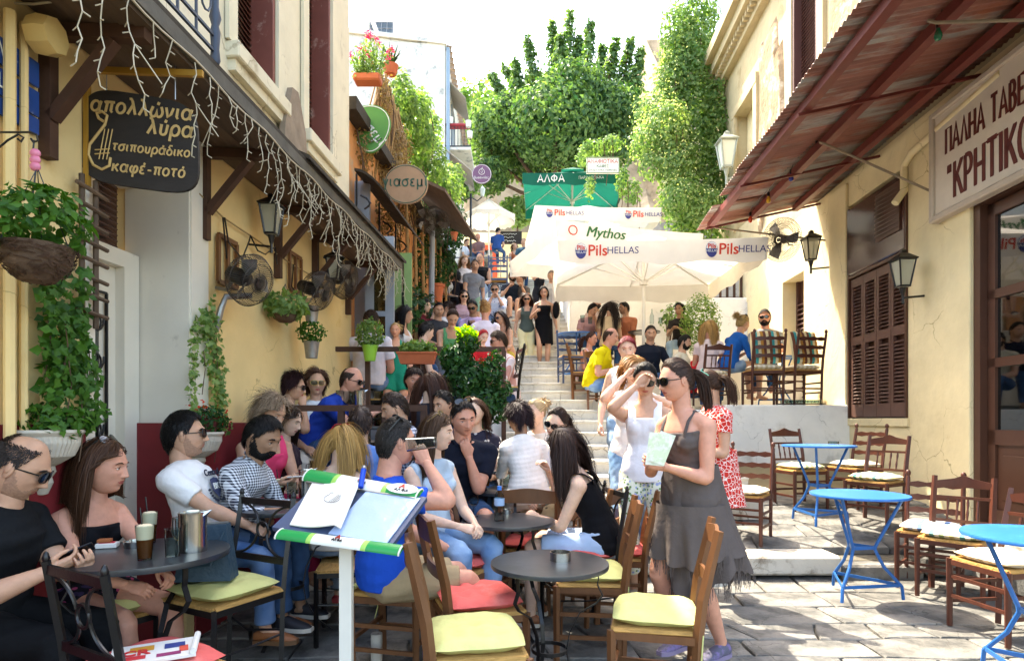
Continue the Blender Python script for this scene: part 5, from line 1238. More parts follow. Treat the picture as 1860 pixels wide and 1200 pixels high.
# ---------------------------------------------------------------- white house at the bend
WH = empty('white_house', label='tall whitewashed house with a tiled eave at the bend of the lane', cat='building')
xr, y0 = PX(808, 0, 17.2).x, 17.2; zt = ZY(78, 17.2)
M_wh2 = mat('old_whitewash', '#dedbd0', rough=.95, var=.12, scale=3, bump=.9, bscale=6, col2='#9a9c98', c2amt=.38, c2scale=3.5)
m = MB(); m.box(((xr - 7) / 2 - 0, y0 + 3.4, zt / 2 + 1), (xr + 7, 6.8, zt - 2)); m.build('wall', M_wh2, WH)
m = MB(); m.add([(-7, y0 - .05, zt + .55), (xr + .04, y0 - .05, zt - .06), (xr + .04, y0 + .2, zt - .06), (-7, y0 + .2, zt + .55), (-7, y0 - .05, zt + .70), (xr + .04, y0 - .05, zt + .05), (xr + .04, y0 + .2, zt + .05), (-7, y0 + .2, zt + .70)], [(0, 1, 5, 4), (4, 5, 6, 7), (1, 2, 6, 5), (0, 3, 2, 1), (3, 7, 6, 2)]); m.build('coping', M_wh2, WH)
m = MB(); m.add([(-7, y0 + .02, zt - .1), (xr, y0 + .02, zt - .1), (-7, y0 + .02, zt + .6), (-7, y0 + .4, zt - .1), (xr, y0 + .4, zt - .1), (-7, y0 + .4, zt + .6)], [(0, 1, 2), (5, 4, 3), (0, 2, 5, 3), (1, 4, 5, 2)]); m.build('gable', M_wh2, WH)
m = MB(); m.box((xr + .08, y0 + .12, zt / 2 + 1), (.09, .16, zt - 2.2)); m.build('corner_strip', mat('pale_blue', '#8fa5b8', rough=.6, var=.08), WH)
for k in range(22): m = MB(); m.lathe([(.08, 0), (.08, .28)], (xr - .1, y0 + .15 + k * .29, zt - .02), 8, R=Matrix.Rotation(radians(100), 3, 'Y'), a0=0, a1=pi); m.build('roof_tile', mat('faded_tile', '#a8927e', rough=.9), WH)
for z_ in (7.2, 9.6): m = MB(); m.box((xr + .01, y0 + 2.2, z_ + .8), (.06, 1.0, 1.7)); m.build('window', M_gr, WH)
sl = empty('solar_panel', (PX(693, 0, 19).x, 19, ZY(66, 19)), 0, 'dark gridded solar panel on the roof of the white house', 'solar panel')
m = MB(); m.box((0, 0, .22), (.75, .05, .50), R=Matrix.Rotation(radians(-15), 3, 'X')); m.build('panel', mat('panel_dark', '#46545c', rough=.3), sl)
m = MB()
for k in range(5): m.box((-.35 + k * .175, -.035, .22), (.015, .02, .5), R=Matrix.Rotation(radians(-15), 3, 'X'))
for k in range(3): m.box((0, -.035, .02 + k * .2), (.75, .02, .012), R=Matrix.Rotation(radians(-15), 3, 'X'))
m.build('grid', M_galv, sl)
m = MB(); m.box((-.5, .1, .1), (.25, .3, .7)); m.build('tank', M_wh2, sl)
fa = empty('folded_awning', label='beige folding awnings over the balcony of the white house', cat='awning')
for (px, py, Y, w_, h_) in ((829, 180, 19, .5, .75), (838, 310, 18, .6, .6)): m = MB(); c = PX(px, py, Y); m.add([c + Vector(v) for v in ((-.45, -.8, h_ * .6), (-.45, .8, h_ * .6), (.35, .8, -h_ * .5), (.35, -.8, -h_ * .5), (-.45, -.8, h_ * .6 - .03), (-.45, .8, h_ * .6 - .03), (.35, .8, -h_ * .5 - .03), (.35, -.8, -h_ * .5 - .03))], [(0, 3, 2, 1), (4, 5, 6, 7), (0, 4, 7, 3), (3, 7, 6, 2)]); m.build('cloth', mat('beige_cloth', '#b5aca0', trans=.2), fa)
bl2 = empty('small_balcony', label='little balcony with pots and a red cloth on the white house', cat='balcony'); c = PX(836, 270, 18.2)
m = MB(); m.box(c + Vector((0, 0, -.35)), (.75, 1.6, .08)); m.build('slab', M_wh2, bl2)
m = MB()
for k in range(9): m.beam(c + Vector((-.36 + k * .09, -.78, -.3)), c + Vector((-.36 + k * .09, -.78, .35)), .014, .014)
m.beam(c + Vector((-.38, -.78, .35)), c + Vector((.38, -.78, .35)), .03, .03); m.beam(c + Vector((-.38, -.78, -.28)), c + Vector((.38, -.78, -.28)), .03, .03); m.build('railing', M_black, bl2)
m = MB(); m.box(c + Vector((0, -.70, .33)), (.7, .25, .08), bev=.02); m.build('cloth', mat('red_cloth', '#a03038'), bl2)
for k, (dx, dz) in enumerate(((-.22, .45), (.30, .35), (.34, .05))): m = MB(); m.lathe([(.001, -.1), (.07, -.1), (.09, .08), (.08, .08)], c + Vector((dx, -.8, dz)), 12); m.build('pot', M_wt, bl2)
# ---------------------------------------------------------------- the top of the lane
OH = empty('small_cafe', label='small cafe front with an orange red door at the top of the stairs', cat='building'); zt0 = STOP[1] + .02
m = MB(); m.box((-1.2, 27.2, zt0 + 1.6), (4.6, .5, 3.2)); m.build('wall', M_ryel, OH)
x0, x1 = PX(849, 0, 26.9).x, PX(903, 0, 26.9).x; m = MB()
for (a, b, c_, d) in ((x0, x0 + .2, 0, 2.6), (x1 - .2, x1, 0, 2.6), (x0, x1, 2.4, 2.6), (x0, x1, 0, .5), ((x0 + x1) / 2 - .08, (x0 + x1) / 2 + .08, .5, 2.4)): m.box(((a + b) / 2, 26.9, zt0 + (c_ + d) / 2), (b - a, .12, d - c_))
m.build('door', mat('orange_door', '#b5482c', rough=.5), OH); m = MB(); m.box(((x0 + x1) / 2, 26.92, zt0 + 1.5), (x1 - x0 - .2, .03, 1.9)); m.build('door_glass', M_pane, OH)
m = MB(); m.box((PX(884, 0, 26.8).x, 26.8, ZY(432, 26.8)), (.75, .04, .42)); m.build('notice', M_wt, OH)
m = MB(); m.box((2, 28.6, zt0 + 1.9), (16, .5, 4.4)); m.build('far_wall', mat('grey_rubble', '#85807a', rough=.95, var=.35, scale=4, bump=.8), label='grey rubble wall across the top of the lane', cat='wall')
bs = empty('banner_board', (PX(925, 0, 24).x, 24, ZY(432, 24)), 0, 'dark board with pale handwriting beyond the upper terrace', 'sign'); m = MB(); m.box((0, 0, 0), (1.0, .05, .5)); m.build('board', M_board, bs); m = MB(); r_ = random.Random(6)
for z in (.14, .02, -.12):
 m.tube([(-.38 + .04 * k, -.03, z + r_.uniform(-.035, .035)) for k in range(int(r_.uniform(14, 20)))], .008, 4)
m.build('chalk_scrawl', M_wt, bs)
# rocks far away
rk = empty('rocky_hill', label='bare rock and ruined wall on the hill far behind the tree', cat='hill', kind='structure')
def rocks(pts, Y, depth, seed):
 """outline of pixel-height pairs far away, given real thickness and rough faces"""
 g = random.Random(seed); n = len(pts); rows = 8; vs = []
 for j in range(rows):
  for i, (px, py) in enumerate(pts):
   t = j / (rows - 1); p = PX(px, py, Y); z = p.z * (1 - t) + 3 * t; vs.append((p.x + g.uniform(-.7, .7), Y - depth * t + g.uniform(-2, 2), z + g.uniform(-.6, .6) * (j > 0)))
 for i, (px, py) in enumerate(pts): p = PX(px, py, Y); vs.append((p.x, Y + 25, p.z - 2))
 fs = [(j * n + i, (j + 1) * n + i, (j + 1) * n + i + 1, j * n + i + 1) for j in range(rows - 1) for i in range(n - 1)] + [(i, i + 1, rows * n + i + 1, rows * n + i) for i in range(n - 1)]
 m = MB(); m.add(vs, fs); m.build('rock_face', mat('far_rock', '#a89478', rough=.95, var=.25, scale=.25, bump=1.0, col2='#7c6c54', c2amt=.42, c2scale=.12), rk)
rocks([(600, 190), (700, 185), (780, 182), (842, 178), (862, 170), (880, 182), (905, 180), (930, 195), (960, 230), (1000, 240), (1060, 235), (1110, 190), (1150, 120), (1165, 78), (1180, 60), (1200, 66), (1235, 70), (1300, 60), (1400, 80)], 110, 30, 2)
# street lamp with three lanterns
p = PX(861, 0, 18.6); zb_ = stairz(18.6)
lp = empty('street_lamp', (p.x - .1, 18.6, zb_), 0, 'black lamp post with three lanterns beside the top of the stairs', 'lamp post'); ht = ZY(352, 18.6) - zb_
m = MB(); m.lathe([(.09, 0), (.09, .2), (.05, .3), (.04, ht * .5), (.035, ht)], n=10); m.tube([(-.34, 0, ht - .1), (-.2, 0, ht - .22), (0, 0, ht - .1), (.2, 0, ht - .22), (.34, 0, ht - .1)], .018, 6); m.build('post', M_black, lp)
for dx, dz in ((-.36, -.08), (.36, -.08), (0, .1)):
 m = MB(); m.lathe([(.05, 0), (.09, .22), (.001, .34)], (dx, 0, ht + dz), 6); m.build('lantern', mat('lamp_pane', '#cfd2c8', rough=.3), lp)
# railing of the upper terrace
ur = empty('terrace_railing', label='thin grey railing along the upper terrace at the top of the stairs', cat='railing'); m = MB(); Y = 17.3; xa, xb = PX(800, 0, Y).x, PX(928, 0, Y).x
for z_ in (4.78, 5.25, ZY(468, Y)): m.beam((xa, Y, z_), (xb, Y, z_), .03, .03)
for k in range(8): x = xa + (xb - xa) * k / 7; m.beam((x, Y, 4.7), (x, Y, ZY(466, Y)), .025, .025)
m.build('rail', mat('grey_rail', '#5a626a', rough=.5), ur)
# right: pergola and dark railing over the white garden wall
pg = empty('wooden_railing', label='dark wooden railing above the whitewashed garden wall', cat='railing'); m = MB(); Y = 13.9
for x in np.arange(1.9, 5.6, .16): m.beam((x, Y, 4.15), (x, Y, 4.75), .05, .04)
m.beam((1.8, Y, 4.77), (5.7, Y, 4.77), .08, .08); m.beam((1.8, Y, 4.18), (5.7, Y, 4.18), .06, .06); m.build('rail', M_wood, pg)
# greek cafe sign near the green umbrella
cs = empty('cafe_sign', PX(1095, 301, 15.2), 0, 'white cafe sign with red and green capitals hung before the green umbrella', 'sign')
m = MB(); m.box((0, 0, 0), (.82, .05, .40)); m.build('board', M_wt, cs); m = MB()
for sx, sz, w_, h_ in ((0, .19, .82, .02), (0, -.19, .82, .02), (-.40, 0, .02, .4), (.40, 0, .02, .4)): m.box((sx, -.03, sz), (w_, .02, h_))
m.build('frame', mat('sage', '#8a9a78'), cs)
M_rl = mat('red_letter', '#b83224', bump=0, var=0); M_gl = mat('dkgreen_letter', '#2c6a3c', bump=0, var=0)
text('ΑΝΑΦΙΩΤΙΚΑ', .13, M_rl, cs, (0, -.03, .10), FRONT, bold=.002); text('ΚΑΦΕΣ', .10, M_gl, cs, (0, -.03, -.02), FRONT, bold=.002); text('ΟΥΖΟ ΓΛΥΚΑ ΠΟΙΚΙΛΙΕΣ', .065, M_gl, cs, (0, -.03, -.12), FRONT)
m = MB(); m.tube([PX(1095, 283, 15.2), PX(1120, 262, 16), PX(1210, 250, 16.2)], .02, 6); m.build('hanger', M_black, cs)
# ---------------------------------------------------------------- umbrellas
def umbrella(cx, cy, zf, ze, w_, apex, rot, mt, label, val=.32, round_=False, pole_lo=None, lettering=None, side_in=0.04, group='market umbrellas over the stairs', pm=None):
 e = empty('market_umbrella', (cx, cy, zf), rot, label, 'umbrella', group); h = w_ / 2; zt_ = ze - zf; n = 8 if round_ else 4
 cor = [Vector((cos(2 * pi * (k + .5) / n), sin(2 * pi * (k + .5) / n), 0)) * (h if round_ else h * sqrt(2)) for k in range(n)]
 m = MB(); R_ = 5; S_ = 10; top = Vector((0, 0, zt_ + apex))
 for k in range(n):
  a = cor[k] + Vector((0, 0, zt_)); b = cor[(k + 1) % n] + Vector((0, 0, zt_)); vs = []
  for i in range(R_ + 1):
   t = i / R_
   for j in range(S_ + 1):
    u = j / S_; p = top.lerp(a.lerp(b, u), t); sag = -.10 * t * (1 - t) * 1.6 - .07 * (4 * u * (1 - u)) * t * (1 if i < R_ else .35); vs.append(p + Vector((0, 0, sag)))
  m.add(vs, [(i * (S_ + 1) + j, (i + 1) * (S_ + 1) + j, (i + 1) * (S_ + 1) + j + 1, i * (S_ + 1) + j + 1) for i in range(R_) for j in range(S_)], True)
 m.build('canopy', mt, e, sharp=30)
 vp = MB()
 for k in range(n):
  a = cor[k] + Vector((0, 0, zt_)); b = cor[(k + 1) % n] + Vector((0, 0, zt_)); vs = []
  nrm = ((a + b) / 2); nrm.z = 0; nrm.normalize()
  for j in range(S_ + 1):
   u = j / S_; p = a.lerp(b, u); dz = -.07 * 4 * u * (1 - u) * .35
   q = p + Vector((0, 0, dz)); vs += [q, q - nrm * side_in + Vector((0, 0, -val + .03 * sin(j * 1.7 + k)))]
  vp.add(vs, [(2 * j, 2 * j + 1, 2 * j + 3, 2 * j + 2) for j in range(S_)], True)
  if lettering and k in lettering:
   for (tx, sz, u, mm, sh_, bo) in lettering[k]:
    rt = (b - a).normalized(); p = a.lerp(b, u) + Vector((0, 0, -val * .5 - .01)) + nrm * .02 - nrm * side_in * .4
    upv = (Vector((0, 0, val)) + nrm * side_in); text(tx, sz, mm, e, p, RV(rt, upv), shear=sh_, bold=bo)
 vp.build('valance', mt, e, sharp=30)
 if not round_:
  m = MB(); s_ = .32;
  vs = [Vector((x * s_, y * s_, zt_ + apex * .86)) for x, y in ((-1, -1), (1, -1), (1, 1), (-1, 1))] + [Vector((0, 0, zt_ + apex + .10))]
  m.add(vs, [(0, 1, 4), (1, 2, 4), (2, 3, 4), (3, 0, 4)], True); m.build('vent_cap', mt, e)
 pm = pm or M_pole
 m = MB(); m.tube([(0, 0, 0), (0, 0, zt_ + apex - .03)], .032, 10); m.build('pole', pm, e)
 m = MB(); m.lathe([(.034, 0), (.07, .01), (.07, .1), (.034, .12)], (0, 0, zt_ - .35), 10); m.build('hub', pm, e)
 for k in range(n):
  for c in ([cor[k]] if round_ else [cor[k], (cor[k] + cor[(k + 1) % n]) / 2]):
   m = MB(); t_ = Vector((0, 0, zt_ + apex - .06)); e_ = c * .985 + Vector((0, 0, zt_ - .035)); m.beam(t_, e_, .018, .03); m.beam((0, 0, zt_ - .30), t_.lerp(e_, .52), .014, .022); m.build('rib', pm, e)
 m = MB(); m.box((0, 0, .04), (.5, .5, .08), bev=.02); m.build('base', M_stone, e)
 return e
M_pr = mat('beer_red', '#d8402c', bump=0, var=0); M_pb = mat('beer_blue', '#3a3c78', bump=0, var=0)
def pils(s=1.0):
 out = []
 for u in (.14, .76): out += [('Pils', .22 * s, u + .055, M_pr, 0, .003), ('HELLAS', .14 * s, u + .175, M_pb, 0, .0)]
 return out
def crest(e, W_, zt_, u, val, y):
 """small round crest between the words"""
 x = -W_ / 2 + W_ * u; m = MB(); pts = [(.085 * cos(a) * (1 if sin(a) > -.2 else .95), .115 * sin(a)) for a in np.linspace(0, 2 * pi, 20)[:-1]]
 m.prism([(p[0], p[1]) for p in pts], .004, R=FRONT, c=(x, y, zt_)); c_ = m.build('crest', M_pb, e); m = MB(); m.prism([(p[0] * .92, .012 + max(p[1], 0) * .85) for p in pts], .003, R=FRONT, c=(x, y - .006, zt_)); m.build('crest_top', M_wt, c_); text('Pils', .09, M_pr, c_, (x, y - .012, zt_ + .045), FRONT, bold=.002); text('HELLAS', .05, M_wt, c_, (x, y - .006, zt_ - .02), FRONT)
def u4(cy, px, ze_py, w_, **k): pass
u1 = umbrella(2.25, 10.35, 1.55, 4.04, 3.05, .42, radians(-2.5), M_canvas, 'nearest cream umbrella printed Pils HELLAS, over the right terrace', lettering={2: pils()}, pm=M_pole)
crest(u1, 3.05, 4.04 - 1.55 - .17, .115, .3, -1.53); crest(u1, 3.05, 4.04 - 1.55 - .17, .735, .3, -1.53)
u2 = umbrella(1.80, 12.6, 2.3, 4.95, 3.0, .50, radians(16), M_canvas, 'cream umbrella printed Mythos, second from the front', lettering={2: [('Mythos', .26, .32, M_gl, .25, 0), ('Mythos', .26, .324, M_gl, .25, 0)]})
m = MB(); m.tube([FRONT @ Vector((.08 * cos(a), .08 * sin(a), 0)) for a in np.linspace(0, 2 * pi, 16)[:-1]], .012, 5, closed=True); o_ = m.build('emblem', M_rl, u2); o_.location = (-1.18, -1.53, 4.95 - 2.3 - .17)
u3 = umbrella(1.95, 15.7, 4.9, 6.40, 3.0, .45, radians(3), M_canvas, 'cream umbrella printed Pils HELLAS, just below the green one', lettering={2: pils(.9)})
crest(u3, 3.0, 1.5 - .17, .115, .3, -1.505); crest(u3, 3.0, 1.5 - .17, .735, .3, -1.505)
u4_ = umbrella(1.75, 17.6, 4.9, ZY(312, 16.2), 2.8, .60, radians(-3), M_green_canvas, 'teal green umbrella with white lettering below the big tree', lettering={2: [('ΑΛΦΑ', .27, .28, M_wt, 0, .004), ('ΠΑΡΑΔΟΣΙΑΚΑ', .10, .66, M_wt, 0, .001)]}, val=.30)
umbrella(PX(888, 0, 23.5).x, 23.5, zt0, ZY(398, 23.5) + .05, 2.2, .75, 0, M_canvas, 'round cream parasol on the upper terrace by the lamp post', round_=True, val=.16)
# ---------------------------------------------------------------- trees, ivy and shrubs
def tree(name, base, height, cx, label, seed, nleaf, size, spikes, mt, cat='tree', trunk_r=.22, blobs=()):
 e = empty(name, base, 0, label, cat); g = np.random.default_rng(seed); m = MB(); B = Vector(base)
 m.tube([(0, 0, -.3), (.1, .0, height * .18), (.0, .1, height * .36)], [trunk_r, trunk_r * .8, trunk_r * .7], 10)
 P_, N_ = [], []
 for (c, r, n) in blobs:
  c = Vector(c) - B; m.tube([(0, .1, height * .34), Vector((0, .1, height * .34)).lerp(c, .5) + Vector((0, 0, -.2)), c], [trunk_r * .45, trunk_r * .25, .04], 7)
  p, q = blob_points(n, tuple(c), r, seed + len(P_)); P_.append(p); N_.append(q)
 for (a, b, n, r0) in spikes:
  a = Vector(a) - B; b = Vector(b) - B; m.tube([a, a.lerp(b, .5), b], [.05, .03, .012], 5)
  t = g.uniform(0, 1, n) ** .8; c = np.array(a)[None] * (1 - t[:, None]) + np.array(b)[None] * t[:, None]; d = g.normal(size=(n, 3)); d /= np.linalg.norm(d, axis=1, keepdims=True)
  P_.append(c + d * (r0 * (1.05 - .75 * t) * g.uniform(.3, 1, n))[:, None]); N_.append(d + np.array([0, 0, .4]))
 m.build('trunk', M_trunk, e); foliage('crown', np.concatenate(P_), np.concatenate(N_), size, mt, e, seed)
 return e
def at(px, py, Y): return tuple(PX(px, py, Y))
g = np.random.default_rng(4); bl = []; spk = []
for (px, py, r, n) in [(900, 290, 1.2, 1800), (905, 230, 1.3, 2200), (950, 240, 1.7, 3400), (1010, 225, 1.9, 3600), (1060, 215, 1.8, 3400), (1110, 210, 1.4, 2300), (980, 175, 1.1, 1500), (1045, 160, 1.2, 1700), (1130, 170, .9, 1000), (940, 200, 1.0, 1300), (1000, 290, 1.7, 3200), (1080, 270, 1.6, 2800), (885, 320, .9, 1000), (1150, 240, 1.3, 1800)]:
 Y = 24 + g.uniform(-1.5, 1.5); bl.append((at(px, py, Y), (r, r * .9, r * .85), n))
for (px, py, qx, qy) in [(960, 180, 915, 125), (975, 150, 958, 75), (1005, 130, 1003, 45), (1035, 120, 1035, 24), (1065, 130, 1072, 45), (1105, 130, 1120, 80), (1130, 140, 1146, 75), (1090, 130, 1095, 90), (930, 190, 893, 140), (1020, 120, 1018, 70), (1150, 150, 1165, 95), (945, 170, 935, 118), (895, 260, 868, 215), (1050, 120, 1052, 75)]:
 Y = 24 + g.uniform(-1, 1); spk.append((at(px, py + 20, Y), at(qx, qy - 6, Y), 420, .46))
tree('mulberry_tree', (1.7, 24.5, 6.3), 12, 0, 'large leafy mulberry tree rising at the top of the stairs', 3, 0, .21, spk, L_tree, blobs=bl, trunk_r=.3)
# bushes beyond
for i, (px, py, Y, r, lb) in enumerate([(940, 385, 24.8, .8, 'small bright bush between the round parasol and the cream umbrellas'), (835, 330, 21, .7, 'pale bush under the beige awnings of the white house'), (870, 210, 60, 4.0, 'distant green bush below the ruined wall')]):
 e = empty('bush', at(px, py, Y), 0, lb, 'bush'); p, q = blob_points(1100, (0, 0, 0), (r, r * .8, r * .8), 50 + i); foliage('leaves', p, q, .20 if Y < 40 else .7, L_lite, e, i); m = MB(); m.tube([(0, 0, -r), (0, 0, 0)], .04, 6); m.build('stem', M_trunk, e)
# ivy hanging on the right
def curtain(name, polys, n, size, mt, label, seed, depth=.5, cat='ivy', spill=.25, stems=True):
 """ivy over a set of discs (px, py, Y, radius x, radius z), with real depth"""
 g = np.random.default_rng(seed); P_, N_ = [], []; tot = sum(q[3] * q[4] for q in polys)
 for (px, py, Y, rx, rz_) in polys:
  k = int(n * rx * rz_ / tot); c = np.array(at(px, py, Y)); d = g.normal(size=(k, 3)); d /= np.linalg.norm(d, axis=1, keepdims=True); d[:, 1] = -np.abs(d[:, 1]) * g.choice([1, 1, 1, -1], k)
  rad = g.uniform(.35, 1, k) ** .5; wob = 1 + .16 * np.sin(d[:, 0] * 9 + d[:, 2] * 7 + px); P_.append(c + d * (rad * wob)[:, None] * np.array([rx, depth, rz_])); N_.append(d + np.array([0, -.4, .3]) + g.normal(size=(k, 3)) * .4)
 P_ = np.concatenate(P_); N_ = np.concatenate(N_); h = int(len(P_) * spill); e = empty(name, tuple(P_.mean(0)), 0, label, cat); P_ = P_ - P_.mean(0)
 foliage('leaves', P_, N_, size, mt, e, seed, droop=.8)
 m = MB()
 for k in range(14 if stems else 0): p = Vector(P_[g.integers(len(P_))]); m.tube([p, p + Vector((.05, .1, -.35)), p + Vector((0, .15, -.8))], .010, 5)
 if stems: m.build('stems', M_trunk, e, kind='stuff')
 return e, P_
iv = [(1262, 10 + 30 * k, 16.0 - .05 * k, .62 + .05 * (k % 3), .62) for k in range(15)] + [(1225, 20 + 32 * k, 15.8, .45, .55) for k in range(1, 12)] + [(1296, 180 + 30 * k, 15.6, .35, .5) for k in range(8)]
e, P_ = curtain('hanging_ivy', iv, 17000, .115, L_vine, 'thick green creeper hanging down the corner of the right hand building', 21, .6)
iv = [(px_ + 28, *r_) for px_, *r_ in [(1165, 210, 15.6, .6, .55), (1190, 150, 15.8, .45, .6), (1150, 260, 15.2, .5, .5), (1185, 240, 15, .6, .7), (1200, 300, 15, .6, .6), (1220, 90, 16, .4, .6), (1160, 300, 15.2, .4, .4), (1210, 360, 14.8, .55, .5), (1245, 380, 14.8, .5, .45), (1190, 120, 16, .35, .4)]]
e, P_ = curtain('flowering_creeper', iv, 8000, .11, L_lite, 'pale blossoming creeper bulging beside the green one', 22, .6)
g = np.random.default_rng(2); sel = g.choice(len(P_), 2200); V_, F_ = leaves(P_[sel] + g.normal(size=(2200, 3)) * .08 + np.array([-.05, -.12, .08]), g.normal(size=(2200, 3)), .055, 5); link('blossoms', mesh_np('blossoms', V_, F_, L_flower), e)
curtain('vine', [(1080, 268, 15.6, .35, .2), (1110, 262, 15.6, .3, .2), (1060, 285, 15.6, .2, .25), (1130, 330, 15.6, .15, .4), (1150, 350, 15.6, .2, .3), (1070, 340, 15.6, .1, .3)], 1300, .10, L_lite, 'loose vine over the white cafe sign', 23, .3, 'vine')
# vines on the left
curtain('climbing_vine', [(745, 215, 10.5, .30, .45), (760, 260, 11, .35, .5), (775, 300, 11.5, .4, .45), (800, 350, 12.5, .45, .45), (735, 180, 10.2, .2, .4), (820, 330, 13.5, .3, .4), (790, 240, 12, .15, .3), (770, 200, 11, .15, .3)], 5200, .10, L_vine, 'green climbing vine spilling over the plank canopy on the left', 24, .5, 'vine')
curtain('climbing_vine', [(775, 420, 12, .3, .7), (800, 470, 13, .35, .7), (760, 480, 11, .2, .8), (825, 410, 14, .3, .6), (745, 560, 9.6, .22, .4), (770, 570, 10.5, .2, .4)], 4200, .09, L_dark, 'dark creeper covering the cane fence behind the upper tables', 25, .4, 'vine')
curtain('dry_vine', [(660, 260, 7.7, .15, .35), (700, 320, 8.8, .35, .4), (720, 280, 9.2, .25, .45), (690, 380, 8.6, .2, .35), (730, 380, 9.8, .25, .35), (700, 180, 8.7, .1, .4), (715, 420, 9.2, .15, .35)], 5200, .045, L_dry, 'dry brown vine tangled round the leaf shaped signs', 26, .3, 'vine')
fp = empty('flower_planter', at(668, 145, 8.0), 0, 'window box of pink flowering plants above the leaf shaped sign', 'planter')
m = MB(); m.box((0, 0, 0), (.35, .2, .10), bev=.02); m.build('box', M_terra, fp)
g = np.random.default_rng(8); P_ = []; N_ = []; st = MB(); fl = []
for k in range(26):
 b = Vector((g.uniform(-.15, .18), g.uniform(-.08, .08), .04)); t = b + Vector((g.uniform(-.12, .22), g.uniform(-.1, .1), g.uniform(.15, .50))); st.tube([b, b.lerp(t, .5) + Vector((.01, 0, .02)), t], .004, 4)
 for j in range(34): u = g.uniform(.05, 1); c = b.lerp(t, u); P_.append(np.array(c) + g.normal(size=3) * .022); N_.append(g.normal(size=3))
 if k % 2 == 0: fl += [np.array(t) + g.normal(size=3) * .018 for _ in range(28)]
st.build('stems', L_vine, fp, kind='stuff'); foliage('leaves', P_, N_, .045, L_lite, fp, 3); foliage('blossoms', fl, g.normal(size=(len(fl), 3)), .035, L_pink, fp, 4)
ag = empty('potted_agave', at(709, 122, 9.5), 0, 'small agave in a clay pot on top of the straw matting', 'plant'); m = MB(); m.lathe([(.001, -.12), (.09, -.12), (.13, .02), (.12, .02)], n=14); m.build('pot', M_terra, ag); m = MB()
for k in range(12): a = k * 2.4; m.tube([(0, 0, .02), (.08 * cos(a), .08 * sin(a), .14), (.16 * cos(a), .16 * sin(a), .22 + .04 * (k % 3))], [.02, .018, .002], 5, flat=(1, .35))
m.build('leaves', L_dark, ag)
m = MB(); m.tube([PX(662, 0, 8.6), PX(688, 68, 8.6)], .03, 8); m.build('flag_pole', M_pole, label='slanting pale flag pole in front of the white house', cat='pole')
for (px, py, Y, lb) in ((793, 533, 11.5, 'large clay pot at the foot of the cane fence'), (825, 430, 13.5, 'small clay pot hanging beside the lamp post')):
 s_ = 1 if Y < 12 else .55; e = empty('clay_pot', at(px, py, Y), 0, lb, 'pot'); m = MB(); m.lathe([(.001, -.17 * s_), (.09 * s_, -.17 * s_), (.14 * s_, .12 * s_), (.16 * s_, .12 * s_), (.16 * s_, .17 * s_), (.13 * s_, .17 * s_), (.12 * s_, .1 * s_), (.001, .1 * s_)], n=16); m.build('pot', M_terra, e)
 p, q = blob_points(260, (0, 0, .4 * s_), (.2 * s_, .2 * s_, .35 * s_), 3); foliage('leaves', p, q, .06, L_dark, e, 5)
# green bush on the right terrace
tb = empty('terrace_shrub', at(1272, 590, 10.9), 0, 'rounded green shrub behind the blonde customers on the right terrace', 'shrub'); p, q = blob_points(3000, (0, 0, 0), (.36, .4, .58), 31); foliage('leaves', p, q, .045, L_vine, tb, 6); m = MB(); m.tube([(0, 0, -1.2), (0, 0, 0)], .04, 6); m.build('trunk', M_trunk, tb)
curtain('hanging_ivy', [(1225, 575, 13.3, .3, .3)], 300, .08, L_vine, 'sprig of creeper on the garden wall', 27, .2)
# ---------------------------------------------------------------- furniture prototypes (front of a chair looks along +y)
def cushion_mb(w_=.42, d_=.40, th=.080, tuft=True, fold=0):
 n = 16; vs = []; fs = []
 for s_ in (1, -1):
  for i in range(n + 1):
   for j in range(n + 1):
    u, v = i / n * 2 - 1, j / n * 2 - 1; e = max(0, (1 - abs(u) ** 3.2) * (1 - abs(v) ** 3.2)); h = th / 2 * e ** .5
    if tuft and s_ > 0:
     for tu in (-.45, 0, .45):
      for tv in (-.45, 0, .45): h -= .024 * math.exp(-(((u - tu) / .13) ** 2 + ((v - tv) / .13) ** 2))
    h += (.004 * sin(u * 7 + v * 4) + .004 * sin(v * 11 - u * 5)) * e
    pin = 1 - .04 * (1 - abs(u)) * 0
    vs.append((u * w_ / 2 * (1 - .07 * v ** 4 + .012 * sin(v * 6)), v * d_ / 2 * (1 - .07 * u ** 4 + .012 * sin(u * 5 + 1)), s_ * h + .004))
 k = (n + 1) ** 2
 for i in range(n):
  for j in range(n):
   a = i * (n + 1) + j; fs.append((a, a + n + 1, a + n + 2, a + 1)); fs.append((k + a, k + a + 1, k + a + n + 2, k + a + n + 1))
 m = MB(); m.add(vs, fs, True); return m
def add_cushion(ch, mt, z, w_=.41, d_=.39, tuft=True, ties=None, y=0, R=None):
 m = cushion_mb(w_, d_, tuft=tuft); me = m.mesh('cushion', mt, 70); o = link('cushion', me, ch); o.location = (0, y, z + .03)
 if R: o.rotation_euler = R
 if ties:
  for s_ in (-1, 1): m = MB(); m.tube([(s_ * .17, -.17, z + .02), (s_ * .20, -.21, z - .01), (s_ * .21, -.20, z - .14), (s_ * .20, -.23, z - .27)], [1] * 4, 4, flat=(.004, .012, (0, 1, 0))); m.build('tie', mt, o).location = (0, -y, -z - .03)
 return o
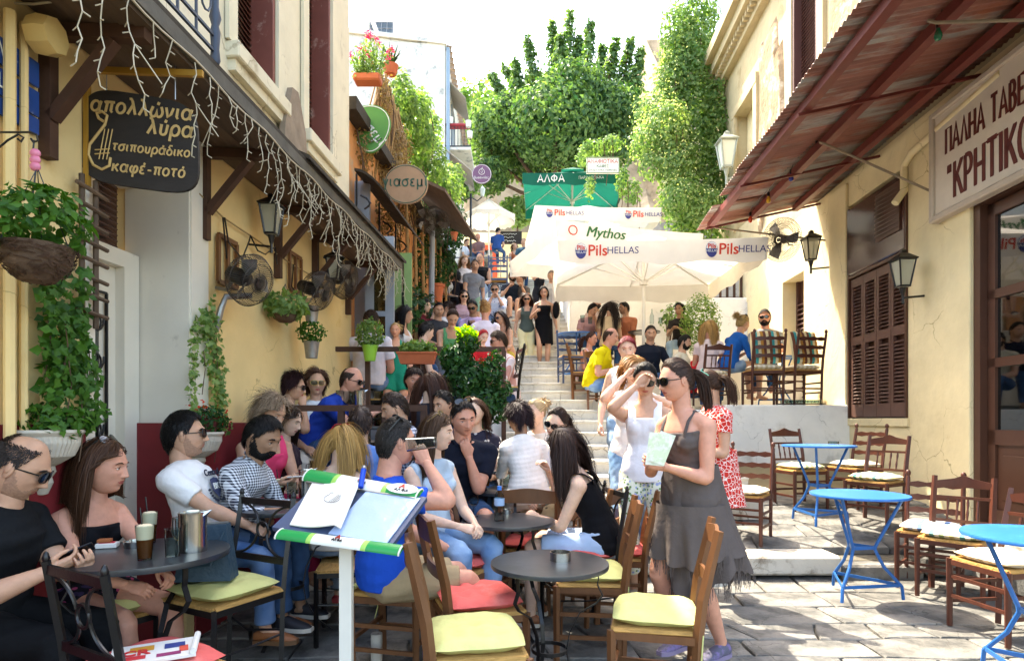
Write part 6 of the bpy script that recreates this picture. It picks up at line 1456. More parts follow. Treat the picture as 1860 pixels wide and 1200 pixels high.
def rush_seat(ch, w0, w1, d_, z, th=.03):
 m = MB(); n = 22
 for k in range(n):       # bundles woven in four triangles
  t = (k + .5) / n
  for s_ in (-1, 1):
   y = s_ * d_ / 2 * (1 - t); w_ = (w0 + (w1 - w0) * (.5 + y / d_)) * (1 - t) / 2; m.tube([(-w_, y, z - th * .1 * t), (w_, y, z - th * .1 * t)], th / 2 * (1 - .25 * t), 5)
   x = s_ * (1 - t); m.tube([(x * w0 / 2, -d_ / 2 * (1 - t), z - th * .1 * t), (x * w1 / 2, d_ / 2 * (1 - t), z - th * .1 * t)], th / 2 * (1 - .25 * t), 5)
 m.build('seat', M_rush, ch)
def post_pts(x, y0, h, rake=.09):
 return [(x, y0 + .015, 0), (x, y0, .44), (x, y0 - .02, .62), (x, y0 - rake, h)]
def wood_chair(kind, cush, mt=None, seat=.46, h=.93, ties=False, label='', seatm=True, tuft=True):
 e = empty('wooden_chair', (0, -5, 0), 0, label, 'chair'); mt = mt or M_chair; w_ = .40; d_ = .38; sw = .034
 for s_ in (-1, 1):
  m = MB(); p = post_pts(s_ * w_ / 2, -d_ / 2, h); rr = [sw * .52] * 4
  if kind in ('cafe', 'spindle'): m.tube(p, [sw * .70, sw * .72, sw * .72, sw * .6], 4, flat=(1, 1, (1, 1, 0)))
  else:
   m.tube([(p[0][0], p[0][1], 0), p[1], p[2], (p[3][0], p[3][1] + .01, h - .07)], [.016, .018, .018, .017], 10); m.lathe([(.017, 0), (.012, .012), (.02, .03), (.021, .045), (.013, .062), (.001, .068)], (p[3][0], p[3][1] + .01, h - .072), 10)
  m.build('leg', mt, e)
  m = MB(); m.tube([(s_ * (w_ / 2 + .01), d_ / 2, 0), (s_ * (w_ / 2 + .01), d_ / 2, seat - .0)], [.017, .021], 4 if kind == 'cafe' else 8); m.build('leg', mt, e)
 m = MB()
 for z in (.14, .27):
  for s_ in (-1, 1): m.beam((s_ * w_ / 2, -d_ / 2, z + .03), (s_ * (w_ / 2 + .008), d_ / 2, z + .03), .016, .022)
  m.beam((-w_ / 2, d_ / 2, z + .07), (w_ / 2, d_ / 2, z + .07), .018, .022)
 m.beam((-w_ / 2, -d_ / 2 + .01, .22), (w_ / 2, -d_ / 2 + .01, .22), .018, .022); m.build('stretcher', mt, e, kind='stuff')
 m = MB()
 for a, b in (((-w_ / 2, d_ / 2, seat - .025), (w_ / 2, d_ / 2, seat - .025)), ((-w_ / 2, -d_ / 2, seat - .025), (w_ / 2, -d_ / 2, seat - .025)), ((-w_ / 2, -d_ / 2, seat - .025), (-w_ / 2, d_ / 2, seat - .025)), ((w_ / 2, -d_ / 2, seat - .025), (w_ / 2, d_ / 2, seat - .025))): m.beam(a, b, .022, .035)
 m.build('seat_frame', mt, e, kind='stuff'); rush_seat(e, w_ - .02, w_ + .02, d_ - .01, seat)
 def bk(z): return np.interp(z, [.44, .62, h], [-d_ / 2, -d_ / 2 - .02, -d_ / 2 - .09])
 def slat(z0, hh, wave=0, nm='slat', arch=0, th=.016, bow=.02):
  n = 12; vs = []
  for i in range(n + 1):
   u = i / n; x = -w_ / 2 + .012 + (w_ - .024) * u; b_ = bow * 4 * u * (1 - u); wz = wave * cos(u * 6 * pi) ; ar = arch * sin(pi * u) ** 1.5
   if arch and kind == 'spindle': ar = arch * (.5 * sin(pi * u) + .5 * math.exp(-((u - .5) / .12) ** 2))
   for (dy, dz) in ((-th / 2, wz - hh / 2), (-th / 2, hh / 2 + ar - wz), (th / 2, hh / 2 + ar - wz), (th / 2, wz - hh / 2)): vs.append((x, bk(z0) - b_ + dy, z0 + dz))
  m = MB(); m.add(vs, [(i * 4 + k, i * 4 + (k + 1) % 4, (i + 1) * 4 + (k + 1) % 4, (i + 1) * 4 + k) for i in range(n) for k in range(4)] + [(3, 2, 1, 0), (n * 4, n * 4 + 1, n * 4 + 2, n * 4 + 3)]); m.build(nm, mt, e)
 if kind == 'cafe': slat(h - .07, .085, arch=.02, nm='top_rail'); slat(h - .26, .06)
 elif kind == 'ladder':
  for z in (h - .13, h - .24, h - .35): slat(z, .045, wave=.006)
 else:
  slat(h - .065, .05, nm='top_rail', arch=.05); slat(h - .17, .022, nm='rail', bow=.01); slat(h - .36, .025, nm='rail', bow=.01)
  for x in (-.10, -.035, .035, .10): m = MB(); m.tube([(x, bk(h - .35) - .008, h - .35), (x, bk(h - .30) - .01, h - .30), (x, bk(h - .25) - .01, h - .26), (x, bk(h - .2) - .01, h - .21), (x, bk(h - .17) - .01, h - .175)], [.006, .011, .007, .011, .006], 8); m.build('spindle', mt, e)
 if cush: add_cushion(e, cush, seat + .012, tuft=tuft, ties=ties)
 return e
def metal_chair(cush, label=''):
 e = empty('metal_chair', (0, -5, 0), 0, label, 'chair'); w_, d_, h, seat = .40, .39, .92, .46
 for s_ in (-1, 1):
  m = MB(); m.tube(post_pts(s_ * w_ / 2, -d_ / 2, h, .07), [.016] * 4, 4, flat=(1, 1, (1, 1, 0))); m.lathe([(.011, 0), (.014, .01), (.008, .03), (.001, .036)], (s_ * w_ / 2, -d_ / 2 - .07, h), 8); m.build('leg', M_black, e)
  m = MB(); m.tube([(s_ * w_ / 2, d_ / 2, 0), (s_ * w_ / 2, d_ / 2, seat)], [.015] * 2, 4); m.build('leg', M_black, e)
 m = MB(); yb = lambda z: np.interp(z, [.44, .62, h], [-d_ / 2, -d_ / 2 - .02, -d_ / 2 - .07])
 for z in (h - .03, .60): m.beam((-w_ / 2, yb(z), z), (w_ / 2, yb(z), z), .014, .034)
 m.build('rail', M_black, e, kind='stuff'); zc = .745
 m = MB(); m.tube([(.042 * cos(a), yb(zc), zc + .042 * sin(a)) for a in np.linspace(0, 2 * pi, 17)[:-1]], .007, 6, closed=True); m.build('ring', M_black, e)
 for s_ in (-1, 1):
  for u in (-1, 1):
   pts = []
   for t in np.linspace(0, 1, 11): a = pi * .5 * t; x = s_ * (.04 + (w_ / 2 - .05) * (1 - cos(a))); z = zc + u * (.02 + .11 * sin(a)); pts.append((x, yb(z), z))
   m = MB(); m.tube(pts, .007, 6); m.build('scroll', M_black, e)
 m = MB()
 for z in (.24,):
  for s_ in (-1, 1): m.tube([(s_ * w_ / 2, -d_ / 2, z), (s_ * (w_ / 2 - .03), 0, z - .02), (s_ * w_ / 2, d_ / 2, z)], .006, 6)
 for s_ in (-1, 1): m.tube([(-w_ / 2, s_ * d_ / 2, .26), (0, s_ * (d_ / 2 - .05), .24), (w_ / 2, s_ * d_ / 2, .26)], .006, 6)
 for a, b in (((-w_ / 2, d_ / 2), (w_ / 2, d_ / 2)), ((-w_ / 2, -d_ / 2), (w_ / 2, -d_ / 2)), ((-w_ / 2, -d_ / 2), (-w_ / 2, d_ / 2)), ((w_ / 2, -d_ / 2), (w_ / 2, d_ / 2))): m.beam((*a, seat - .02), (*b, seat - .02), .02, .03)
 m.build('frame', M_black, e, kind='stuff'); rush_seat(e, w_, w_, d_, seat)
 if cush: add_cushion(e, cush, seat + .012)
 return e
def black_table(r=.30, h=.73, label='', full=True):
 e = empty('bistro_table', (0, -5, 0), 0, label, 'table'); m = MB(); m.lathe([(.001, h - .018), (r - .01, h - .018), (r, h - .022), (r + .002, h - .012), (r, h - .001), (r - .012, h), (.001, h)], n=44); m.build('table_top', M_tabt, e, sharp=50)
 for k in range(3):
  a = 2 * pi * k / 3 + .5; c, s_ = cos(a), sin(a); pr = [(r - .05, h - .02), (r - .05, h - .07), (r - .055, h - .10), (r - .03, h - .15), (r - .06, h - .19), (.15, .46), (.10, .36), (.085, .27), (.10, .18), (.15, .08), (.24, .005)]
  m = MB(); m.tube([(q * c, q * s_, z) for q, z in pr], [1] * len(pr), 4, flat=(.004, .014, (c, s_, 0))); m.build('leg', M_black, e)
 m = MB(); m.tube([(.088 * cos(a), .088 * sin(a), .27) for a in np.linspace(0, 2 * pi, 19)[:-1]], [1] * 18, 4, closed=True, flat=(.004, .013, (1, 0, 0))); m.build('ring', M_black, e)
 return e
def blue_table(r=.35, h=.80, label=''):
 e = empty('blue_table', (0, -5, 0), 0, label, 'table'); m = MB(); m.lathe([(.001, h - .012), (r - .006, h - .014), (r, h - .018), (r + .002, h - .008), (r - .002, h), (.001, h + .001)], n=48); m.build('table_top', M_blue, e, sharp=50)
 ft = []
 for k in range(3):
  a = 2 * pi * k / 3 + pi / 2; c, s_ = cos(a), sin(a); pr = [(r - .05, h - .015), (.20, h * .72), (.115, h * .5), (.11, h * .46), (.17, h * .30), (r - .06, .10), (r - .05, 0)]
  m = MB(); m.tube([(q * c, q * s_, z) for q, z in pr], .0125, 8); m.build('leg', M_bluef, e); ft.append((c, s_))
 m = MB()
 for k in range(3):
  (c, s_), (c2, s2) = ft[k], ft[(k + 1) % 3]; m.beam((.112 * c, .112 * s_, h * .48), (.112 * c2, .112 * s2, h * .48), .008, .026); m.beam(((r - .06) * c, (r - .06) * s_, .11), ((r - .06) * c2, (r - .06) * s2, .11), .008, .024)
 m.build('brace', M_bluef, e, kind='stuff'); return e
def stripe_mat(name, cols, axis='X', sc=6.0):
 if name in MATS: return MATS[name]
 m = mat(name, cols[0], rough=.9, var=.07, bump=.3, bscale=30); N = m.node_tree.nodes; L = m.node_tree.links; mul = [n for n in N if n.bl_idname == 'ShaderNodeMixRGB'][-1]; tc = [n for n in N if n.bl_idname == 'ShaderNodeTexCoord'][0]
 sp = N.new('ShaderNodeSeparateXYZ'); L.new(tc.outputs['Object'], sp.inputs[0]); mm = N.new('ShaderNodeMath'); mm.operation = 'MULTIPLY'; mm.inputs[1].default_value = sc; L.new(sp.outputs[axis], mm.inputs[0])
 fr_ = N.new('ShaderNodeMath'); fr_.operation = 'FRACT'; L.new(mm.outputs[0], fr_.inputs[0]); cr = N.new('ShaderNodeValToRGB'); cr.color_ramp.interpolation = 'CONSTANT'; el = cr.color_ramp.elements
 while len(el) < len(cols): el.new(.5)
 for i, c in enumerate(cols): el[i].position = i / len(cols); el[i].color = (*C3(c), 1)
 L.new(fr_.outputs[0], cr.inputs[0]); L.new(cr.outputs[0], mul.inputs[1]); return m
M_st1 = stripe_mat('green_cream_stripe', ['#d8d0b4', '#8a9a72', '#e4ddc8', '#5a8a86', '#d8d0b4', '#c8b880'], 'X', 5); M_st2 = stripe_mat('blue_white_stripe', ['#dcdad4', '#5a7ab0', '#e4e2dc', '#a8b4c8', '#dcdad4'], 'X', 6)
M_st3 = stripe_mat('cream_stripe', ['#e6dfcc', '#d8ceb4', '#eee8dc', '#c8bc9c'], 'X', 8); M_st4 = stripe_mat('teal_brown_stripe', ['#e0cfa0', '#7a4a34', '#3aa0a0', '#e6d8b0', '#b8843c', '#6a4034'], 'X', 4.6)
def X_(px, Y): return (px - 930) / F * Y
def put(proto, px, Y, z, face, label, group=None, s=1.0): return place(proto, (X_(px, Y), Y, z), radians(180 + face), label, group, s)
# each kind once, then copies
c_lime = wood_chair('cafe', M_lime, ties=True); c_coral = wood_chair('cafe', M_coral); c_plain = wood_chair('cafe', None)
GB = 'brown slat back cafe chairs'
put(c_lime, 862, 2.56, 0, 100, 'nearest brown chair with a lime cushion, below the red cushioned one', GB)
put(c_coral, 868, 3.10, 0, 108, 'brown chair with a coral cushion, left of the front black table', GB)
put(c_lime, 722, 3.42, 0, 78, 'brown chair with a lime cushion under the man in blue drinking water', GB)
put(c_lime, 1189, 2.93, -.02, -104, 'brown chair with a sunlit lime cushion in front of the woman in grey', GB)
put(c_lime, 1072, 3.62, 0, -97, 'brown chair with a lime cushion behind the front black table', GB)
put(c_coral, 1118, 4.25, 0, -100, 'brown chair with a coral cushion beside the first white step', GB)
put(c_coral, 968, 4.50, 0, 172, 'brown chair with a coral cushion, back turned, behind the middle table', GB)
put(c_coral, 1062, 4.42, 0, -120, 'coral cushioned chair partly hidden behind the brown slat chair', GB)
put(c_coral, 850, 3.95, 0, 60, 'coral cushioned chair under the young woman in a denim vest', GB)
put(c_plain, 1010, 5.75, .2, 0, 'brown chair with an empty curved back at the foot of the white steps', GB)
m_coral = metal_chair(M_coral); m_lime = metal_chair(M_lime); m_plain = metal_chair(None); GM = 'black metal scroll back chairs'
place(m_coral, (-1.38, 2.32, -.03), radians(180 + 150), 'black metal chair with a coral cushion and a magazine at the lower left', GM)
place(m_lime, (-1.44, 3.02, .07), radians(180 - 28), 'black metal chair with a lime cushion carrying a blue bag', GM)
put(m_coral, 1050, 4.05, .02, -78, 'black metal chair with a coral cushion under the woman in a black tank top', GM)
put(m_lime, 30, 2.55, 0, 80, 'black metal chair with a lime cushion under the man in black', GM)
put(m_lime, 165, 2.90, 0, 60, 'black metal chair against the red dado under the woman in black', GM)
put(m_plain, 618, 6.75, 1.16, -5, 'black scroll back chair on the terrace behind the planter rail, left one', GM)
put(m_plain, 672, 6.85, 1.16, -5, 'black scroll back chair holding the bald man in white', GM)
put(m_plain, 885, 9.6, 2.0, 160, 'black scroll back chair of the woman in white with a fair bun', GM)
put(m_plain, 905, 6.9, 1.3, -80, 'black metal chair at the corner post of the upper brown rail', GM)
put(m_plain, 640, 3.95, 0, 10, 'black metal chair under the long haired blonde woman', GM)
GT = 'dark tavern chairs on the sunny side'
t_l1 = wood_chair('ladder', M_st3, M_tavern, tuft=False, h=.98); t_l2 = wood_chair('ladder', M_st2, M_tavern, tuft=False, h=.96); t_s1 = wood_chair('spindle', M_st1, M_tavern, tuft=False); t_s3 = wood_chair('spindle', M_st3, M_tavern, tuft=False)
put(t_l1, 1352, 6.0, .20, -38, 'dark ladder back chair with a cream seat just right of the red dress', GT)
put(t_s1, 1453, 7.05, .36, 12, 'dark chair with a carved crest against the white terrace wall', GT)
put(t_l1, 1552, 7.1, .38, -70, 'dark ladder back chair below the shuttered window, farthest right group', GT)
put(t_s1, 1590, 6.35, .30, -58, 'dark spindle back chair with a striped seat behind the middle blue table', GT)
put(t_l2, 1690, 5.10, .0, -42, 'dark ladder back chair with a blue and white seat by the shop wall', GT)
put(t_s1, 1735, 4.80, .0, -48, 'dark spindle back chair with a green striped seat near the shop door', GT)
put(t_s3, 1822, 3.95, .0, -82, 'dark chair with a cream striped seat cut by the right edge of the picture', GT)
t_b = wood_chair('ladder', M_st3, M_tavern, tuft=False, h=1.0)
o = add_cushion(t_b, M_st4, .74, .40, .46, False, None, -.10, (radians(78), 0, 0)); o.name = 'back_cushion'
put(t_b, 1386, 9.25, 1.62, 176, 'ladder back chair with a teal striped back cushion at the left of the terrace edge', GT, 1.13)
put(t_b, 1452, 9.3, 1.62, -170, 'ladder back chair with a teal striped back cushion by the sunlit wall', GT, 1.13)
put(t_s3, 1292, 9.5, 1.62, 186, 'plain dark chair of the blonde woman in a white top on the terrace', GT)
put(c_plain, 1100, 9.3, 1.55, 40, 'brown rush chair under the man in the yellow shirt', 'rush chairs up the stairs')
put(c_plain, 1062, 9.9, 1.7, 80, 'brown rush chair under the woman in pink', 'rush chairs up the stairs')
M_bw = mat('blue_grey_wood', '#3c4a66', rough=.6, var=.2); s_blue = wood_chair('ladder', None, M_bw, h=.95)
put(s_blue, 1040, 10.2, 2.0, 10, 'worn blue chair with a tray standing on the right of the stairs', 'blue wooden chairs')
put(s_blue, 905, 16.9, 4.72, 180, 'worn blue chair on the upper terrace behind the grey rail', 'blue wooden chairs', 1.25)
GTb = 'black round bistro tables'
bt = black_table(.29, .70)
put(bt, 998, 2.99, 0, 20, 'empty black round table with a steel ashtray at the front', GTb)
place(bt, (X_(923, 4.0), 4.0, .0), .7, 'black round table with a water bottle and a wine glass', GTb, 1.06)
place(bt, (X_(265, 2.68), 2.68, .0), 1.1, 'black round table with iced coffees and a steel pitcher at the lower left', GTb, 1.165)
place(bt, (X_(520, 3.75), 3.75, .06), 2.0, 'black round table with coffees in front of the man in gingham', GTb, 1.16)
place(bt, (X_(925, 4.75), 4.75, .12), .2, 'low black table with iced coffees in the middle group', GTb, 1.05)
place(bt, (X_(895, 5.3), 5.3, .23), 1.2, 'black round table with a white cup in the middle group', GTb, 1.06)
place(bt, (X_(680, 5.5), 5.5, .5), .1, 'black table with glasses behind the lower brown rail', GTb, 1.2)
place(bt, (X_(745, 7.9), 7.9, 1.15), .1, 'black table beside the girl in green', GTb, 1.0)
place(bt, (X_(845, 10.3), 10.3, 2.0), .1, 'black table among the crowd below the leaning woman in green', GTb, 1.0)
place(bt, (X_(815, 13.4), 13.4, 3.35), .1, 'round table with plates beside the standing man in grey', GTb, 1.05)
place(bt, (X_(1170, 11.6), 11.6, 2.35), .1, 'dark table with bottles under the first cream umbrella', GTb, 1.05)
place(bt, (X_(1150, 9.7), 9.7, 1.5), .1, 'table between the yellow shirt and the navy polo', GTb, 1.0)
GBt = 'blue metal tavern tables'; bb_ = blue_table()
place(bb_, (X_(1560, 4.76), 4.76, .02), .15, 'blue round table standing free in the sunlit lane', GBt)
place(bb_, (X_(1487, 6.25), 6.25, .34), .5, 'blue round table with a glass ashtray near the white terrace wall', GBt)
place(bb_, (X_(1893, 3.15), 3.15, 0), .3, 'blue round table cut by the right edge of the picture', GBt)
place(bb_, (X_(1412, 9.9), 9.9, 1.62), .9, 'blue table on the terrace with a glass bottle', GBt)
place(bb_, (X_(1048, 10.6), 10.6, 2.1), .9, 'blue topped table with glasses on the right of the stairs', GBt)
# ---------------------------------------------------------------- things on the tables
def glass_mb(r0, r1, h, t=.003): m = MB(); m.lathe([(.001, 0), (r0, 0), (r1, h), (r1 - t, h), (r0 - t * .8, .008), (.001, .008)], n=18); return m
def coffee(p, label, h=.13, r=.032):
 e = empty('iced_coffee', p, 0, label, 'drink', 'glasses of iced coffee'); glass_mb(r * .72, r, h).build('glass', M_glass, e)
 m = MB(); m.lathe([(.001, .009), (r * .7, .009), (r * .86, h * .60), (.001, h * .60)], n=16); m.build('coffee', M_coffee, e)
 m = MB(); m.lathe([(r * .865, h * .60), (r * .94, h * .97), (r * .6, h * 1.02), (.001, h * 1.03)], n=16); m.build('foam', M_foam, e)
 m = MB(); m.tube([(.0, 0, .03), (-.02, .0, h * 1.5)], .003, 6); m.build('straw', M_black, e)
def tumbler(p, label, h=.11, r=.03): glass_mb(r * .85, r, h).build('water_glass', M_glass, label=label, cat='glass', group='clear water glasses', loc=p)
def pitcher(p, label, h=.17, r=.045):
 e = empty('steel_pitcher', p, 0, label, 'pitcher', 'steel water pitchers'); m = MB(); m.lathe([(.001, 0), (r, 0), (r * 1.02, .01), (r, h * .9), (r * 1.05, h), (r * .98, h), (r * .94, h * .9), (r * .94, .01), (.001, .01)], n=28); m.build('body', M_steel, e)
 m = MB(); m.tube([(-r, 0, h * .88), (-r - .03, 0, h * .86), (-r - .035, 0, h * .5), (-r - .02, 0, h * .3), (-r, 0, h * .26)], [1] * 5, 6, flat=(.003, .009, (1, 0, 0))); m.build('handle', M_steel, e); m = MB(); m.add([(r * .8, -.02, h), (r * .8, .02, h), (r * 1.5, 0, h * 1.06), (r * .98, -.02, h * .9), (r * .98, .02, h * .9)], [(0, 2, 1), (0, 3, 2), (1, 2, 4), (3, 4, 2)]); m.build('spout', M_steel, e)
def tp(px, py, z):                       # a point on a surface of height z seen at a pixel
 Y = (H - z) * F / (py - 762); return Vector((X_(px, Y), Y, z))
Z1 = .70 * 1.165
coffee(tp(263, 1016, Z1), 'iced coffee in a tapered glass at the front of the left table', .145, .036); coffee(tp(272, 985, Z1), 'iced coffee with a straw at the back of the left table', .145, .034)
tumbler(tp(313, 1010, Z1), 'water glass beside the steel pitcher on the left table', .12, .031); pitcher(tp(350, 1000, Z1) + Vector((0, 0, 0)), 'steel water pitcher on the left table', .175, .058)
tumbler(tp(330, 985, Z1), 'water glass behind the steel pitcher on the left table', .12, .03)
e = empty('cigarette_pack', tp(195, 994, Z1) + Vector((0, 0, .0)), .3, 'red and white cigarette pack with a matchbox on the left table', 'pack'); m = MB(); m.box((0, 0, .012), (.085, .055, .022), bev=.003); m.build('box', mat('pack_white', '#d8d4cc', bump=0), e); m = MB(); m.box((0, 0, .0245), (.06, .035, .002)); m.build('print', mat('pack_red', '#c02c38', bump=0), e); m = MB(); m.box((-.01, .0, .034), (.055, .035, .014), bev=.002); m.build('matchbox', mat('matchbox', '#a05a30', bump=0), e)
m = MB(); m.lathe([(.001, 0), (.045, 0), (.05, .03), (.046, .03), (.042, .006), (.001, .006)], n=20); m.build('ashtray', M_steel, label='small steel ashtray behind the front coffee on the left table', cat='ashtray', loc=tp(246, 993, Z1))
m = MB(); m.lathe([(.001, 0), (.052, 0), (.052, .043), (.047, .043), (.046, .008), (.001, .008)], n=30); m.build('ashtray', M_steel, label='round steel ashtray alone on the front black table', cat='ashtray', loc=tp(1018, 1017, .70))
e = empty('water_bottle', tp(907, 945, .742), 0, 'plastic water bottle with a blue cap on the middle black table', 'bottle'); m = MB(); m.lathe([(.001, 0), (.031, .0), (.033, .01), (.030, .035), (.033, .05), (.030, .07), (.033, .085), (.032, .11), (.033, .15), (.026, .175), (.014, .195), (.013, .205)], n=20); m.build('body', M_glass, e); m = MB(); m.lathe([(.001, .225), (.015, .225), (.016, .20), (.012, .20)], n=14); m.build('cap', mat('cap_blue', '#2f7ad0', bump=0), e); m = MB(); m.lathe([(.0338, .10), (.0338, .148)], n=20); m.build('paper_label', mat('bottle_label', '#9ab8d8', bump=0), e)
e = empty('wine_glass', tp(860, 938, .742), 0, 'short stemmed wine glass of water on the middle black table', 'glass'); m = MB(); m.lathe([(.001, 0), (.032, 0), (.03, .004), (.005, .01), (.004, .06), (.012, .068), (.032, .09), (.037, .115), (.032, .14), (.030, .14), (.035, .115), (.03, .092), (.001, .07)], n=20); m.build('bowl', M_glass, e)
m = MB(); m.lathe([(.001, 0), (.04, 0), (.042, .03), (.037, .03), (.035, .006), (.001, .006)], n=20); m.build('ashtray', M_steel, label='small ashtray behind the plastic water bottle', cat='ashtray', loc=tp(920, 932, .742))
Z2 = .06 + .70 * 1.16; pitcher(tp(557, 903, Z2), 'steel pitcher on the gingham man\'s table, nearer one', .19, .05); pitcher(tp(575, 885, Z2), 'steel pitcher on the gingham man\'s table, farther one', .21, .05)
coffee(tp(508, 905, Z2), 'iced coffee on the gingham man\'s table', .13, .034); tumbler(tp(530, 908, Z2), 'water glass on the gingham man\'s table', .12, .032)
m = MB(); m.box((0, 0, .01), (.10, .06, .018), bev=.003); m.build('tobacco_pouch', mat('lime_pack', '#58b83c', bump=0), label='bright green tobacco pouch at the edge of the gingham man\'s table', cat='pouch', loc=tp(482, 902, Z2))
Z3 = .12 + .70 * 1.05; coffee(tp(883, 884, Z3), 'dark iced coffee on the low middle table', .12, .034); coffee(tp(955, 878, Z3), 'pale iced coffee on the low middle table', .09, .028); tumbler(tp(920, 880, Z3), 'tall empty glass on the low middle table', .12, .032)
Z4 = .23 + .70 * 1.06; pitcher(tp(918, 838, Z4), 'steel pitcher in the middle of the group', .2, .048); coffee(tp(945, 834, Z4), 'iced coffee with a bent straw in the middle group', .12, .04); coffee(tp(890, 820, Z4), 'iced coffee in front of the man in a dark polo', .13, .036)
e = empty('coffee_cup', tp(893, 832, Z4), 0, 'white coffee cup on a saucer in the middle group', 'cup'); m = MB(); m.lathe([(.001, 0), (.065, .004), (.068, .010), (.001, .006)], n=24); m.build('saucer', M_wt, e); m = MB(); m.lathe([(.001, .01), (.02, .01), (.042, .05), (.043, .06), (.039, .06), (.018, .016), (.001, .016)], n=20); m.tube([(-.04, 0, .05), (-.06, 0, .045), (-.055, 0, .025), (-.03, 0, .022)], .005, 6); m.build('bowl', M_wt, e)
for i, (px, py, lb) in enumerate(((617, 733, 'first of the glasses on the lower rail table'), (630, 734, 'second of the glasses on the lower rail table'), (642, 735, 'third of the glasses on the lower rail table'))): tumbler(PX(px, py, 5.45), lb, .12, .034)
pitcher(PX(654, 737, 5.45), 'steel pitcher on the table behind the lower rail', .14, .05)
for (px, py, Y, lb) in ((1058, 585, 10.5, 'empty glass on the blue stair table'), (1072, 588, 10.5, 'second empty glass on the blue stair table'), (1200, 588, 11.5, 'glass beside the bottle under the umbrella')): tumbler(PX(px, py, Y), lb, .12, .04)
def bottle(p, label, mt=None, h=.28, r=.04): m = MB(); m.lathe([(.001, 0), (r, 0), (r, h * .5), (r * .4, h * .75), (r * .35, h), (.001, h)], n=16); m.build('glass_bottle', mt or M_glass, label=label, cat='bottle', loc=p)
bottle(PX(1390, 644, 9.8), 'clear glass water bottle on the blue terrace table', glassm('bottle_glass', '#9fc4b4'), .33, .055); bottle(PX(1184, 588, 11.5), 'clear bottle on the dark table under the umbrella')
m = MB(); m.lathe([(.001, 0), (.05, 0), (.055, .03), (.048, .03), (.045, .008), (.001, .008)], n=20); m.build('glass_ashtray', M_glass, label='clear glass ashtray on the blue table by the white wall', cat='ashtray', loc=tp(1514, 806, 1.14))
tr = empty('glass_tray', (X_(1455, 9.08), 9.08, 1.63), 0, 'black tray of small upturned glasses on the terrace edge', 'tray'); m = MB(); m.box((0, 0, .008), (.62, .26, .016), bev=.004); m.build('tray', M_black, tr)
for k in range(22): glass_mb(.026, .022, .05).build('tumbler', M_glass, tr, loc=(-.27 + (k % 11) * .053, -.05 + (k // 11) * .09, .017))
# bag, tablet, magazine, phone
e = empty('hand_bag', (-1.50, 2.98, .62), .1, 'blue grey leather handbag standing on the lime cushion', 'bag'); m = MB(); m.add([(-.13, -.06, 0), (.13, -.06, 0), (.13, .06, 0), (-.13, .06, 0), (-.10, -.03, .26), (.10, -.03, .27), (.10, .03, .27), (-.10, .03, .26)], [(3, 2, 1, 0), (0, 1, 5, 4), (1, 2, 6, 5), (2, 3, 7, 6), (3, 0, 4, 7), (4, 5, 6, 7)])
m.build('bag_body', mat('blue_leather', '#2c4454', rough=.5, var=.1, bump=.3, bscale=40), e); m = MB(); m.beam((-.1, 0, .268), (.1, 0, .276), .012, .008); m.build('zip', M_galv, e); m = MB(); m.tube([(-.09, -.035, .24), (-.11, -.06, .16), (-.05, -.075, .07), (.04, -.07, .08), (.09, -.035, .24)], .006, 6); m.build('strap', mat('blue_leather2', '#2c4454'), e)
e = empty('magazine', (-1.36, 2.30, .512), .5, 'folded magazine with red and blue print on the coral cushion', 'magazine'); m = MB(); m.box((0, 0, .006), (.28, .21, .009), rz=0); m.build('pages', M_paper, e)
for (c_, x, y, w2, h2) in (('#c03038', -.07, -.05, .09, .035), ('#2c3c80', .07, .03, .07, .05), ('#c08a30', -.04, .04, .08, .05), ('#8a3060', .05, -.06, .08, .03), ('#d05040', .10, -.02, .03, .06)): m = MB(); m.box((x, y, .0125), (w2, h2, .002)); m.build('print', mat('print' + c_, c_, bump=0), e)
text('CR', .07, mat('print_red', '#c02c30', bump=0), e, (-.06, .0, .013), Matrix.Identity(3), bold=.002); m = MB(); m.tube([(.13, -.1, .02), (.15, .1, .02)], .012, 8); m.build('rolled_edge', M_paper, e)
# menu stand ----------------------------------------------------------------
TL, TR, BL, BR = PX(560, 868, 2.80), PX(757, 905, 2.64), PX(516, 962, 2.48), PX(728, 990, 2.34)
ms = empty('menu_stand', (PX(643, 0, 2.52).x, 2.52, 0), 0, 'white menu stand with green beer banners and an open menu', 'menu stand'); O_ = Vector(ms.location)
ux = ((TR - TL) + (BR - BL)).normalized(); uy = ((TL - BL) + (TR - BR)).normalized(); un = ux.cross(uy).normalized(); RM = RV(ux, uy)
cc = (TL + TR + BL + BR) / 4 - O_; W_ = ((TR - TL).length + (BR - BL).length) / 2; Hh = ((TL - BL).length + (TR - BR).length) / 2
m = MB(); m.box(cc - un * .012, (W_, Hh, .02), R=RM); m.build('board', mat('navy_board', '#3c4a66', rough=.5), ms)
m = MB(); m.box(cc + ux * W_ * .22 + un * .003 - uy * .005, (W_ * .48, Hh * .90, .006), R=RM); m.build('plastic_page', mat('page_blue', '#a9bcdc', rough=.12, var=.06, scale=3, bump=.25, bscale=8, spec=.8), ms)
vs = []; n = 10
for i in range(n + 1):
 u = i / n; hgt = .008 + .045 * sin(min(u * 1.0, 1) * pi * .5) ** 2 * (u) - (.02 if u > .95 else 0)
 for j in (0, 1): v_ = (-.45 + .92 * j); vs.append(cc + ux * W_ * (-.45 + .45 * u) + uy * Hh * v_ + un * hgt)
m = MB(); m.add(vs + [v - un * .006 for v in vs], [(2 * i, 2 * i + 2, 2 * i + 3, 2 * i + 1) for i in range(n)] + [(2 * i + 22, 2 * i + 23, 2 * i + 25, 2 * i + 24) for i in range(n)] + [(2 * i, 2 * i + 22, 2 * i + 24, 2 * i + 2) for i in range(n)] + [(20, 42, 43, 21)], True); m.build('menu_page', M_paper, ms)
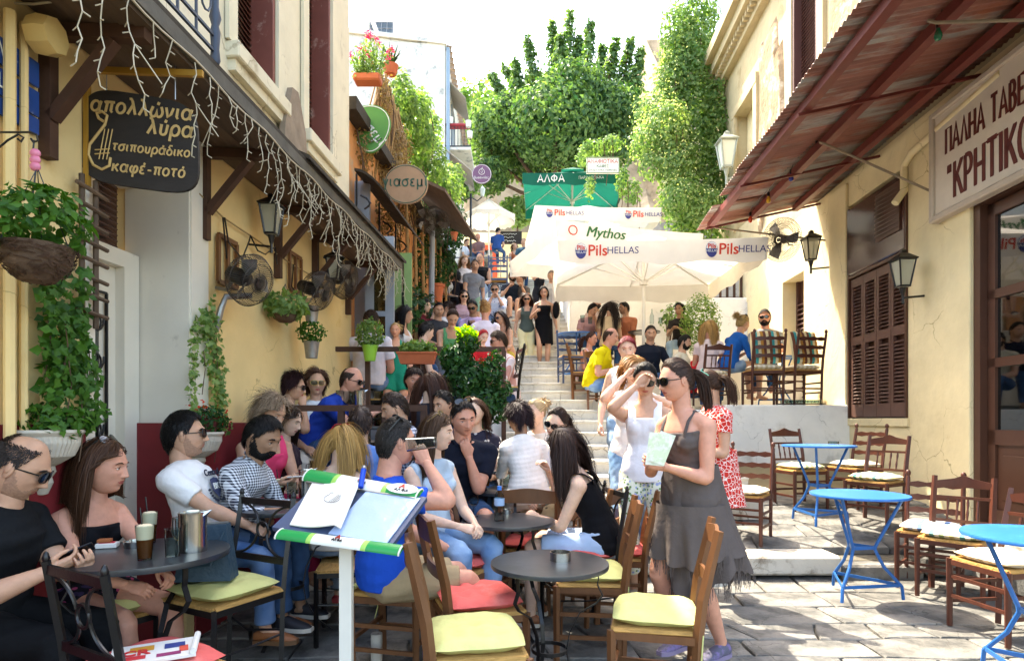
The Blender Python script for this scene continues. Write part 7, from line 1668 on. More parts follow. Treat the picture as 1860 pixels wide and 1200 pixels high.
m = MB(); em = cc - ux * W_ * .17 + un * .034 + uy * .02
m.tube([em + RM @ Vector((.036 * cos(a), .030 * sin(a), .004)) for a in np.linspace(2.5, 6.6, 14)], .0012, 4); m.tube([em + RM @ Vector((-.028, .018, .004)), em + RM @ Vector((-.030, .035, .004)), em + RM @ Vector((-.018, .038, .004))], .0012, 4)
for k in range(3): m.tube([em + RM @ Vector((.0 + k * .009, -.026, .004)), em + RM @ Vector((.014 + k * .009, .03, .004))], .0009, 4)
m.build('lyre_drawing', mat('ink', '#3a3a40', bump=0), ms)
M_ban = mat('banner_green', '#1d8f4a', rough=.3, var=.05, bump=0)
def banner(a, b, hgt, par, wid):
 """half round banner tube: green ends, white middle, red and black emblem"""
 n = 24
 for q0, q1, mt, nm in ((0, .26, M_ban, 'banner_end'), (.26, .30, mat('banner_fade', '#9ac860', rough=.3, bump=0), 'banner_fade'), (.30, .70, mat('banner_white', '#dfe0d6', rough=.3, bump=0, var=.03), 'banner_middle'), (.70, .74, mat('banner_fade', '#9ac860'), 'banner_fade'), (.74, 1.0, M_ban, 'banner_end')):
  p, q = a.lerp(b, q0), a.lerp(b, q1); vs = []
  for P0 in (p, q):
   for k in range(9): t = pi * k / 8; vs.append(P0 + RM @ Vector((0, -cos(t) * hgt / 2, sin(t) * hgt * .28)))
  m = MB(); m.add(vs, [(k, 9 + k, 10 + k, k + 1) for k in range(8)] + [tuple(range(8, -1, -1)), tuple(range(9, 18)), (0, 8, 17, 9)], True); m.build(nm, mt, par)
 mid = a.lerp(b, .5)
 for (u, s_) in ((.5, 1), (.86 if hgt > .06 else .5, 1.1)):
  c0 = a.lerp(b, u) + RM @ Vector((0, 0, hgt * .28 + .003));
  if u > .6: m = MB(); m.prism([(.075 * cos(t), .036 * sin(t)) for t in np.linspace(0, 2 * pi, 25)[:-1]], .003, R=RM, c=c0 - un * .004); m.build('oval', M_wt, par)
  text('A', hgt * .42 * s_, M_rl, par, c0 + uy * hgt * .15, RM, bold=.001); text('ΑΛΦΑ', hgt * .26 * s_, mat('ink_black', '#16161c', bump=0), par, c0 - uy * hgt * .17 + un * .001, RM, bold=.0008)
 for s_, P0 in ((-1, a), (1, b)): m = MB(); m.tube([P0 - ux * .002 * s_ + RM @ Vector((0, -cos(t) * hgt / 2, sin(t) * hgt * .28)) for t in np.linspace(0, pi, 9)], .004, 5); m.build('end_cap', M_pole, par)
e_ = uy * .045; banner(TL - O_ + uy * .02 - ux * .01, TR - O_ + uy * .02 + ux * .01, .088, ms, W_); banner(BL - O_ - uy * .03 - ux * .012, BR - O_ - uy * .03 + ux * .012, .060, ms, W_)
m = MB(); m.box(cc + uy * (Hh / 2 - .012) + un * .004, (W_ * 1.01, .03, .012), R=RM); m.build('clip', M_galv, ms)
pb = cc - uy * Hh * .30 - un * .03; m = MB(); m.beam((pb.x, pb.y, 0), (pb.x, pb.y, pb.z), .05, .035); m.build('post', M_pole, ms); m = MB(); m.box((pb.x, pb.y, .012), (.4, .35, .024), bev=.008); m.build('foot', M_pole, ms)
lt_ = cc + uy * (Hh / 2 + .0) + ux * W_ * .02 + un * .045; m = MB(); m.tube([lt_ - uy * .03 + un * -.02, lt_ + uy * .055 + un * .02], .0125, 14); m.build('cigarette_lighter', mat('lighter_blue', '#1c4ab8', rough=.15, bump=0), label='blue plastic lighter clipped on the top of the menu stand', cat='lighter').location = O_
m = MB(); m.tube([lt_ + uy * .056 + un * .02, lt_ + uy * .07 + un * .024], .012, 12); o = m.build('lighter_cap', M_galv, D.objects['cigarette_lighter'])
b_ = empty('bollard', (X_(684, 3.35), 3.35, 0), 0, 'short rusty white pipe stub set in a slab behind the menu stand', 'bollard'); m = MB(); m.tube([(0, 0, 0), (0, 0, .22)], .032, 18, cap=True); m.build('pipe', mat('chipped_white', '#b8b2a6', rough=.7, bump=.3, col2='#7a4a30', c2amt=.36, c2scale=30), b_); m = MB(); m.box((.05, 0, .015), (.5, .36, .05), bev=.01); m.build('slab', M_stone, b_)
# ---------------------------------------------------------------- left wall furnishings
# hanging sign
hs = empty('hanging_sign', PX(256, 258, 3.0), 0, 'dark hanging board with cream handwritten Greek and a lyre', 'sign'); Wd, Hd = .56, .46; pts = []
tl_ = radians(4)
for k in range(40):
 a = 2 * pi * k / 40; ex = abs(cos(a)) ** .45 * (1 if cos(a) > 0 else -1); ez = abs(sin(a)) ** .45 * (1 if sin(a) > 0 else -1); pts.append((ex * Wd / 2 * (1 - .04 * ez), ez * Hd / 2 - .03 * ex))
RS = RV((1, .06, -.02), (0, 0, 1)); m = MB(); m.prism(pts, .02, R=RS, c=RS @ Vector((0, 0, -.01))); m.build('board', M_board, hs)
def wr(t, s_, x, z, sp=1.0, rot=-3, b_=0): return greek(t, s_, M_letter, hs, RS @ Vector((x, z, .013)), RS @ Matrix.Rotation(radians(rot), 3, 'Z'), .17, shear=.10, gap=.13)
wr('απολλώνια', .106, .012, .150); wr('λύρα', .108, .15, .058); wr('τσιπουράδικο', .066, .060, -.045); wr('καφέ-ποτό', .078, .05, -.145)
m = MB(); lp_ = [(-.17, .085), (-.195, .10), (-.205, .125), (-.18, .135), (-.155, .115), (-.165, .07), (-.20, .02), (-.235, -.03), (-.24, -.08), (-.215, -.13), (-.175, -.15), (-.14, -.13), (-.135, -.09)]
m.tube([RS @ Vector((x, z, .014)) for x, z in lp_], [.007] * len(lp_), 5)
for k in range(3): m.tube([RS @ Vector((-.19 + k * .018, -.10, .014)), RS @ Vector((-.165 + k * .018, .05, .014))], .003, 4)
for z in (-.055, -.075): m.tube([RS @ Vector((-.21, z, .014)), RS @ Vector((-.14, z + .008, .014))], .003, 4)
m.build('lyre', M_letter, hs); m = MB()
for x in (-.17, .17): m.tube([(x, 0, Hd / 2 - .02), (x, 0, Hd / 2 + .15)], .003, 4)
m.build('chain', M_galv, hs, kind='stuff')
# blue street plates at the edge
bp = empty('street_plate', WL.p(LY(14, .02), .02, ZY(150, LY(14))), 0, 'blue enamel street name plates on the wall at the left edge', 'sign'); bl_ = mat('enamel_blue', '#24488a', rough=.4, col2='#c8ccd4', c2amt=.3, c2scale=14)
for (z, h_) in ((.10, .11), (-.03, .11), (-.13, .07)): m = MB(); m.box((0, 0, z), (.012, .30, h_), rz=-WL.a); m.build('plate', bl_, bp)
tRl = RV((.0636, 1, 0), (0, 0, 1)); text('ΛΕ', .09, M_wt, bp, (.010, -.02, .10), tRl, bold=.001); text('LE', .09, M_wt, bp, (.010, -.02, -.03), tRl)
# pipes and boxes
m = MB(); m.tube([WL.p(2.52, .05, .9), WL.p(2.52, .05, 3.1)], .022, 8); m.tube([WL.p(2.60, .04, .9), WL.p(2.60, .04, 3.1)], .016, 8); m.build('wall_pipes', M_yel, label='yellow painted pipes running up the wall at the left edge', cat='pipe', kind='stuff')
m = MB(); m.lathe([(.001, -.05), (.075, -.05), (.085, 0), (.075, .045), (.001, .05)], WL.p(2.62, .12, ZY(60, 2.6)), 8, R=Matrix.Rotation(pi / 2, 3, 'Y')); m.build('siren', mat('cream_box', '#d6b878', rough=.6), label='cream painted siren box under the balcony', cat='box')
m = MB(); m.box(WL.p(2.78, .05, ZY(735, 2.7)), (.09, .14, .10), bev=.005); m.build('junction_box', M_yel, label='small yellow junction box beside the first wall planter', cat='box')
# wall planters
def wall_planter(px, pytop, o, s_, label):
 Y = LY(px, o); e = empty('wall_planter', WL.p(Y, .0, ZY(pytop, Y)), -WL.a, label, 'planter', 'half round cement wall planters'); m = MB(); n = 24; prof = [(.165, 0), (.17, -.012), (.155, -.03), (.15, -.06), (.125, -.12), (.075, -.155), (.055, -.165), (.06, -.19), (.045, -.215), (.05, -.24), (.03, -.29), (.001, -.30)]
 vs = []
 for r, z in prof:
  for i in range(n * 2 + 1): a = -pi / 2 + pi * i / (n * 2); fl = 1 + (.035 * (i % 2) if -.15 < z < -.05 else 0); vs.append((r * cos(a) * fl * s_ * 1.0, r * sin(a) * fl * s_, z * s_))
 k = n * 2 + 1; m.add(vs, [(j * k + i, (j + 1) * k + i, (j + 1) * k + i + 1, j * k + i + 1) for j in range(len(prof) - 1) for i in range(k - 1)] + [tuple(range(k))], False); m.build('bowl', M_concrete, e); return e
e1 = wall_planter(137, 780, .16, 1.0, 'white fluted wall planter full of ivy beside the door'); e2 = wall_planter(392, 784, .13, 1.0, 'white fluted wall planter with red flowers right of the white pilaster')
p, q = blob_points(300, (.08, 0, .04), (.12, .17, .08), 41); foliage('leaves', p, q, .04, L_ivy, e1, 2); p, q = blob_points(500, (.08, .0, .07), (.11, .15, .10), 42); foliage('leaves', p, q, .035, L_dark, e2, 2); m = MB(); m.lathe([(.001, 0), (.05, 0), (.065, .09), (.001, .09)], (.09, -.02, 0), 12); m.build('inner_pot', mat('maroon_pot', '#5a2422'), e2)
g = np.random.default_rng(9); fl = np.array([.09, 0, .12]) + g.normal(size=(60, 3)) * np.array([.05, .08, .035]); foliage('blossoms', fl, g.normal(size=(60, 3)), .028, L_redf, e2, 3)
def wall_ivy(polys, n, size, mt, label, seed, o=.07, single=0):
 """ivy on the left wall: polygons given as (px, py, half width px, half height px)"""
 g = np.random.default_rng(seed); P_ = []; tot = sum(q[2] * q[3] for q in polys)
 for (px, py, hw, hh) in polys:
  k = int(n * hw * hh / tot); a = g.uniform(0, 2 * pi, k); r = g.uniform(0, 1, k) ** .6; qx = px + hw * r * np.cos(a); qy = py + hh * r * np.sin(a)
  for x, y in zip(qx, qy): oo = o * g.uniform(.2, 1.6); Y = LY(x, oo); P_.append(WL.p(Y, oo, ZY(y, Y)))
 P_ = np.array([tuple(p) for p in P_]); c = P_.mean(0); e = empty('ivy', tuple(c), 0, label, 'ivy'); P_ -= c; N_ = g.normal(size=P_.shape) * .5 + np.array([1, -.4, .3])
 mm_ = MB()
 for k in range(8): i = g.integers(len(P_)); p = Vector(P_[i]); mm_.tube([p, p + Vector((.0, .02, -.12)), p + Vector((-.01, .0, -.28))], .003, 4)
 mm_.build('stems', M_trunk, e, kind='stuff')
 if single:       # the largest leaves one by one: five pointed ivy leaves
  Rr = []; base = MB(); o5 = [(0, 0), (.32, -.12), (.28, .22), (.5, .38), (.2, .5), (0, 1.0), (-.2, .5), (-.5, .38), (-.28, .22), (-.32, -.12)]
  base.add([(x * size * 1.1, y * size * 1.1, -.12 * abs(x) * size) for x, y in o5] + [(0, .35 * size, .05 * size)], [(k, (k + 1) % 10, 10) for k in range(10)], False); me = base.mesh('leaf', mt)
  for i in g.choice(len(P_), min(single, len(P_)), replace=False):
   ob = link('leaf', me, e); n_ = Vector(N_[i]); q = n_.to_track_quat('Z', 'Y'); ob.rotation_mode = 'QUATERNION'; ob.rotation_quaternion = q @ Quaternion((0, 0, 1), g.uniform(2.2, 4.1)); ob.location = tuple(P_[i] + N_[i] * .01); s_ = g.uniform(.7, 1.25); ob.scale = (s_, s_, s_)
 foliage('leaves', P_, N_, size, mt, e, seed, droop=.8, aspect=.9); return e
wall_ivy([(128, 700, 55, 75), (115, 620, 42, 60), (105, 560, 32, 45), (140, 750, 60, 30), (95, 510, 25, 40), (150, 660, 18, 60), (150, 540, 12, 60), (85, 500, 18, 20)], 700, .042, L_ivy, 'dense dark ivy climbing the trellis above the first planter', 43, .10, 240)
wall_ivy([(385, 620, 18, 60), (395, 680, 14, 50), (370, 590, 22, 30), (352, 640, 8, 60), (400, 730, 14, 40), (352, 720, 8, 50), (403, 770, 20, 15), (385, 560, 8, 25)], 620, .034, L_vine, 'pale ivy climbing round the second planter', 44, .07, 60)
tv = empty('trellis', WL.p(2.93, 0, 2.2), -WL.a, 'rough wooden trellis above the ivy', 'trellis')
for x in (-.02, .07): m = MB(); m.tube([(.05, x, -.35), (.05, x, .38)], .013, 6); m.build('upright', M_plank, tv)
for k in range(8): m = MB(); m.tube([(.065, -.07, -.27 + k * .085), (.065, .13, -.29 + k * .085)], .011, 6); m.build('rung', M_plank, tv)
# twig basket
def basket(p, r, mt, label, plant, n, size, rr, seed, single=0, deep=.6, flat=False):
 e = empty('hanging_basket', p, 0, label, 'plant', None); g = random.Random(seed); m = MB()
 m.lathe([(.001, -r * deep), (r * .45, -r * deep * .92), (r * .85, -r * deep * .5), (r * .97, 0), (r * .9, 0), (r * .78, -r * deep * .45), (.001, -r * deep * .8)], n=28); m.build('bowl', mt, e)
 if not flat:
  m = MB()
  for k in range(260):
   a = g.uniform(0, 2 * pi); da = g.uniform(.15, .5); z0 = -r * deep * g.uniform(0, .95); dz = g.uniform(-.02, .02); pts_ = []
   for t in (0, .33, .66, 1): zz = min(.005, max(-r * deep, z0 + dz * t)); q = r * 1.0 * sqrt(max(.04, 1 - (zz / (r * deep)) ** 2)) * 1.0 + g.uniform(0, .006); aa = a + da * t; pts_.append((q * cos(aa), q * sin(aa), zz))
   m.tube(pts_, .0022, 3, cap=False)
  m.build('twigs', mat('twig', '#4a3426', rough=.9, var=.3), e, kind='stuff')
 q, nn_ = blob_points(n, (0, 0, rr[2] * .75), rr, seed); foliage('leaves', q, nn_, size, plant, e, seed, droop=.4)
 if single:
  base = MB(); o5 = [(0, 0), (.22, .2), (.30, .48), (.18, .8), (0, 1.05), (-.18, .8), (-.30, .48), (-.22, .2)]; base.add([(x * size * 1.7, y * size * 1.7, .10 * abs(x) * size * 1.7 - .12 * y * y * size) for x, y in o5] + [(0, .5 * size * 1.7, -.03 * size)], [(k, (k + 1) % 8, 8) for k in range(8)]); me = base.mesh('leaf', plant); gg = np.random.default_rng(seed)
  for i in gg.choice(n, single, replace=False):
   ob = link('leaf', me, e); ob.rotation_mode = 'QUATERNION'; ob.rotation_quaternion = Vector(nn_[i] + np.array([0, 0, .6])).to_track_quat('Z', 'Y') @ Quaternion((0, 0, 1), gg.uniform(0, 6.28)); ob.location = tuple(q[i] * 1.04); s_ = gg.uniform(.6, 1.15); ob.scale = (s_,) * 3
 m = MB()
 for a in (0, 2.1, 4.2): m.tube([(r * .93 * cos(a), r * .93 * sin(a), 0), (0, 0, r * 2.4)], .0022, 4)
 m.build('wires', M_black, e, kind='stuff'); return e
basket(PX(68, 448, 2.3), .125, M_trunk, 'round twig basket with a bushy green plant hanging at the left edge', L_ivy, 420, .034, (.19, .15, .13), 61, 220, 1.15)
basket(PX(518, 572, 4.9), .105, M_trunk, 'dark bowl with a trailing yellow green plant below the wall fans', L_lite, 420, .05, (.17, .14, .10), 62, 40, .62, True)
hk = empty('iron_hook', PX(62, 250, 2.3), 0, 'black iron hook with a pink glass flower above the twig basket', 'hook'); m = MB(); m.tube([(-.16, 0, .02), (-.02, 0, .02), (.01, 0, .01), (.014, 0, -.012), (-.003, 0, -.018), (-.012, 0, -.004)], .004, 6); m.tube([(-.16, 0, -.06), (-.10, 0, -.01), (-.06, 0, .012), (-.04, 0, 0), (-.05, 0, -.016), (-.062, 0, -.005)], .004, 6); m.tube([(.0, 0, -.01), (-.004, 0, -.05), (.01, 0, -.09), (0, 0, -.18), (-.01, 0, -.26)], .003, 6); m.build('iron', M_black, hk)
m = MB()
for dz in (-.06, -.085, -.11): m.ball((.004, 0, dz), (.020, .014, .018), 10, 8)
m.build('pink_flower', mat('pink_glass', '#d87a92', rough=.3, bump=.1), hk)
# fans
def fan(p, yaw, tilt, r, label):
 e = empty('wall_fan', p, yaw, label, 'fan', 'black caged fans'); R = Matrix.Rotation(tilt, 3, 'Y'); m = MB(); n = 72
 for k in range(n):
  a = 2 * pi * k / n; pts_ = [R @ Vector((dx, q * r * cos(a + .25 * q), q * r * sin(a + .25 * q))) for q, dx in ((.12, .10), (.5, .095), (.85, .07), (1, .02), (.9, -.04), (.5, -.07))]; m.tube(pts_, .0020 * r / .18, 3, cap=False)
 for q, dx in ((.35, .098), (.7, .085), (1.0, .02), (.8, -.055)): m.tube([R @ Vector((dx, q * r * cos(a), q * r * sin(a))) for a in np.linspace(0, 2 * pi, 29)[:-1]], .0026, 4, closed=True)
 m.build('cage', mat('fan_wire', '#3a3028', rough=.5), e, kind='stuff')
 for k in range(3):
  a = 2 * pi * k / 3; b = MB(); vs = [R @ Vector((dx, q * r * cos(a + t), q * r * sin(a + t))) for q, t, dx in ((.15, -.2, .0), (.5, -.5, .04), (.85, -.35, .05), (.88, .2, .0), (.5, .3, -.02), (.15, .2, 0))]; b.add(vs + [v + R @ Vector((.003, 0, 0)) for v in vs], [(0, 1, 2, 3, 4, 5), (11, 10, 9, 8, 7, 6)] + [(i, (i + 1) % 6, 6 + (i + 1) % 6, 6 + i) for i in range(6)]); b.build('blade', M_galv, e)
 m = MB(); m.lathe([(.001, -.18), (.05, -.17), (.06, -.06), (.05, -.02), (.001, 0)], n=14, R=R @ Matrix.Rotation(pi / 2, 3, 'Y')); m.lathe([(.03, .09), (.032, .105), (.001, .11)], n=12, R=R @ Matrix.Rotation(pi / 2, 3, 'Y')); m.build('motor', M_black, e)
 m = MB(); m.tube([R @ Vector((-.12, 0, 0)), Vector((-.2, 0, -.05)), Vector((-.30, 0, -.03))], .014, 6); m.build('arm', M_galv, e); return e
fan(PX(452, 508, 4.05), radians(-22), radians(20), .175, 'nearest black caged fan on the left wall'); fan(PX(575, 528, 5.2), radians(-18), radians(20), .175, 'middle black caged fan on the left wall'); fan(PX(624, 508, 6.0), radians(-12), radians(15), .19, 'farthest black caged fan under the end of the awning')
fan(PX(790, 405, 10.8), radians(-60), radians(10), .28, 'grey caged fan on a pole before the cane fence'); fan(WR.p(9.6, .75, ZY(425, 9.3)), radians(215), radians(10), .34, 'large black caged fan on the sunlit wall under the tin awning'); fan(PX(770, 400, 9.8), radians(-50), 0, .2, 'small caged fan tangled in the vines')
m = MB(); m.tube([PX(783, 640, 10.8), PX(785, 420, 10.8)], .05, 8); m.build('grey_pole', M_gr, label='pale grey pole with a fan on top before the cane fence', cat='pole')
# board shelf with tin pots
sb = empty('pot_board', PX(553, 575, 5.75), -WL.a, 'wooden board with hanging tin pots below the middle fan', 'shelf'); m = MB()
for (a, b) in (((0, -.14, -.45), (0, -.14, .45)), ((0, .14, -.45), (0, .14, .45)), ((0, -.14, .45), (0, .14, .45)), ((0, -.14, -.45), (0, .14, -.45))): m.beam(a, b, .04, .05)
m.build('frame', M_chair, sb)
for (px, py, Y, r, lb, mt_) in ((566, 572, 5.3, .062, 'upper tin pot hung on the wooden board', L_vine), (566, 636, 5.3, .066, 'lower tin pot with a leafy herb on the wooden board', L_ivy)):
 e = empty('tin_pot', PX(px, py, Y), 0, lb, 'pot', 'tin pots'); m = MB(); m.lathe([(.001, -.07), (r * .75, -.07), (r, .07), (r * 1.05, .075), (r * .9, .07), (.001, .05)], n=18); m.build('pot', M_galv, e)
 if py > 600: p, q = blob_points(420, (0, 0, .16), (.13, .11, .11), 71); foliage('leaves', p, q, .035, mt_, e, 7)
for (px, py, Y) in ((414, 480, 4.15), (537, 500, 5.3)):
 m = MB()
 for (a, b) in (((0, -.12, -.16), (0, -.12, .16)), ((0, .12, -.16), (0, .12, .16)), ((0, -.12, .16), (0, .12, .16)), ((0, -.12, -.16), (0, .12, -.16)), ((0, 0, -.16), (0, 0, .16))): m.beam(a, b, .02, .03)
 o = m.build('wood_panel', M_chair, label='small open wooden frame fixed behind the %s fan' % ('nearest' if px < 500 else 'middle'), cat='frame', loc=WL.p(LY(px, .03), .03, ZY(py, LY(px)))); o.rotation_euler.z = -WL.a
m = MB(); q = [(362, 352), (405, 395), (455, 428), (530, 480), (600, 520), (640, 548)]; m.tube([WL.p(LY(a, .03), .03, ZY(b, LY(a, .03))) for a, b in q], .006, 5); m.build('hose', mat('tan_hose', '#a08458'), label='thin tan hose running along the yellow wall', cat='hose')
m = MB()
for q in ([(408, 395), (415, 440), (440, 470), (452, 440), (455, 428), (468, 455), (482, 462), (500, 448), (503, 480)], [(533, 480), (530, 520), (540, 535)], [(405, 395), (412, 470)]): m.tube([WL.p(LY(a, .06), .06, ZY(b, LY(a, .06))) for a, b in q], .006, 5)
m.build('cables', M_black, label='black cables looping down to the wall fans', cat='cable', kind='stuff')
m = MB(); m.tube([WL.p(4.12, .02, 2.0), WL.p(4.12, .06, 2.16), WL.p(4.14, .08, 2.24), WL.p(4.25, .2, 2.27)], .022, 8); m.build('elbow_pipe', M_galv, label='bent galvanised pipe rising from the pale ivy', cat='pipe')
cp = empty('carved_board', WL.p(5.3, .03, 3.9), 0, 'weathered pointed wooden board leaning above the awning', 'board'); m = MB(); m.prism([(-.28, -.45), (.28, -.45), (.2, .1), (.04, .38), (-.08, .36), (-.22, .0)], .05, R=RV((.0636, 1, 0), (0, 0, 1))); m.build('board', mat('grey_wood2', '#8a7a68', rough=.9, var=.3, bump=.5), cp)
# icicle lights: the string and its drops
il = empty('icicle_lights', label='string of unlit white icicle lights along the edge of the left awning', cat='string lights'); g = random.Random(12); st = MB(); pts_ = []
s_ = 2.2
while s_ < 7.1: pts_.append(WL.p(s_, EO + .05, 3.13 + .012 * sin(s_ * 9))); s_ += .12
st.tube(pts_, .005, 5); st.build('cord', M_cables, il); s_ = 2.2; nd = 0; allm = MB()
while s_ < 7.05:
 L_ = g.choice([.18, .28, .38, .48]) * (1 if s_ < 4.6 else .95); m = MB(); p = WL.p(s_, EO + .055, 3.12); q = [p]; n = int(L_ / .05)
 for k in range(n): p = p + Vector((g.uniform(-.022, .022), g.uniform(-.022, .022), -.05)); q.append(p)
 m.tube(q, .0030, 4)
 for k in range(1, len(q)): d = Vector((g.choice([-1, 1]) * .02, g.uniform(-.015, .015), -.012)); m.tube([q[k], q[k] + d], .0027, 4)
 if g.random() < .45 and n > 3: k = n // 2; b_ = q[k]; qq = [b_]; sg_ = g.choice([-1, 1]); [qq.append(qq[-1] + Vector((.022 * sg_, 0.01, -.035))) for _ in range(4)]; m.tube(qq, .0028, 4)
 m.build('light_drop', M_cables, il); s_ += g.uniform(.055, .10) if s_ > 3.0 else g.uniform(.10, .18)
for q in ([(0, 5), (60, 8), (150, -4)],): m = MB(); m.tube([PX(a, b, 2.6) for a, b in q], .006, 5); m.build('cord', M_cables, il)
# brown rails round the left terraces
def rail(X0, X1, Y, z0, z1, posts, label, W_=.05):
 e = empty('brown_rail', (X0, Y, z0), 0, label, 'railing', 'brown terrace rails'); m = MB(); m.beam((0, 0, z1 - z0), (X1 - X0, 0, z1 - z0), .06, W_); m.build('rail', M_wood, e)
 for x in posts: m = MB(); m.beam((x - X0, 0, 0), (x - X0, 0, z1 - z0 - .02), W_, W_); m.build('post', M_wood, e)
rail(X_(530, 4.95), X_(775, 4.95), 4.95, .5, ZY(741, 4.95), (X_(533, 4.95), X_(620, 4.95), X_(700, 4.95), X_(770, 4.95)), 'lower dark brown rail in front of the couple in white')
e = rail(X_(585, 6.5), X_(918, 6.5), 6.5, 1.15, ZY(634, 6.5), (X_(596, 6.5), X_(668, 6.5), X_(760, 6.5), X_(840, 6.5), X_(915, 6.5)), 'upper brown rail carrying the flower boxes')
m = MB(); m.box((X_(770, 6.5) - .0, 6.45, .85), (1.2, .05, .62)); m.build('dark_boarding', M_black, label='dark boarded face below the upper brown rail', cat='panel')
e = empty('green_bucket', PX(672, 640, 6.35), 0, 'lime green bucket with a white flowered plant hung on the upper rail', 'pot'); m = MB(); m.lathe([(.001, -.09), (.055, -.09), (.08, .06), (.085, .06), (.085, .075), (.07, .07), (.001, .05)], n=20); m.build('bucket', mat('lime_plastic', '#86b83c', rough=.35, bump=0), e); p, q = blob_points(520, (0, 0, .20), (.15, .12, .17), 81); foliage('leaves', p, q, .045, L_vine, e, 8); g2 = np.random.default_rng(4); foliage('blossoms', p[:30], q[:30], .03, L_flower, e, 9)
e = empty('flower_box', PX(758, 652, 6.38), 0, 'long terracotta flower box hung on the upper rail', 'planter'); m = MB(); m.add([(-.17, -.06, -.05), (.17, -.06, -.05), (.17, .06, -.05), (-.17, .06, -.05), (-.20, -.08, .06), (.20, -.08, .06), (.20, .08, .06), (-.20, .08, .06)], [(3, 2, 1, 0), (0, 1, 5, 4), (1, 2, 6, 5), (2, 3, 7, 6), (3, 0, 4, 7), (4, 5, 6, 7)]); m.box((0, 0, .06), (.42, .18, .02), bev=.004); m.build('box', M_terra, e); p, q = blob_points(420, (0, 0, .12), (.2, .09, .07), 82); foliage('leaves', p, q, .05, L_vine, e, 8)
# ficus in the middle
fc = empty('ficus', (X_(850, 5.75), 5.75, .35), 0, 'glossy green ficus bush in the middle of the tables', 'shrub'); P_, N_ = [], []
for (px, py, r, n) in ((845, 690, .22, 900), (872, 735, .22, 900), (832, 655, .16, 480), (885, 680, .16, 480), (848, 622, .12, 260), (910, 705, .10, 160), (808, 700, .11, 180), (850, 775, .18, 420), (900, 650, .08, 90), (815, 640, .08, 90), (905, 745, .12, 160)):
 p, q = blob_points(n, tuple(PX(px, py, 5.75) - Vector(fc.location)), (r, r * .9, r), 90 + px); P_.append(p); N_.append(q)
foliage('leaves', np.concatenate(P_), np.concatenate(N_), .055, L_dark, fc, 10, droop=.9); p, q = blob_points(260, tuple(PX(848, 608, 5.75) - Vector(fc.location)), (.10, .08, .09), 95); foliage('young_leaves', p, q, .05, leaf_mat('young_leaf', '#7fb01c', '#a8cc2c', .6), fc, 11)
m = MB(); m.tube([(0, 0, -.3), (.01, 0, .6)], .03, 8); m.tube([(0, 0, .2), (.15, 0, .8)], .015, 6); m.tube([(0, 0, .2), (-.12, 0, .9)], .015, 6); m.build('trunk', M_trunk, fc)
# ---------------------------------------------------------------- people
SH_dark = ('sneaker', mat('shoe_dark', '#25252c', rough=.6)); SH_brown = ('shoe', mat('shoe_tan', '#8a5430', rough=.5, var=.2), mat('sole_tan', '#6a4a30')); SH_sand = ('shoe', mat('shoe_sandal', '#8a5a3c', rough=.6)); SH_pink = ('shoe', mat('shoe_coral', '#d0505a', rough=.9), mat('sole_rope', '#a08868'))
SH_blue = ('sneaker', mat('shoe_blue', '#24458a', rough=.7), mat('sole_white', '#c8c4bc')); SH_grey = ('sneaker', mat('shoe_grey', '#5c5a6c', rough=.7, col2='#7a6a98', c2amt=.45, c2scale=20), mat('sole_lilac', '#8a7c98'))
TAN, FAIR, DEEP, RED = '#c2957a', '#dab49c', '#9e785e', '#cb9179'
DEN = lambda: cloth('#3d5f8c', 'denim', '#8aa4c4'); DEN2 = lambda: cloth('#27405f', 'denim', '#4c6c94')
BK, DB, LB, GB_ = '#0d0a09', '#22150f', '#4c3322', '#5c4c40'
def thing_in_hand(info, k, mbf, name, mt, label, cat, off=(0, .085, -.028)):
 """a thing held in the hand: k 1 right, -1 left"""
 t, pw_, pl_, e, w_ = info['arms'][k]; d = (w_ - e).normalized(); root = info['root']; M = Matrix.Translation(root.location) @ root.rotation_euler.to_matrix().to_4x4()
 pn = Vector(pw_) if pw_ else Vector((-k * .6, 0, -.8)); pn = (pn - d * pn.dot(d)).normalized(); zz = -pn; xx = d.cross(zz); R = Matrix((xx, d, zz)).transposed()
 p = w_ + R @ Vector(off); mb = mbf(); o = mb.build(name, mt, label=label, cat=cat); o.matrix_world = M @ Matrix.Translation(p) @ R.to_4x4(); return o
def phone_mb(): m = MB(); m.box((0, 0, 0), (.068, .14, .009), bev=.003); return m
M_ph = mat('phone_black', '#101014', rough=.15, bump=0)
N2 = dict(q=2)
# --- left foreground
i = person(('h', 36, 850, 2.48), 'balding man in black with dark glasses looking down at his phone', 52, lean=14, head=(22, 24, 0), R=(.12, .36, .78), L=(.0, .40, .77), palmR=(-.5, .3, .6), palmL=(.5, .3, .7), top=('tee', cloth('#15171a')), bottom=('trousers', cloth('#0f1012')), hair=('shaved', '#2c2420', .012), beard=1, glass=dict(), skin=TAN, fat=1.15, s=.96, hsc=1.16, shoes=SH_dark, **N2)
thing_in_hand(i, 1, phone_mb, 'phone', M_ph, 'black phone held by the man in black', 'phone', (.01, .10, -.034))
i = person(('h', 190, 848, 2.92), 'woman in a black strapless top with dark glasses on her long brown hair', 40, lean=12, head=(22, 4, 0), L=(-.02, .48, .70), R=(.12, .42, .66), fem=True, s=.97, hsc=1.18, top=('strapless', cloth('#101116')), bottom=('short_shorts', cloth('#191620', 'floral', '#a04468', '#3a3050')), hair=('long', '#4a2f1e', .36, dict(vol=.9)), glass=dict(up=True), skin=RED, shoes=SH_sand, **N2)
def tee_print(info, txt, mt, size, dz=.0):
 r, y, u = info['fr'](4); c = info['pts'][4] + y * .146 - u * .05 + u * dz; text(txt, size, mt, info['root'], c, RV(-r, u), name='print', bold=.001)
M_ink = mat('shirt_ink', '#262a3c', bump=0)
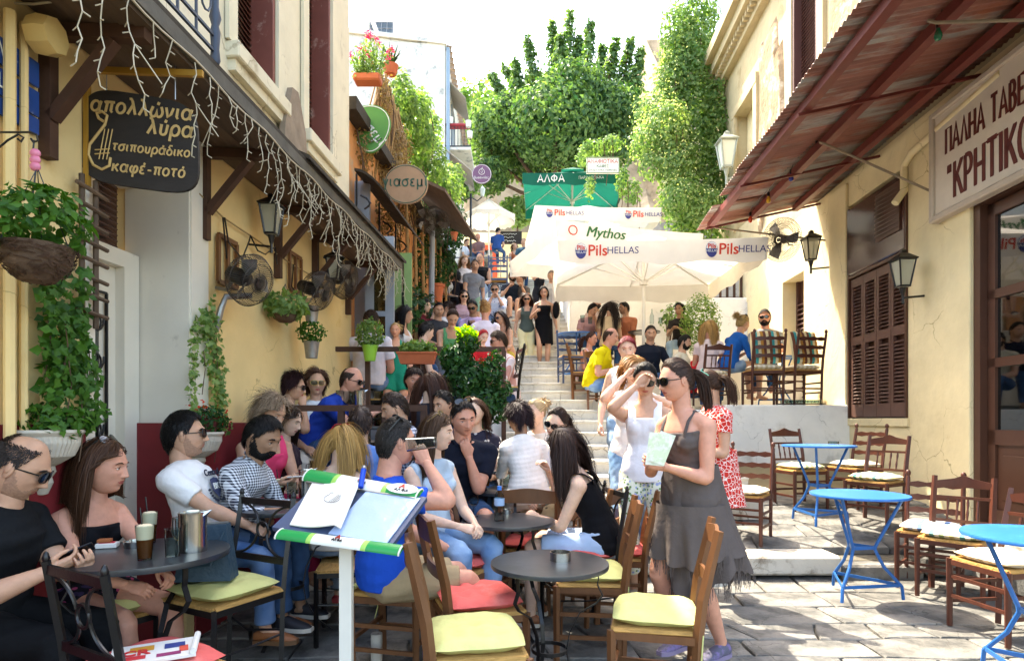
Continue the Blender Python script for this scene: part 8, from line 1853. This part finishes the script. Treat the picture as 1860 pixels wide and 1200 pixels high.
i = person(('h', 337, 790, 3.56), 'dark haired man in a printed white T-shirt turning to look right', 62, lean=-16, head=(22, -6, 0), L=(-.20, .25, .68), R=(.10, .33, .66), top=('tee', cloth('#e2e0de')), bottom=('jeans', DEN()), hair=('short', BK, .03), beard=1, glass=dict(), skin=TAN, s=.95, hsc=1.2, shoes=SH_brown, **N2)
tee_print(i, 'Central', M_ink, .055, .04); r, y, u = i['fr'](4); c = i['pts'][4] + y * .1445 - u * .10; Rp = RV(-r, u)
m = MB(); m.prism([(-.045, .05), (0, .06), (.045, .05), (.045, -.02), (0, -.065), (-.045, -.02)], .002, R=Rp, c=c); o = m.build('print', mat('shirt_navy', '#3c4260', bump=0), i['root']); text('BK', .055, M_wt, i['root'], c + Rp @ Vector((0, .005, .004)), Rp, name='print')
m = MB()
for s_ in (-1, 1):
 for k in range(6): a = -pi / 2 + s_ * (.35 + .22 * k); p = c + Rp @ Vector((.085 * cos(a), .085 * sin(a), .001)); m.ball(p, .008, 6, 4)
m.build('print', M_ink, i['root'], kind='stuff')
person(('h', 478, 795, 3.78), 'bearded man in a black and white gingham shirt leaning on the table', 62, lean=24, head=(-8, 22, 0), L=(-.10, .45, .72), R=(.14, .48, .72), top=('shirt', cloth('#141a30', 'gingham', '#dcdfe4', None, 1.35)), bottom=('jeans', DEN2()), hair=('short', BK, .04, dict(vol=.8)), beard=2, skin=DEEP, s=.97, hsc=1.18, shoes=SH_dark, **N2)
i = person(('h', 495, 750, 4.3), 'woman with big frizzy fair hair and a pink tank top looking at her phone', 30, lean=14, head=(16, 22, 0), L=(-.02, .42, .72), R=(.10, .44, .74), palmR=(-.3, .3, .9), fem=True, top=('tank', cloth('#e0446c')), bottom=('jeans', cloth('#b03058')), hair=('curly', '#8c7660', .17, dict(curl=.018, vol=1.5)), skin=TAN, s=1.05, **N2)
thing_in_hand(i, 1, phone_mb, 'phone', mat('phone_white', '#d8d4d0', rough=.2, bump=0), 'white phone held by the woman with frizzy fair hair', 'phone', (0, .10, -.034))
person(('h', 526, 765, 4.6), 'dark haired girl just behind the frizzy haired woman', 55, lean=12, head=(10, 16, 0), fem=True, top=('tee', cloth('#3c3038')), bottom=('jeans', DEN2()), hair=('long', '#2a1a14', .38), skin=FAIR, q=1)
i = person(('h', 620, 805, 4.25), 'woman with long straight blonde hair and red glasses pushed up, seen from behind', 158, lean=14, head=(8, 12, 0), fem=True, top=('tank', cloth('#d8d4cc')), bottom=('jeans', cloth('#6a86a8', 'denim', '#b0c0d4')), hair=('long', '#b08a50', .46, dict(vol=1.3)), skin=FAIR, glass=dict(up=True, frame='#b02430', col='#5a3030'), fR=(.15, .42, .10), fL=(-.1, .36, .10), shoes=SH_pink, s=1.03, **N2)
person(('h', 655, 770, 4.4), 'brown haired youngster in a light blue shirt behind the long blonde hair', 165, lean=8, head=(10, 8, 0), top=('tee', cloth('#5a84c8')), bottom=('jeans', DEN2()), hair=('short', '#2c1e18', .06, dict(vol=1.1)), skin=FAIR, q=1, s=.95)
person(('h', 716, 742, 4.55), 'young man in a dark blue checked shirt facing left', -70, lean=16, head=(-8, 16, 0), top=('shirt', cloth('#16244c', 'gingham', '#c8d0e0', None, .9)), bottom=('jeans', DEN2()), hair=('short', '#2c1e16', .035), beard=1, skin=TAN, q=1)
i = person(('h', 722, 803, 3.28), 'grey haired man in a bright blue T-shirt drinking from a tilted glass', 96, lean=4, head=(10, -4, 0), R=(.10, .22, 1.16), L=(-.25, .40, .62), palmR=(-1, .2, 0), poleR=(.7, .5, -1), top=('tee', cloth('#1450c0')), bottom=('shorts', cloth('#a08c6c')), hair=('short', '#2a2522', .025), glass=dict(up=True), skin=RED, s=1.06, fat=1.08, shoes=SH_blue, fR=(.10, .38, .09), fL=(-.14, .30, .09), **N2)
def glass_tilt(): m = MB(); m.v = []; g_ = glass_mb(.030, .036, .14); R_ = Matrix.Rotation(radians(95), 3, 'X'); m.v = [tuple(R_ @ Vector(v) + Vector((0, 0, 0))) for v in g_.v]; m.f = g_.f; m.fm = g_.fm; m.sm = g_.sm; return m
mp = PX(744, 806, 3.05); m = MB(); R_ = Matrix.Rotation(radians(-83), 3, 'Y'); m.lathe([(.001, 0), (.028, 0), (.036, .15), (.033, .15), (.026, .01), (.001, .01)], n=20, R=Matrix.Rotation(radians(-95), 3, 'Y')); m.build('drinking_glass', M_glass, label='tall glass raised to the mouth of the man in blue', cat='glass', loc=mp + Vector((.135, 0, .01)))
i = person(('h', 797, 785, 3.95), 'smiling young woman with long brown hair in a pale denim vest', 42, lean=6, head=(34, 4, 0), R=(.06, .36, .66), L=(-.06, .38, .66), fem=True, top=('sleeveless', cloth('#a8bccc', 'denim', '#d8e4ec')), bottom=('jeans', cloth('#6488b0', 'denim', '#a8c0d8')), hair=('long', '#46301f', .34, dict(vol=.8)), glass=dict(up=True, frame='#8a6a30'), skin=FAIR, s=1.05, **N2)
person(('h', 842, 760, 4.45), 'man in a dark navy polo resting his face on his fist, glasses on his head', 6, lean=20, head=(14, 14, 6), L=(-.04, .27, .96), R=(.20, .40, .64), palmL=(0, -1, 0), top=('polo', cloth('#141826')), bottom=('shorts', DEN2()), hair=('short', BK, .03), glass=dict(up=True), skin=RED, s=1.08, fat=1.15, shoes=SH_dark, **N2)
person(('h', 862, 748, 5.1), 'woman whose face shows behind the shoulder of the man in the navy polo', -12, lean=10, head=(-10, 6, 0), fem=True, top=('tee', cloth('#2c2c3c', 'floral', '#c8c4c0')), bottom=('jeans', DEN2()), hair=('long', '#4a3022', .25), skin=FAIR, q=1)
person(('h', 805, 735, 5.2), 'dark haired man half hidden left of the navy polo', -40, lean=8, head=(-10, 10, 0), top=('tee', cloth('#24304c')), bottom=('jeans', DEN2()), hair=('short', BK, .03), skin=TAN, q=1)
person(('h', 940, 758, 4.85), 'woman with short dark curly hair in a white shirt, seen from behind', 205, lean=18, head=(25, 12, 0), L=(-.02, .30, .92), fem=True, top=('halfsleeve', cloth('#dcd8d4')), bottom=('jeans', cloth('#c8c4b8')), hair=('curly', '#241216', .09, dict(curl=.012, vol=1.4)), skin=DEEP, q=2)
person(('h', 972, 750, 5.2), 'older blonde woman listening beside the dark curly head', -20, lean=14, head=(-20, 12, -8), fem=True, top=('tee', cloth('#d8d0c8')), bottom=('jeans', cloth('#a89c84')), hair=('bun', '#a8906c', .08), skin=FAIR, q=1)
person(('h', 1010, 768, 4.75), 'young woman in white with black sunglasses and tied back hair tilting her head', -38, lean=16, head=(10, 14, -22), R=(.05, .40, .62), fem=True, top=('tee', cloth('#e4e0e2')), bottom=('jeans', cloth('#8a7a60', 'floral', '#3a3024')), hair=('pony', '#2a1c16', .16), glass=dict(), skin=FAIR, s=1.02, **N2)
i = person(('h', 1022, 812, 4.15), 'woman with long wavy brown hair in a black tank top and pale denim shorts', -100, lean=26, head=(-14, 12, 0), R=(.18, .42, 1.02), L=(-.02, .46, .72), palmR=(-.6, .4, .2), fem=True, top=('tank', cloth('#0e0e12')), bottom=('shorts', cloth('#9cb4d4', 'denim', '#c4d4e8')), hair=('long', '#2e1c15', .46, dict(vol=1.4, curl=.006)), skin=FAIR, s=1.08, shoes=SH_sand, **N2)
# --- standing women on the right
def dress(info, mt, z0, hem, r0, r1, folds, amp, ragged=0, name='skirt', sx=1.0, off=0, back=0):
 """hanging skirt from the waist ring down, with folds"""
 g_ = np.random.default_rng(info['seed']); n = 96; rows = 22; base = info['pel'] + Vector((0, .0, z0 - info['hz'])); vs = []; fs = []
 for j in range(rows + 1):
  t = j / rows
  for k in range(n):
   a = 2 * pi * k / n; h_ = hem + (ragged * (.6 * sin(a * 2 + 1) + .25 * sin(a * 5) + .15 * sin(a * 13)) if ragged else 0)
   r = r0 + (r1 - r0) * t ** 1.2 + amp * t * sin(a * folds + 1.3 * sin(a * 3) + off) * (.4 + .6 * t); z = z0 + (h_ - z0) * t; vs.append((base.x + r * sx * cos(a), base.y + (r * 1.04 + amp * t * .3 * sin(a * folds + off)) * sin(a) - back * t, z))
 fs = [(j * n + k, (j + 1) * n + k, (j + 1) * n + (k + 1) % n, j * n + (k + 1) % n) for j in range(rows) for k in range(n)]
 m = MB(); m.add(vs, fs, True); m.build(name, mt, info['root'], sharp=180)
 if ragged:
  m = MB()
  for k in range(0, n):
   p = Vector(vs[rows * n + k]);
   for q_ in range(3): d = Vector((g_.uniform(-.012, .012), g_.uniform(-.012, .012), 0)); m.tube([p + d, p + d * 1.5 + Vector((0, 0, -.03)), p + d * 2 + Vector((0, 0, -g_.uniform(.04, .085)))], .0014, 3, cap=False)
  m.build('fringe', mt, info['root'], kind='stuff')
GREY = cloth('#5a514e', rough=.9)
i = person(('h', 1226, 692, 3.42), 'woman in a long frayed grey dress and sunglasses holding a folded map', -42, 'stand', lean=9, head=(-18, 6, 0), R=(.04, .26, 1.20), L=(-.05, .27, 1.12), palmR=(-.6, 0, .6), palmL=(.8, .2, .3), fem=True, top=('dress_top', GREY), hair=('pony', '#38251c', .16, dict(tail=.24, vol=1.0)), glass=dict(big=1.1), skin=RED, s=1.03, fR=(.10, -.04, .10), fL=(-.08, -.17, .085), shoes=SH_grey, poleR=(.8, -.6, -1), poleL=(-.5, -.6, -1), **N2)
dress(i, GREY, 1.12, .46, .150, .24, 9, .030, .13, 'skirt', 1.0, 0, .11); GW = i
dress(i, GREY, .90, .60, .19, .25, 11, .022, .05, 'flounce', 1.0, 2, .05)
m = MB(); m.box((0, 0, 0), (.09, .17, .003), R=Matrix.Rotation(radians(8), 3, 'Z')); m.box((.03, .01, .006), (.08, .165, .002), R=Matrix.Rotation(radians(-6), 3, 'Z')); o = m.build('folded_map', mat('map_paper', '#c4cfae', rough=.8, var=.18, scale=18, col2='#dcdccc', c2amt=.5, c2scale=22), label='folded green and cream street map in the hands of the woman in grey', cat='map', loc=PX(1192, 815, 3.08)); o.rotation_euler = (radians(75), radians(12), radians(-28))
i = person(('h', 1172, 690, 4.25), 'woman in a white tank top and flowered trousers lifting her hand to her sunglasses', -4, 'stand', lean=5, head=(4, 22, 0), R=(.05, .20, 1.50), L=(-.20, .12, .98), palmR=(-.6, .8, 0), poleR=(.9, .2, -1), fem=True, top=('tank', cloth('#e6e4ea')), bottom=('capri', cloth('#dcdcc8', 'floral', '#6a8a54', '#9aa6cc', 1.7)), hair=('bun', BK, .1, dict(up=-.02)), glass=dict(), skin=TAN, s=1.0, shoes=('shoe', mat('shoe_pale', '#b8b0a0')), **N2)
person(('h', 1152, 672, 4.7), 'fair brown haired woman with raised arms hidden behind the woman in the white tank top', 10, 'stand', lean=6, head=(0, 30, 0), R=(.10, .22, 1.45), poleR=(.9, .2, -1), L=(-.14, .2, 1.3), fem=True, top=('tee', cloth('#e0dcd8')), bottom=('jeans', cloth('#6f93b8', 'denim', '#a8c4dc')), hair=('long', '#94683c', .22), skin=FAIR, s=.98, shoes=SH_dark, q=1)
person(('h', 1139, 634, 5.6), 'young woman with a red patterned headscarf in a white sleeveless top', 2, 'stand', lean=2, head=(-2, 10, 0), L='side', R='side', fem=True, top=('sleeveless', cloth('#e4e2e0')), bottom=('jeans', cloth('#7a98b8', 'denim', '#b0c8dc')), hair=('short', '#7a1424', .03, dict(vol=1.3)), skin='#dcae94', s=.97, shoes=SH_dark, q=2)
RDR = cloth('#c8342c', 'lines', '#ecdcd4', None, 1.5)
i = person(('h', 1286, 700, 4.75), 'woman in a short red dress with a white vein pattern, hair in a ponytail', -62, 'stand', lean=3, head=(-55, 12, 0), R=(.12, .26, 1.04), L=(-.10, .25, 1.06), fem=True, top=('tee', RDR), hair=('pony', '#3c2618', .15, dict(tail=.25)), glass=dict(up=True, frame='#6ac0b0'), skin=TAN, s=1.0, fL=(-.08, .02, .09), fR=(.10, -.18, .22), shoes=SH_sand, **N2)
dress(i, RDR, 1.05, .62, .150, .215, 7, .008, 0, 'skirt', 1.0)
# --- lower left terrace
i = person(('h', 535, 703, 5.25), 'woman with a dark curly bob and white top leaning her chin on her hand', 66, lean=14, head=(10, 6, 0), R='chin', fem=True, top=('tank', cloth('#dcdad8')), bottom=('trousers', cloth('#a89a86')), hair=('curly', '#2a1216', .10, dict(curl=.012, vol=1.5)), glass=dict(), skin=TAN, q=2)
person(('h', 575, 695, 5.45), 'woman in white with short brown hair and gold aviator glasses facing the camera', 2, lean=4, head=(6, 4, 0), fem=True, top=('tee', cloth('#e6e6e6')), bottom=('trousers', cloth('#c8beb0')), hair=('bob', '#4a2c1c', .09, dict(vol=1.3)), glass=dict(frame='#b08a40', col='#3a3020', big=1.1), skin=TAN, q=2)
i = person(('h', 640, 692, 5.5), 'balding man in royal blue leaning forward and holding a bottle', 74, lean=38, head=(-10, 12, 0), R=(.10, .62, .86), L=(-.05, .36, .92), top=('tee', cloth('#1c3c98')), bottom=('jeans', DEN2()), hair=('bald', '#3a2a20', .02), glass=dict(clear=True), skin=RED, q=2, s=1.05)
person(('h', 752, 690, 5.65), 'woman with short dark hair in a white dotted blouse facing the camera', 4, lean=8, head=(10, 8, 0), fem=True, top=('tank', cloth('#e0dce0', 'floral', '#a05868', None, 2.0)), bottom=('jeans', DEN2()), hair=('short', '#24120e', .06, dict(vol=1.3)), skin=RED, q=2, s=.98)
person(('h', 780, 702, 5.35), 'woman with long straight brown hair seen from behind beside the ficus', 170, lean=8, head=(0, 8, 0), fem=True, top=('tee', cloth('#2c2c34')), bottom=('jeans', DEN2()), hair=('long', '#3c2218', .45, dict(vol=1.0)), skin=FAIR, q=2)
# --- upper left terrace
person(('h', 674, 582, 7.0), 'bald bearded man in a white T-shirt seen from behind', 158, lean=4, head=(22, 6, 0), top=('tee', cloth('#d4ccd2')), bottom=('jeans', DEN()), hair=('shaved', '#3c2c22', .008), beard=1, skin=RED, q=2, s=1.05, fat=1.1, shoes=SH_dark)
person(('h', 718, 600, 7.1), 'smiling little blonde girl in an emerald green dress', 2, 'stand', lean=2, head=(-10, 2, 0), L='side', R='side', fem=True, top=('dress_top', cloth('#168a6c')), bottom=('shorts', cloth('#168a6c')), hair=('bun', '#b8945c', .1), skin='#dc9c7c', s=.72, q=1)
person(('h', 737, 572, 7.9), 'young woman with long black hair looking to the right behind the girl in green', 60, lean=6, head=(25, 4, 0), fem=True, top=('tank', cloth('#d8d4d0')), bottom=('jeans', DEN2()), hair=('long', BK, .34), glass=dict(up=True), skin=TAN, q=1)
person(('h', 775, 602, 7.7), 'young man with black hair in a brown T-shirt leaning away to the right', 110, lean=12, head=(10, 8, 0), top=('tee', cloth('#4c3a32')), bottom=('jeans', DEN2()), hair=('short', BK, .04), skin=FAIR, q=1)
person(('h', 822, 577, 8.6), 'waitress in a mint green top with dark hair pinned up, bending over a table', 8, 'stand', lean=38, head=(0, 42, 0), L=(-.14, .52, .95), R=(.12, .50, .92), fem=True, top=('tank', cloth('#5a9c6c')), bottom=('jeans', cloth('#6a7484')), hair=('bun', '#38241a', .1, dict(up=.05)), skin=TAN, q=2, s=1.04)
person(('h', 905, 620, 7.2), 'man in a pale striped shirt with sunglasses at the corner of the upper rail', -72, lean=10, head=(-8, 8, 0), L=(-.1, .36, .72), top=('halfsleeve', cloth('#dccccc', 'stripe', '#c09088')), bottom=('jeans', DEN2()), hair=('short', '#3c2a1c', .04), glass=dict(), skin=RED, q=2)
i = person(('h', 877, 612, 7.9), 'child in a red cap and red top below the woman in white', 30, lean=6, head=(0, 20, 0), top=('tee', cloth('#c0242c')), bottom=('jeans', DEN2()), hair=('short', '#b02028', .02), skin=FAIR, q=1, s=.8)
person(('h', 773, 556, 10.2), 'woman with a black bob in a red checked shirt drinking', 60, lean=6, head=(10, 2, 0), R=(.05, .28, 1.05), fem=True, top=('shirt', cloth('#8a2830', 'gingham', '#3a1c24')), bottom=('jeans', DEN2()), hair=('bob', BK, .12), skin=FAIR, q=1)
person(('h', 797, 563, 9.9), 'bearded dark haired man next to the red checked shirt', 20, lean=10, head=(-10, 12, 0), top=('tee', cloth('#38383c')), bottom=('jeans', DEN2()), hair=('short', BK, .03), beard=1, skin=TAN, q=1)
person(('h', 814, 560, 10.6), 'dark haired customer behind the bending waitress', 80, lean=6, head=(0, 5, 0), top=('tee', cloth('#cfcfd2')), bottom=('jeans', DEN2()), hair=('short', '#2c2420', .03), skin=TAN, q=1)
person(('h', 858, 558, 10.0), 'man in a lilac shirt and dark glasses looking at his hands', -8, lean=14, head=(-6, 24, 0), R=(.05, .30, .88), L=(-.06, .32, .86), top=('halfsleeve', cloth('#c0a8cc')), bottom=('jeans', DEN2()), hair=('short', BK, .03), glass=dict(), beard=1, skin=DEEP, q=1)
person(('h', 882, 563, 9.4), 'woman with a pinned up fair bun in a pale pink top, seen from behind', 176, lean=4, head=(-8, 2, 0), fem=True, top=('tee', cloth('#dcd0dc')), bottom=('jeans', DEN2()), hair=('bun', '#a07c50', .1, dict(up=.05)), skin=RED, q=1, s=1.1)
person(('h', 909, 577, 10.2), 'long haired brunette in sunglasses with a yellow skirt sitting on the steps', -50, lean=12, head=(-5, 12, 0), R=(.05, .36, .80), fem=True, top=('tank', cloth('#b88a70')), bottom=('trousers', cloth('#c0a44c')), hair=('long', '#241612', .36), glass=dict(), skin=TAN, q=1)
# --- higher on the left
person(('h', 899, 525, 12.4), 'man in a white patterned shirt and sunglasses sitting on the steps with a cup', -4, lean=16, seat=.32, head=(0, 20, 0), R=(.06, .30, .86), L=(-.08, .30, .86), top=('halfsleeve', cloth('#d4dcec', 'floral', '#8090b8')), bottom=('jeans', DEN()), hair=('short', '#2c201a', .02), glass=dict(), skin=TAN, q=1, shoes=SH_dark)
person(('h', 863, 482, 13.2), 'bearded young man in grey standing and leaning beside the table', 12, 'stand', lean=10, side=-6, head=(-10, 8, 10), L='side', R=(.18, .30, .75), top=('tee', cloth('#787c84')), bottom=('shorts', cloth('#7c9a84')), hair=('short', '#2c201a', .03), beard=1, skin=TAN, q=1, s=1.0)
person(('h', 844, 474, 14.3), 'long haired blonde woman in white with bare knees, left of the standing man', 6, lean=8, head=(12, 6, -10), L='knee', fem=True, top=('tee', cloth('#dcd8d8')), bottom=('short_shorts', cloth('#d0ccc8')), hair=('long', '#8a6840', .3), skin=FAIR, q=1)
person(('h', 872, 470, 14.4), 'bald man in a black sleeveless shirt behind the standing man in grey', -10, lean=6, head=(0, 4, 0), top=('sleeveless', cloth('#16181c')), bottom=('jeans', cloth('#7a94b4', 'denim', '#a0b8d0')), hair=('shaved', '#6a5a50', .006), skin=TAN, q=1, s=1.05)
person(('h', 817, 494, 13.4), 'woman in a white sleeveless top with dark hair tied back at the far left table', 60, lean=10, head=(10, 10, 0), fem=True, top=('tank', cloth('#dcdcd8')), bottom=('trousers', cloth('#15161c')), hair=('bun', '#3c2018', .08), skin=TAN, q=1)
person(('h', 827, 500, 13.7), 'black haired customer seen from behind at the far left table', 170, lean=8, head=(0, 4, 0), fem=True, top=('tee', cloth('#26242a')), bottom=('jeans', DEN2()), hair=('long', BK, .22), skin=TAN, q=1)
person(('h', 843, 538, 11.8), 'person in sunglasses with drawn up jeans knees below the standing man', 8, lean=18, seat=.30, head=(0, 14, 0), R='knee', fem=True, top=('tee', cloth('#c8a8b4')), bottom=('jeans', DEN()), hair=('long', '#2a1a16', .15), glass=dict(), skin=FAIR, q=1)
person(('h', 931, 502, 14.0), 'bearded man in a dark T-shirt hugging on the steps', 14, lean=6, seat=.32, head=(16, 10, 14), R=(.14, .3, .78), L=(-.16, .34, .8), top=('tee', cloth('#1c2430')), bottom=('shorts', cloth('#2c3444')), hair=('short', '#2c1c14', .03), beard=2, skin=TAN, q=1, shoes=SH_dark)
person(('h', 944, 507, 14.0), 'woman in a grey top kissing the bearded man on the steps', -40, lean=14, seat=.32, head=(-20, 8, 0), fem=True, top=('tee', cloth('#5c5450')), bottom=('short_shorts', cloth('#3c3c44')), hair=('bun', '#3c2018', .08), glass=dict(up=True), skin=TAN, q=1)
GTOP = cloth('#4c5650')
person(('h', 957, 543, 12.1), 'woman in a loose grey green top and cream trousers walking down the stairs', 2, 'stand', lean=2, head=(0, 10, 0), L='side', R='side', fem=True, top=('tank', GTOP), bottom=('trousers', cloth('#dcd2a4')), hair=('long', '#38201a', .28), glass=dict(), skin=TAN, s=.93, q=1, shoes=SH_sand, fL=(-.06, .12, .03), fR=(.08, -.02, .09))
BDR = cloth('#0e0e12')
i = person(('h', 988, 531, 11.9), 'woman in a strapless black dress walking down the stairs', 6, 'stand', lean=3, head=(-10, 16, 8), L='side', R=(.18, .24, 1.10), fem=True, top=('strapless', BDR), hair=('bob', BK, .14, dict(vol=1.2)), skin=TAN, s=.98, q=2, shoes=SH_sand, fL=(-.05, .14, .02), fR=(.08, -.02, .09))
dress(i, BDR, 1.00, .50, .172, .185, 5, .004, 0, 'skirt', 1.0)
m = MB(); m.ball((0, 0, 0), (.07, .09, .17), 12, 8); m.build('black_jacket', BDR, label='black jacket over the arm of the woman in the strapless dress', cat='jacket', loc=PX(1010, 563, 11.75))
i = person(('h', 1002, 502, 12.9), 'grey haired waiter in a grey shirt carrying a tray down the stairs', -6, 'stand', lean=3, head=(0, 12, 0), L=(-.22, .34, 1.02), R='side', top=('shirt', cloth('#a8a6a4')), bottom=('trousers', cloth('#c8c0b4')), hair=('short', '#5c5654', .03), skin=TAN, q=1, shoes=SH_dark)
m = MB(); m.lathe([(.001, 0), (.18, 0), (.19, .015), (.001, .008)], n=24); m.build('tray', M_black, label='round dark tray carried by the waiter on the stairs', cat='tray', loc=PX(1021, 528, 12.5))
person(('h', 981, 488, 15.6), 'person in black with raised arms above the waiter', 40, 'stand', lean=2, head=(20, 4, 0), R=(.1, .2, 1.75), top=('tank', cloth('#16161a')), bottom=('trousers', cloth('#1c1c20')), fem=True, hair=('pony', '#2c1c16', .1), skin=TAN, q=0)
# --- the top of the lane
person(('h', 868, 430, 22.8), 'bald man at a table on the upper terrace behind the lamp post', -20, lean=8, head=(0, 6, 0), top=('tee', cloth('#8a6a6c')), bottom=('jeans', DEN2()), hair=('shaved', '#4c3c32', .006), skin=RED, q=0, s=1.05)
person(('h', 905, 420, 22.6), 'dark haired person in blue leaning on a chair at the upper terrace', 160, lean=12, head=(-20, 8, 0), top=('tee', cloth('#2c4c84')), bottom=('jeans', DEN2()), hair=('short', BK, .03), skin=TAN, q=0, s=1.05)
person(('h', 848, 440, 22.4), 'customer in a pale shirt at the left of the upper terrace', 60, lean=10, head=(0, 6, 0), top=('tee', cloth('#c8ccd4')), bottom=('jeans', DEN2()), hair=('short', '#3c2418', .03), skin=TAN, q=0)
person(('h', 935, 448, 21.0), 'person in a rust coloured top under the left edge of the Mythos umbrella', 20, lean=6, head=(0, 6, 0), fem=True, top=('tank', cloth('#a05a3c')), bottom=('jeans', DEN2()), hair=('long', '#5c3c24', .2), skin=TAN, q=0)
person(('h', 951, 440, 20.5), 'standing person in jeans partly hidden by the Mythos umbrella', 10, 'stand', lean=2, top=('tee', cloth('#3c5a6c')), bottom=('jeans', DEN2()), hair=('short', '#2c201a', .03), skin=TAN, q=0)
person(('h', 968, 446, 20.3), 'person in turquoise under the Mythos umbrella', -20, lean=6, fem=True, top=('tee', cloth('#2c8c8c')), bottom=('jeans', DEN2()), hair=('long', '#2c201a', .2), skin=TAN, q=0)
# --- right of the stairs
person(('h', 1110, 612, 9.05), 'balding man in a bright yellow polo bending towards his neighbour', 78, lean=24, head=(0, 10, 0), L=(-.16, .44, .76), R=(.12, .34, .76), top=('polo', cloth('#d8c41c')), bottom=('jeans', cloth('#4c74a8', 'denim', '#a4c0dc')), hair=('bald', '#4a3424', .02), skin=RED, q=2, s=1.12, fat=1.12, shoes=SH_dark)
person(('h', 1075, 616, 10.2), 'woman in a pale pink top with brown hair tied back, left of the yellow polo', 60, lean=10, head=(10, 6, 0), fem=True, top=('tank', cloth('#d8bcc8')), bottom=('trousers', cloth('#4c4c3c')), hair=('pony', '#3c2018', .14), skin=RED, q=1, shoes=SH_sand)
person(('h', 1182, 606, 9.9), 'dark haired man in a navy polo looking at the camera', 14, lean=10, head=(-6, 8, 0), L=(-.30, .25, .76), R=(.18, .36, .74), top=('polo', cloth('#181e2c')), bottom=('jeans', DEN2()), hair=('short', '#1c1410', .03), beard=1, skin=TAN, q=2, s=1.08)
person(('h', 1077, 563, 11.9), 'dark curly haired man leaning his head on his hand under the umbrella', 40, lean=26, head=(10, 26, 0), L='chin', top=('tee', cloth('#b08a8c')), bottom=('jeans', DEN2()), hair=('curly', BK, .05, dict(curl=.01)), skin=TAN, q=1)
person(('h', 1085, 550, 12.5), 'bearded man in a black cap under the umbrella', 30, lean=8, head=(0, 4, 0), top=('tee', cloth('#c8b4ac')), bottom=('jeans', DEN2()), hair=('buzz', '#101010', .01, dict(vol=1.6)), beard=2, skin=TAN, q=1)
person(('h', 1107, 560, 11.6), 'woman with very long dark hair seen from behind under the umbrella', 176, lean=4, head=(0, 0, 0), fem=True, top=('tee', cloth('#c8b090')), bottom=('jeans', DEN2()), hair=('long', '#1c100c', .5), skin=TAN, q=1, s=1.05)
i = person(('h', 1133, 560, 12.1), 'man in a tight rust coloured shirt looking at a phone under the umbrella', -40, lean=6, head=(-30, 4, 0), R=(.12, .34, .86), top=('longsleeve', cloth('#a8684c')), bottom=('jeans', DEN2()), hair=('short', BK, .03), beard=1, skin=TAN, q=1, s=1.05)
person(('h', 1234, 562, 11.9), 'curly haired person hugging a knee beside the terrace shrub', -14, lean=14, head=(-10, 6, -8), L=(-.05, .38, .80), R=(.08, .4, .8), top=('tee', cloth('#2c2826')), bottom=('jeans', cloth('#8aa4bc', 'denim', '#b4c8d8')), hair=('curly', BK, .07, dict(curl=.01)), skin=DEEP, q=1)
person(('h', 1244, 622, 9.6), 'bearded man in a cream T-shirt sitting low behind the standing women', 70, lean=6, seat=.35, head=(10, 6, 0), top=('tee', cloth('#c8c0ac')), bottom=('jeans', DEN2()), hair=('short', BK, .04), beard=2, skin=TAN, q=1)
person(('h', 1287, 598, 10.0), 'woman with wavy blonde hair in a red and white top seen from behind', 172, lean=6, head=(10, 4, 0), fem=True, top=('tee', cloth('#d4c4c8')), bottom=('jeans', DEN2()), hair=('long', '#a88450', .34, dict(vol=1.5, curl=.006)), skin=RED, q=2, s=1.14)
person(('h', 1271, 640, 10.2), 'person in a red T-shirt beside the wavy blonde hair', 130, lean=14, head=(0, 14, 0), top=('tee', cloth('#c02430')), bottom=('jeans', DEN2()), hair=('short', '#2c1c14', .03), skin=TAN, q=1)
person(('h', 1350, 588, 9.95), 'woman in a cobalt blue top and denim shorts with a messy blonde bun', 128, lean=26, head=(8, 6, 0), R=(.10, .42, .82), L=(-.05, .42, .80), fem=True, top=('halfsleeve', cloth('#1458a8')), bottom=('short_shorts', cloth('#6484a8', 'denim', '#a0b8d0')), hair=('bun', '#a88c5c', .1, dict(up=.07)), glass=dict(up=True), skin=TAN, q=2, s=1.17)
person(('h', 1389, 577, 10.5), 'bearded man in a grey T-shirt and sunglasses facing the camera on the terrace', -4, lean=6, head=(0, 2, 0), L=(-.12, .42, .78), R=(.10, .42, .78), top=('tee', cloth('#8a8c90')), bottom=('jeans', DEN2()), hair=('short', '#1c1410', .03), glass=dict(), beard=2, skin=RED, q=2, s=1.17)
for ob_ in D.objects:
 if ob_.type == 'MESH' and ob_.get('_used'): del ob_['_used']
for o_ in D.objects:
 if '_used' in o_: del o_['_used']
D.scenes.remove(SC2)
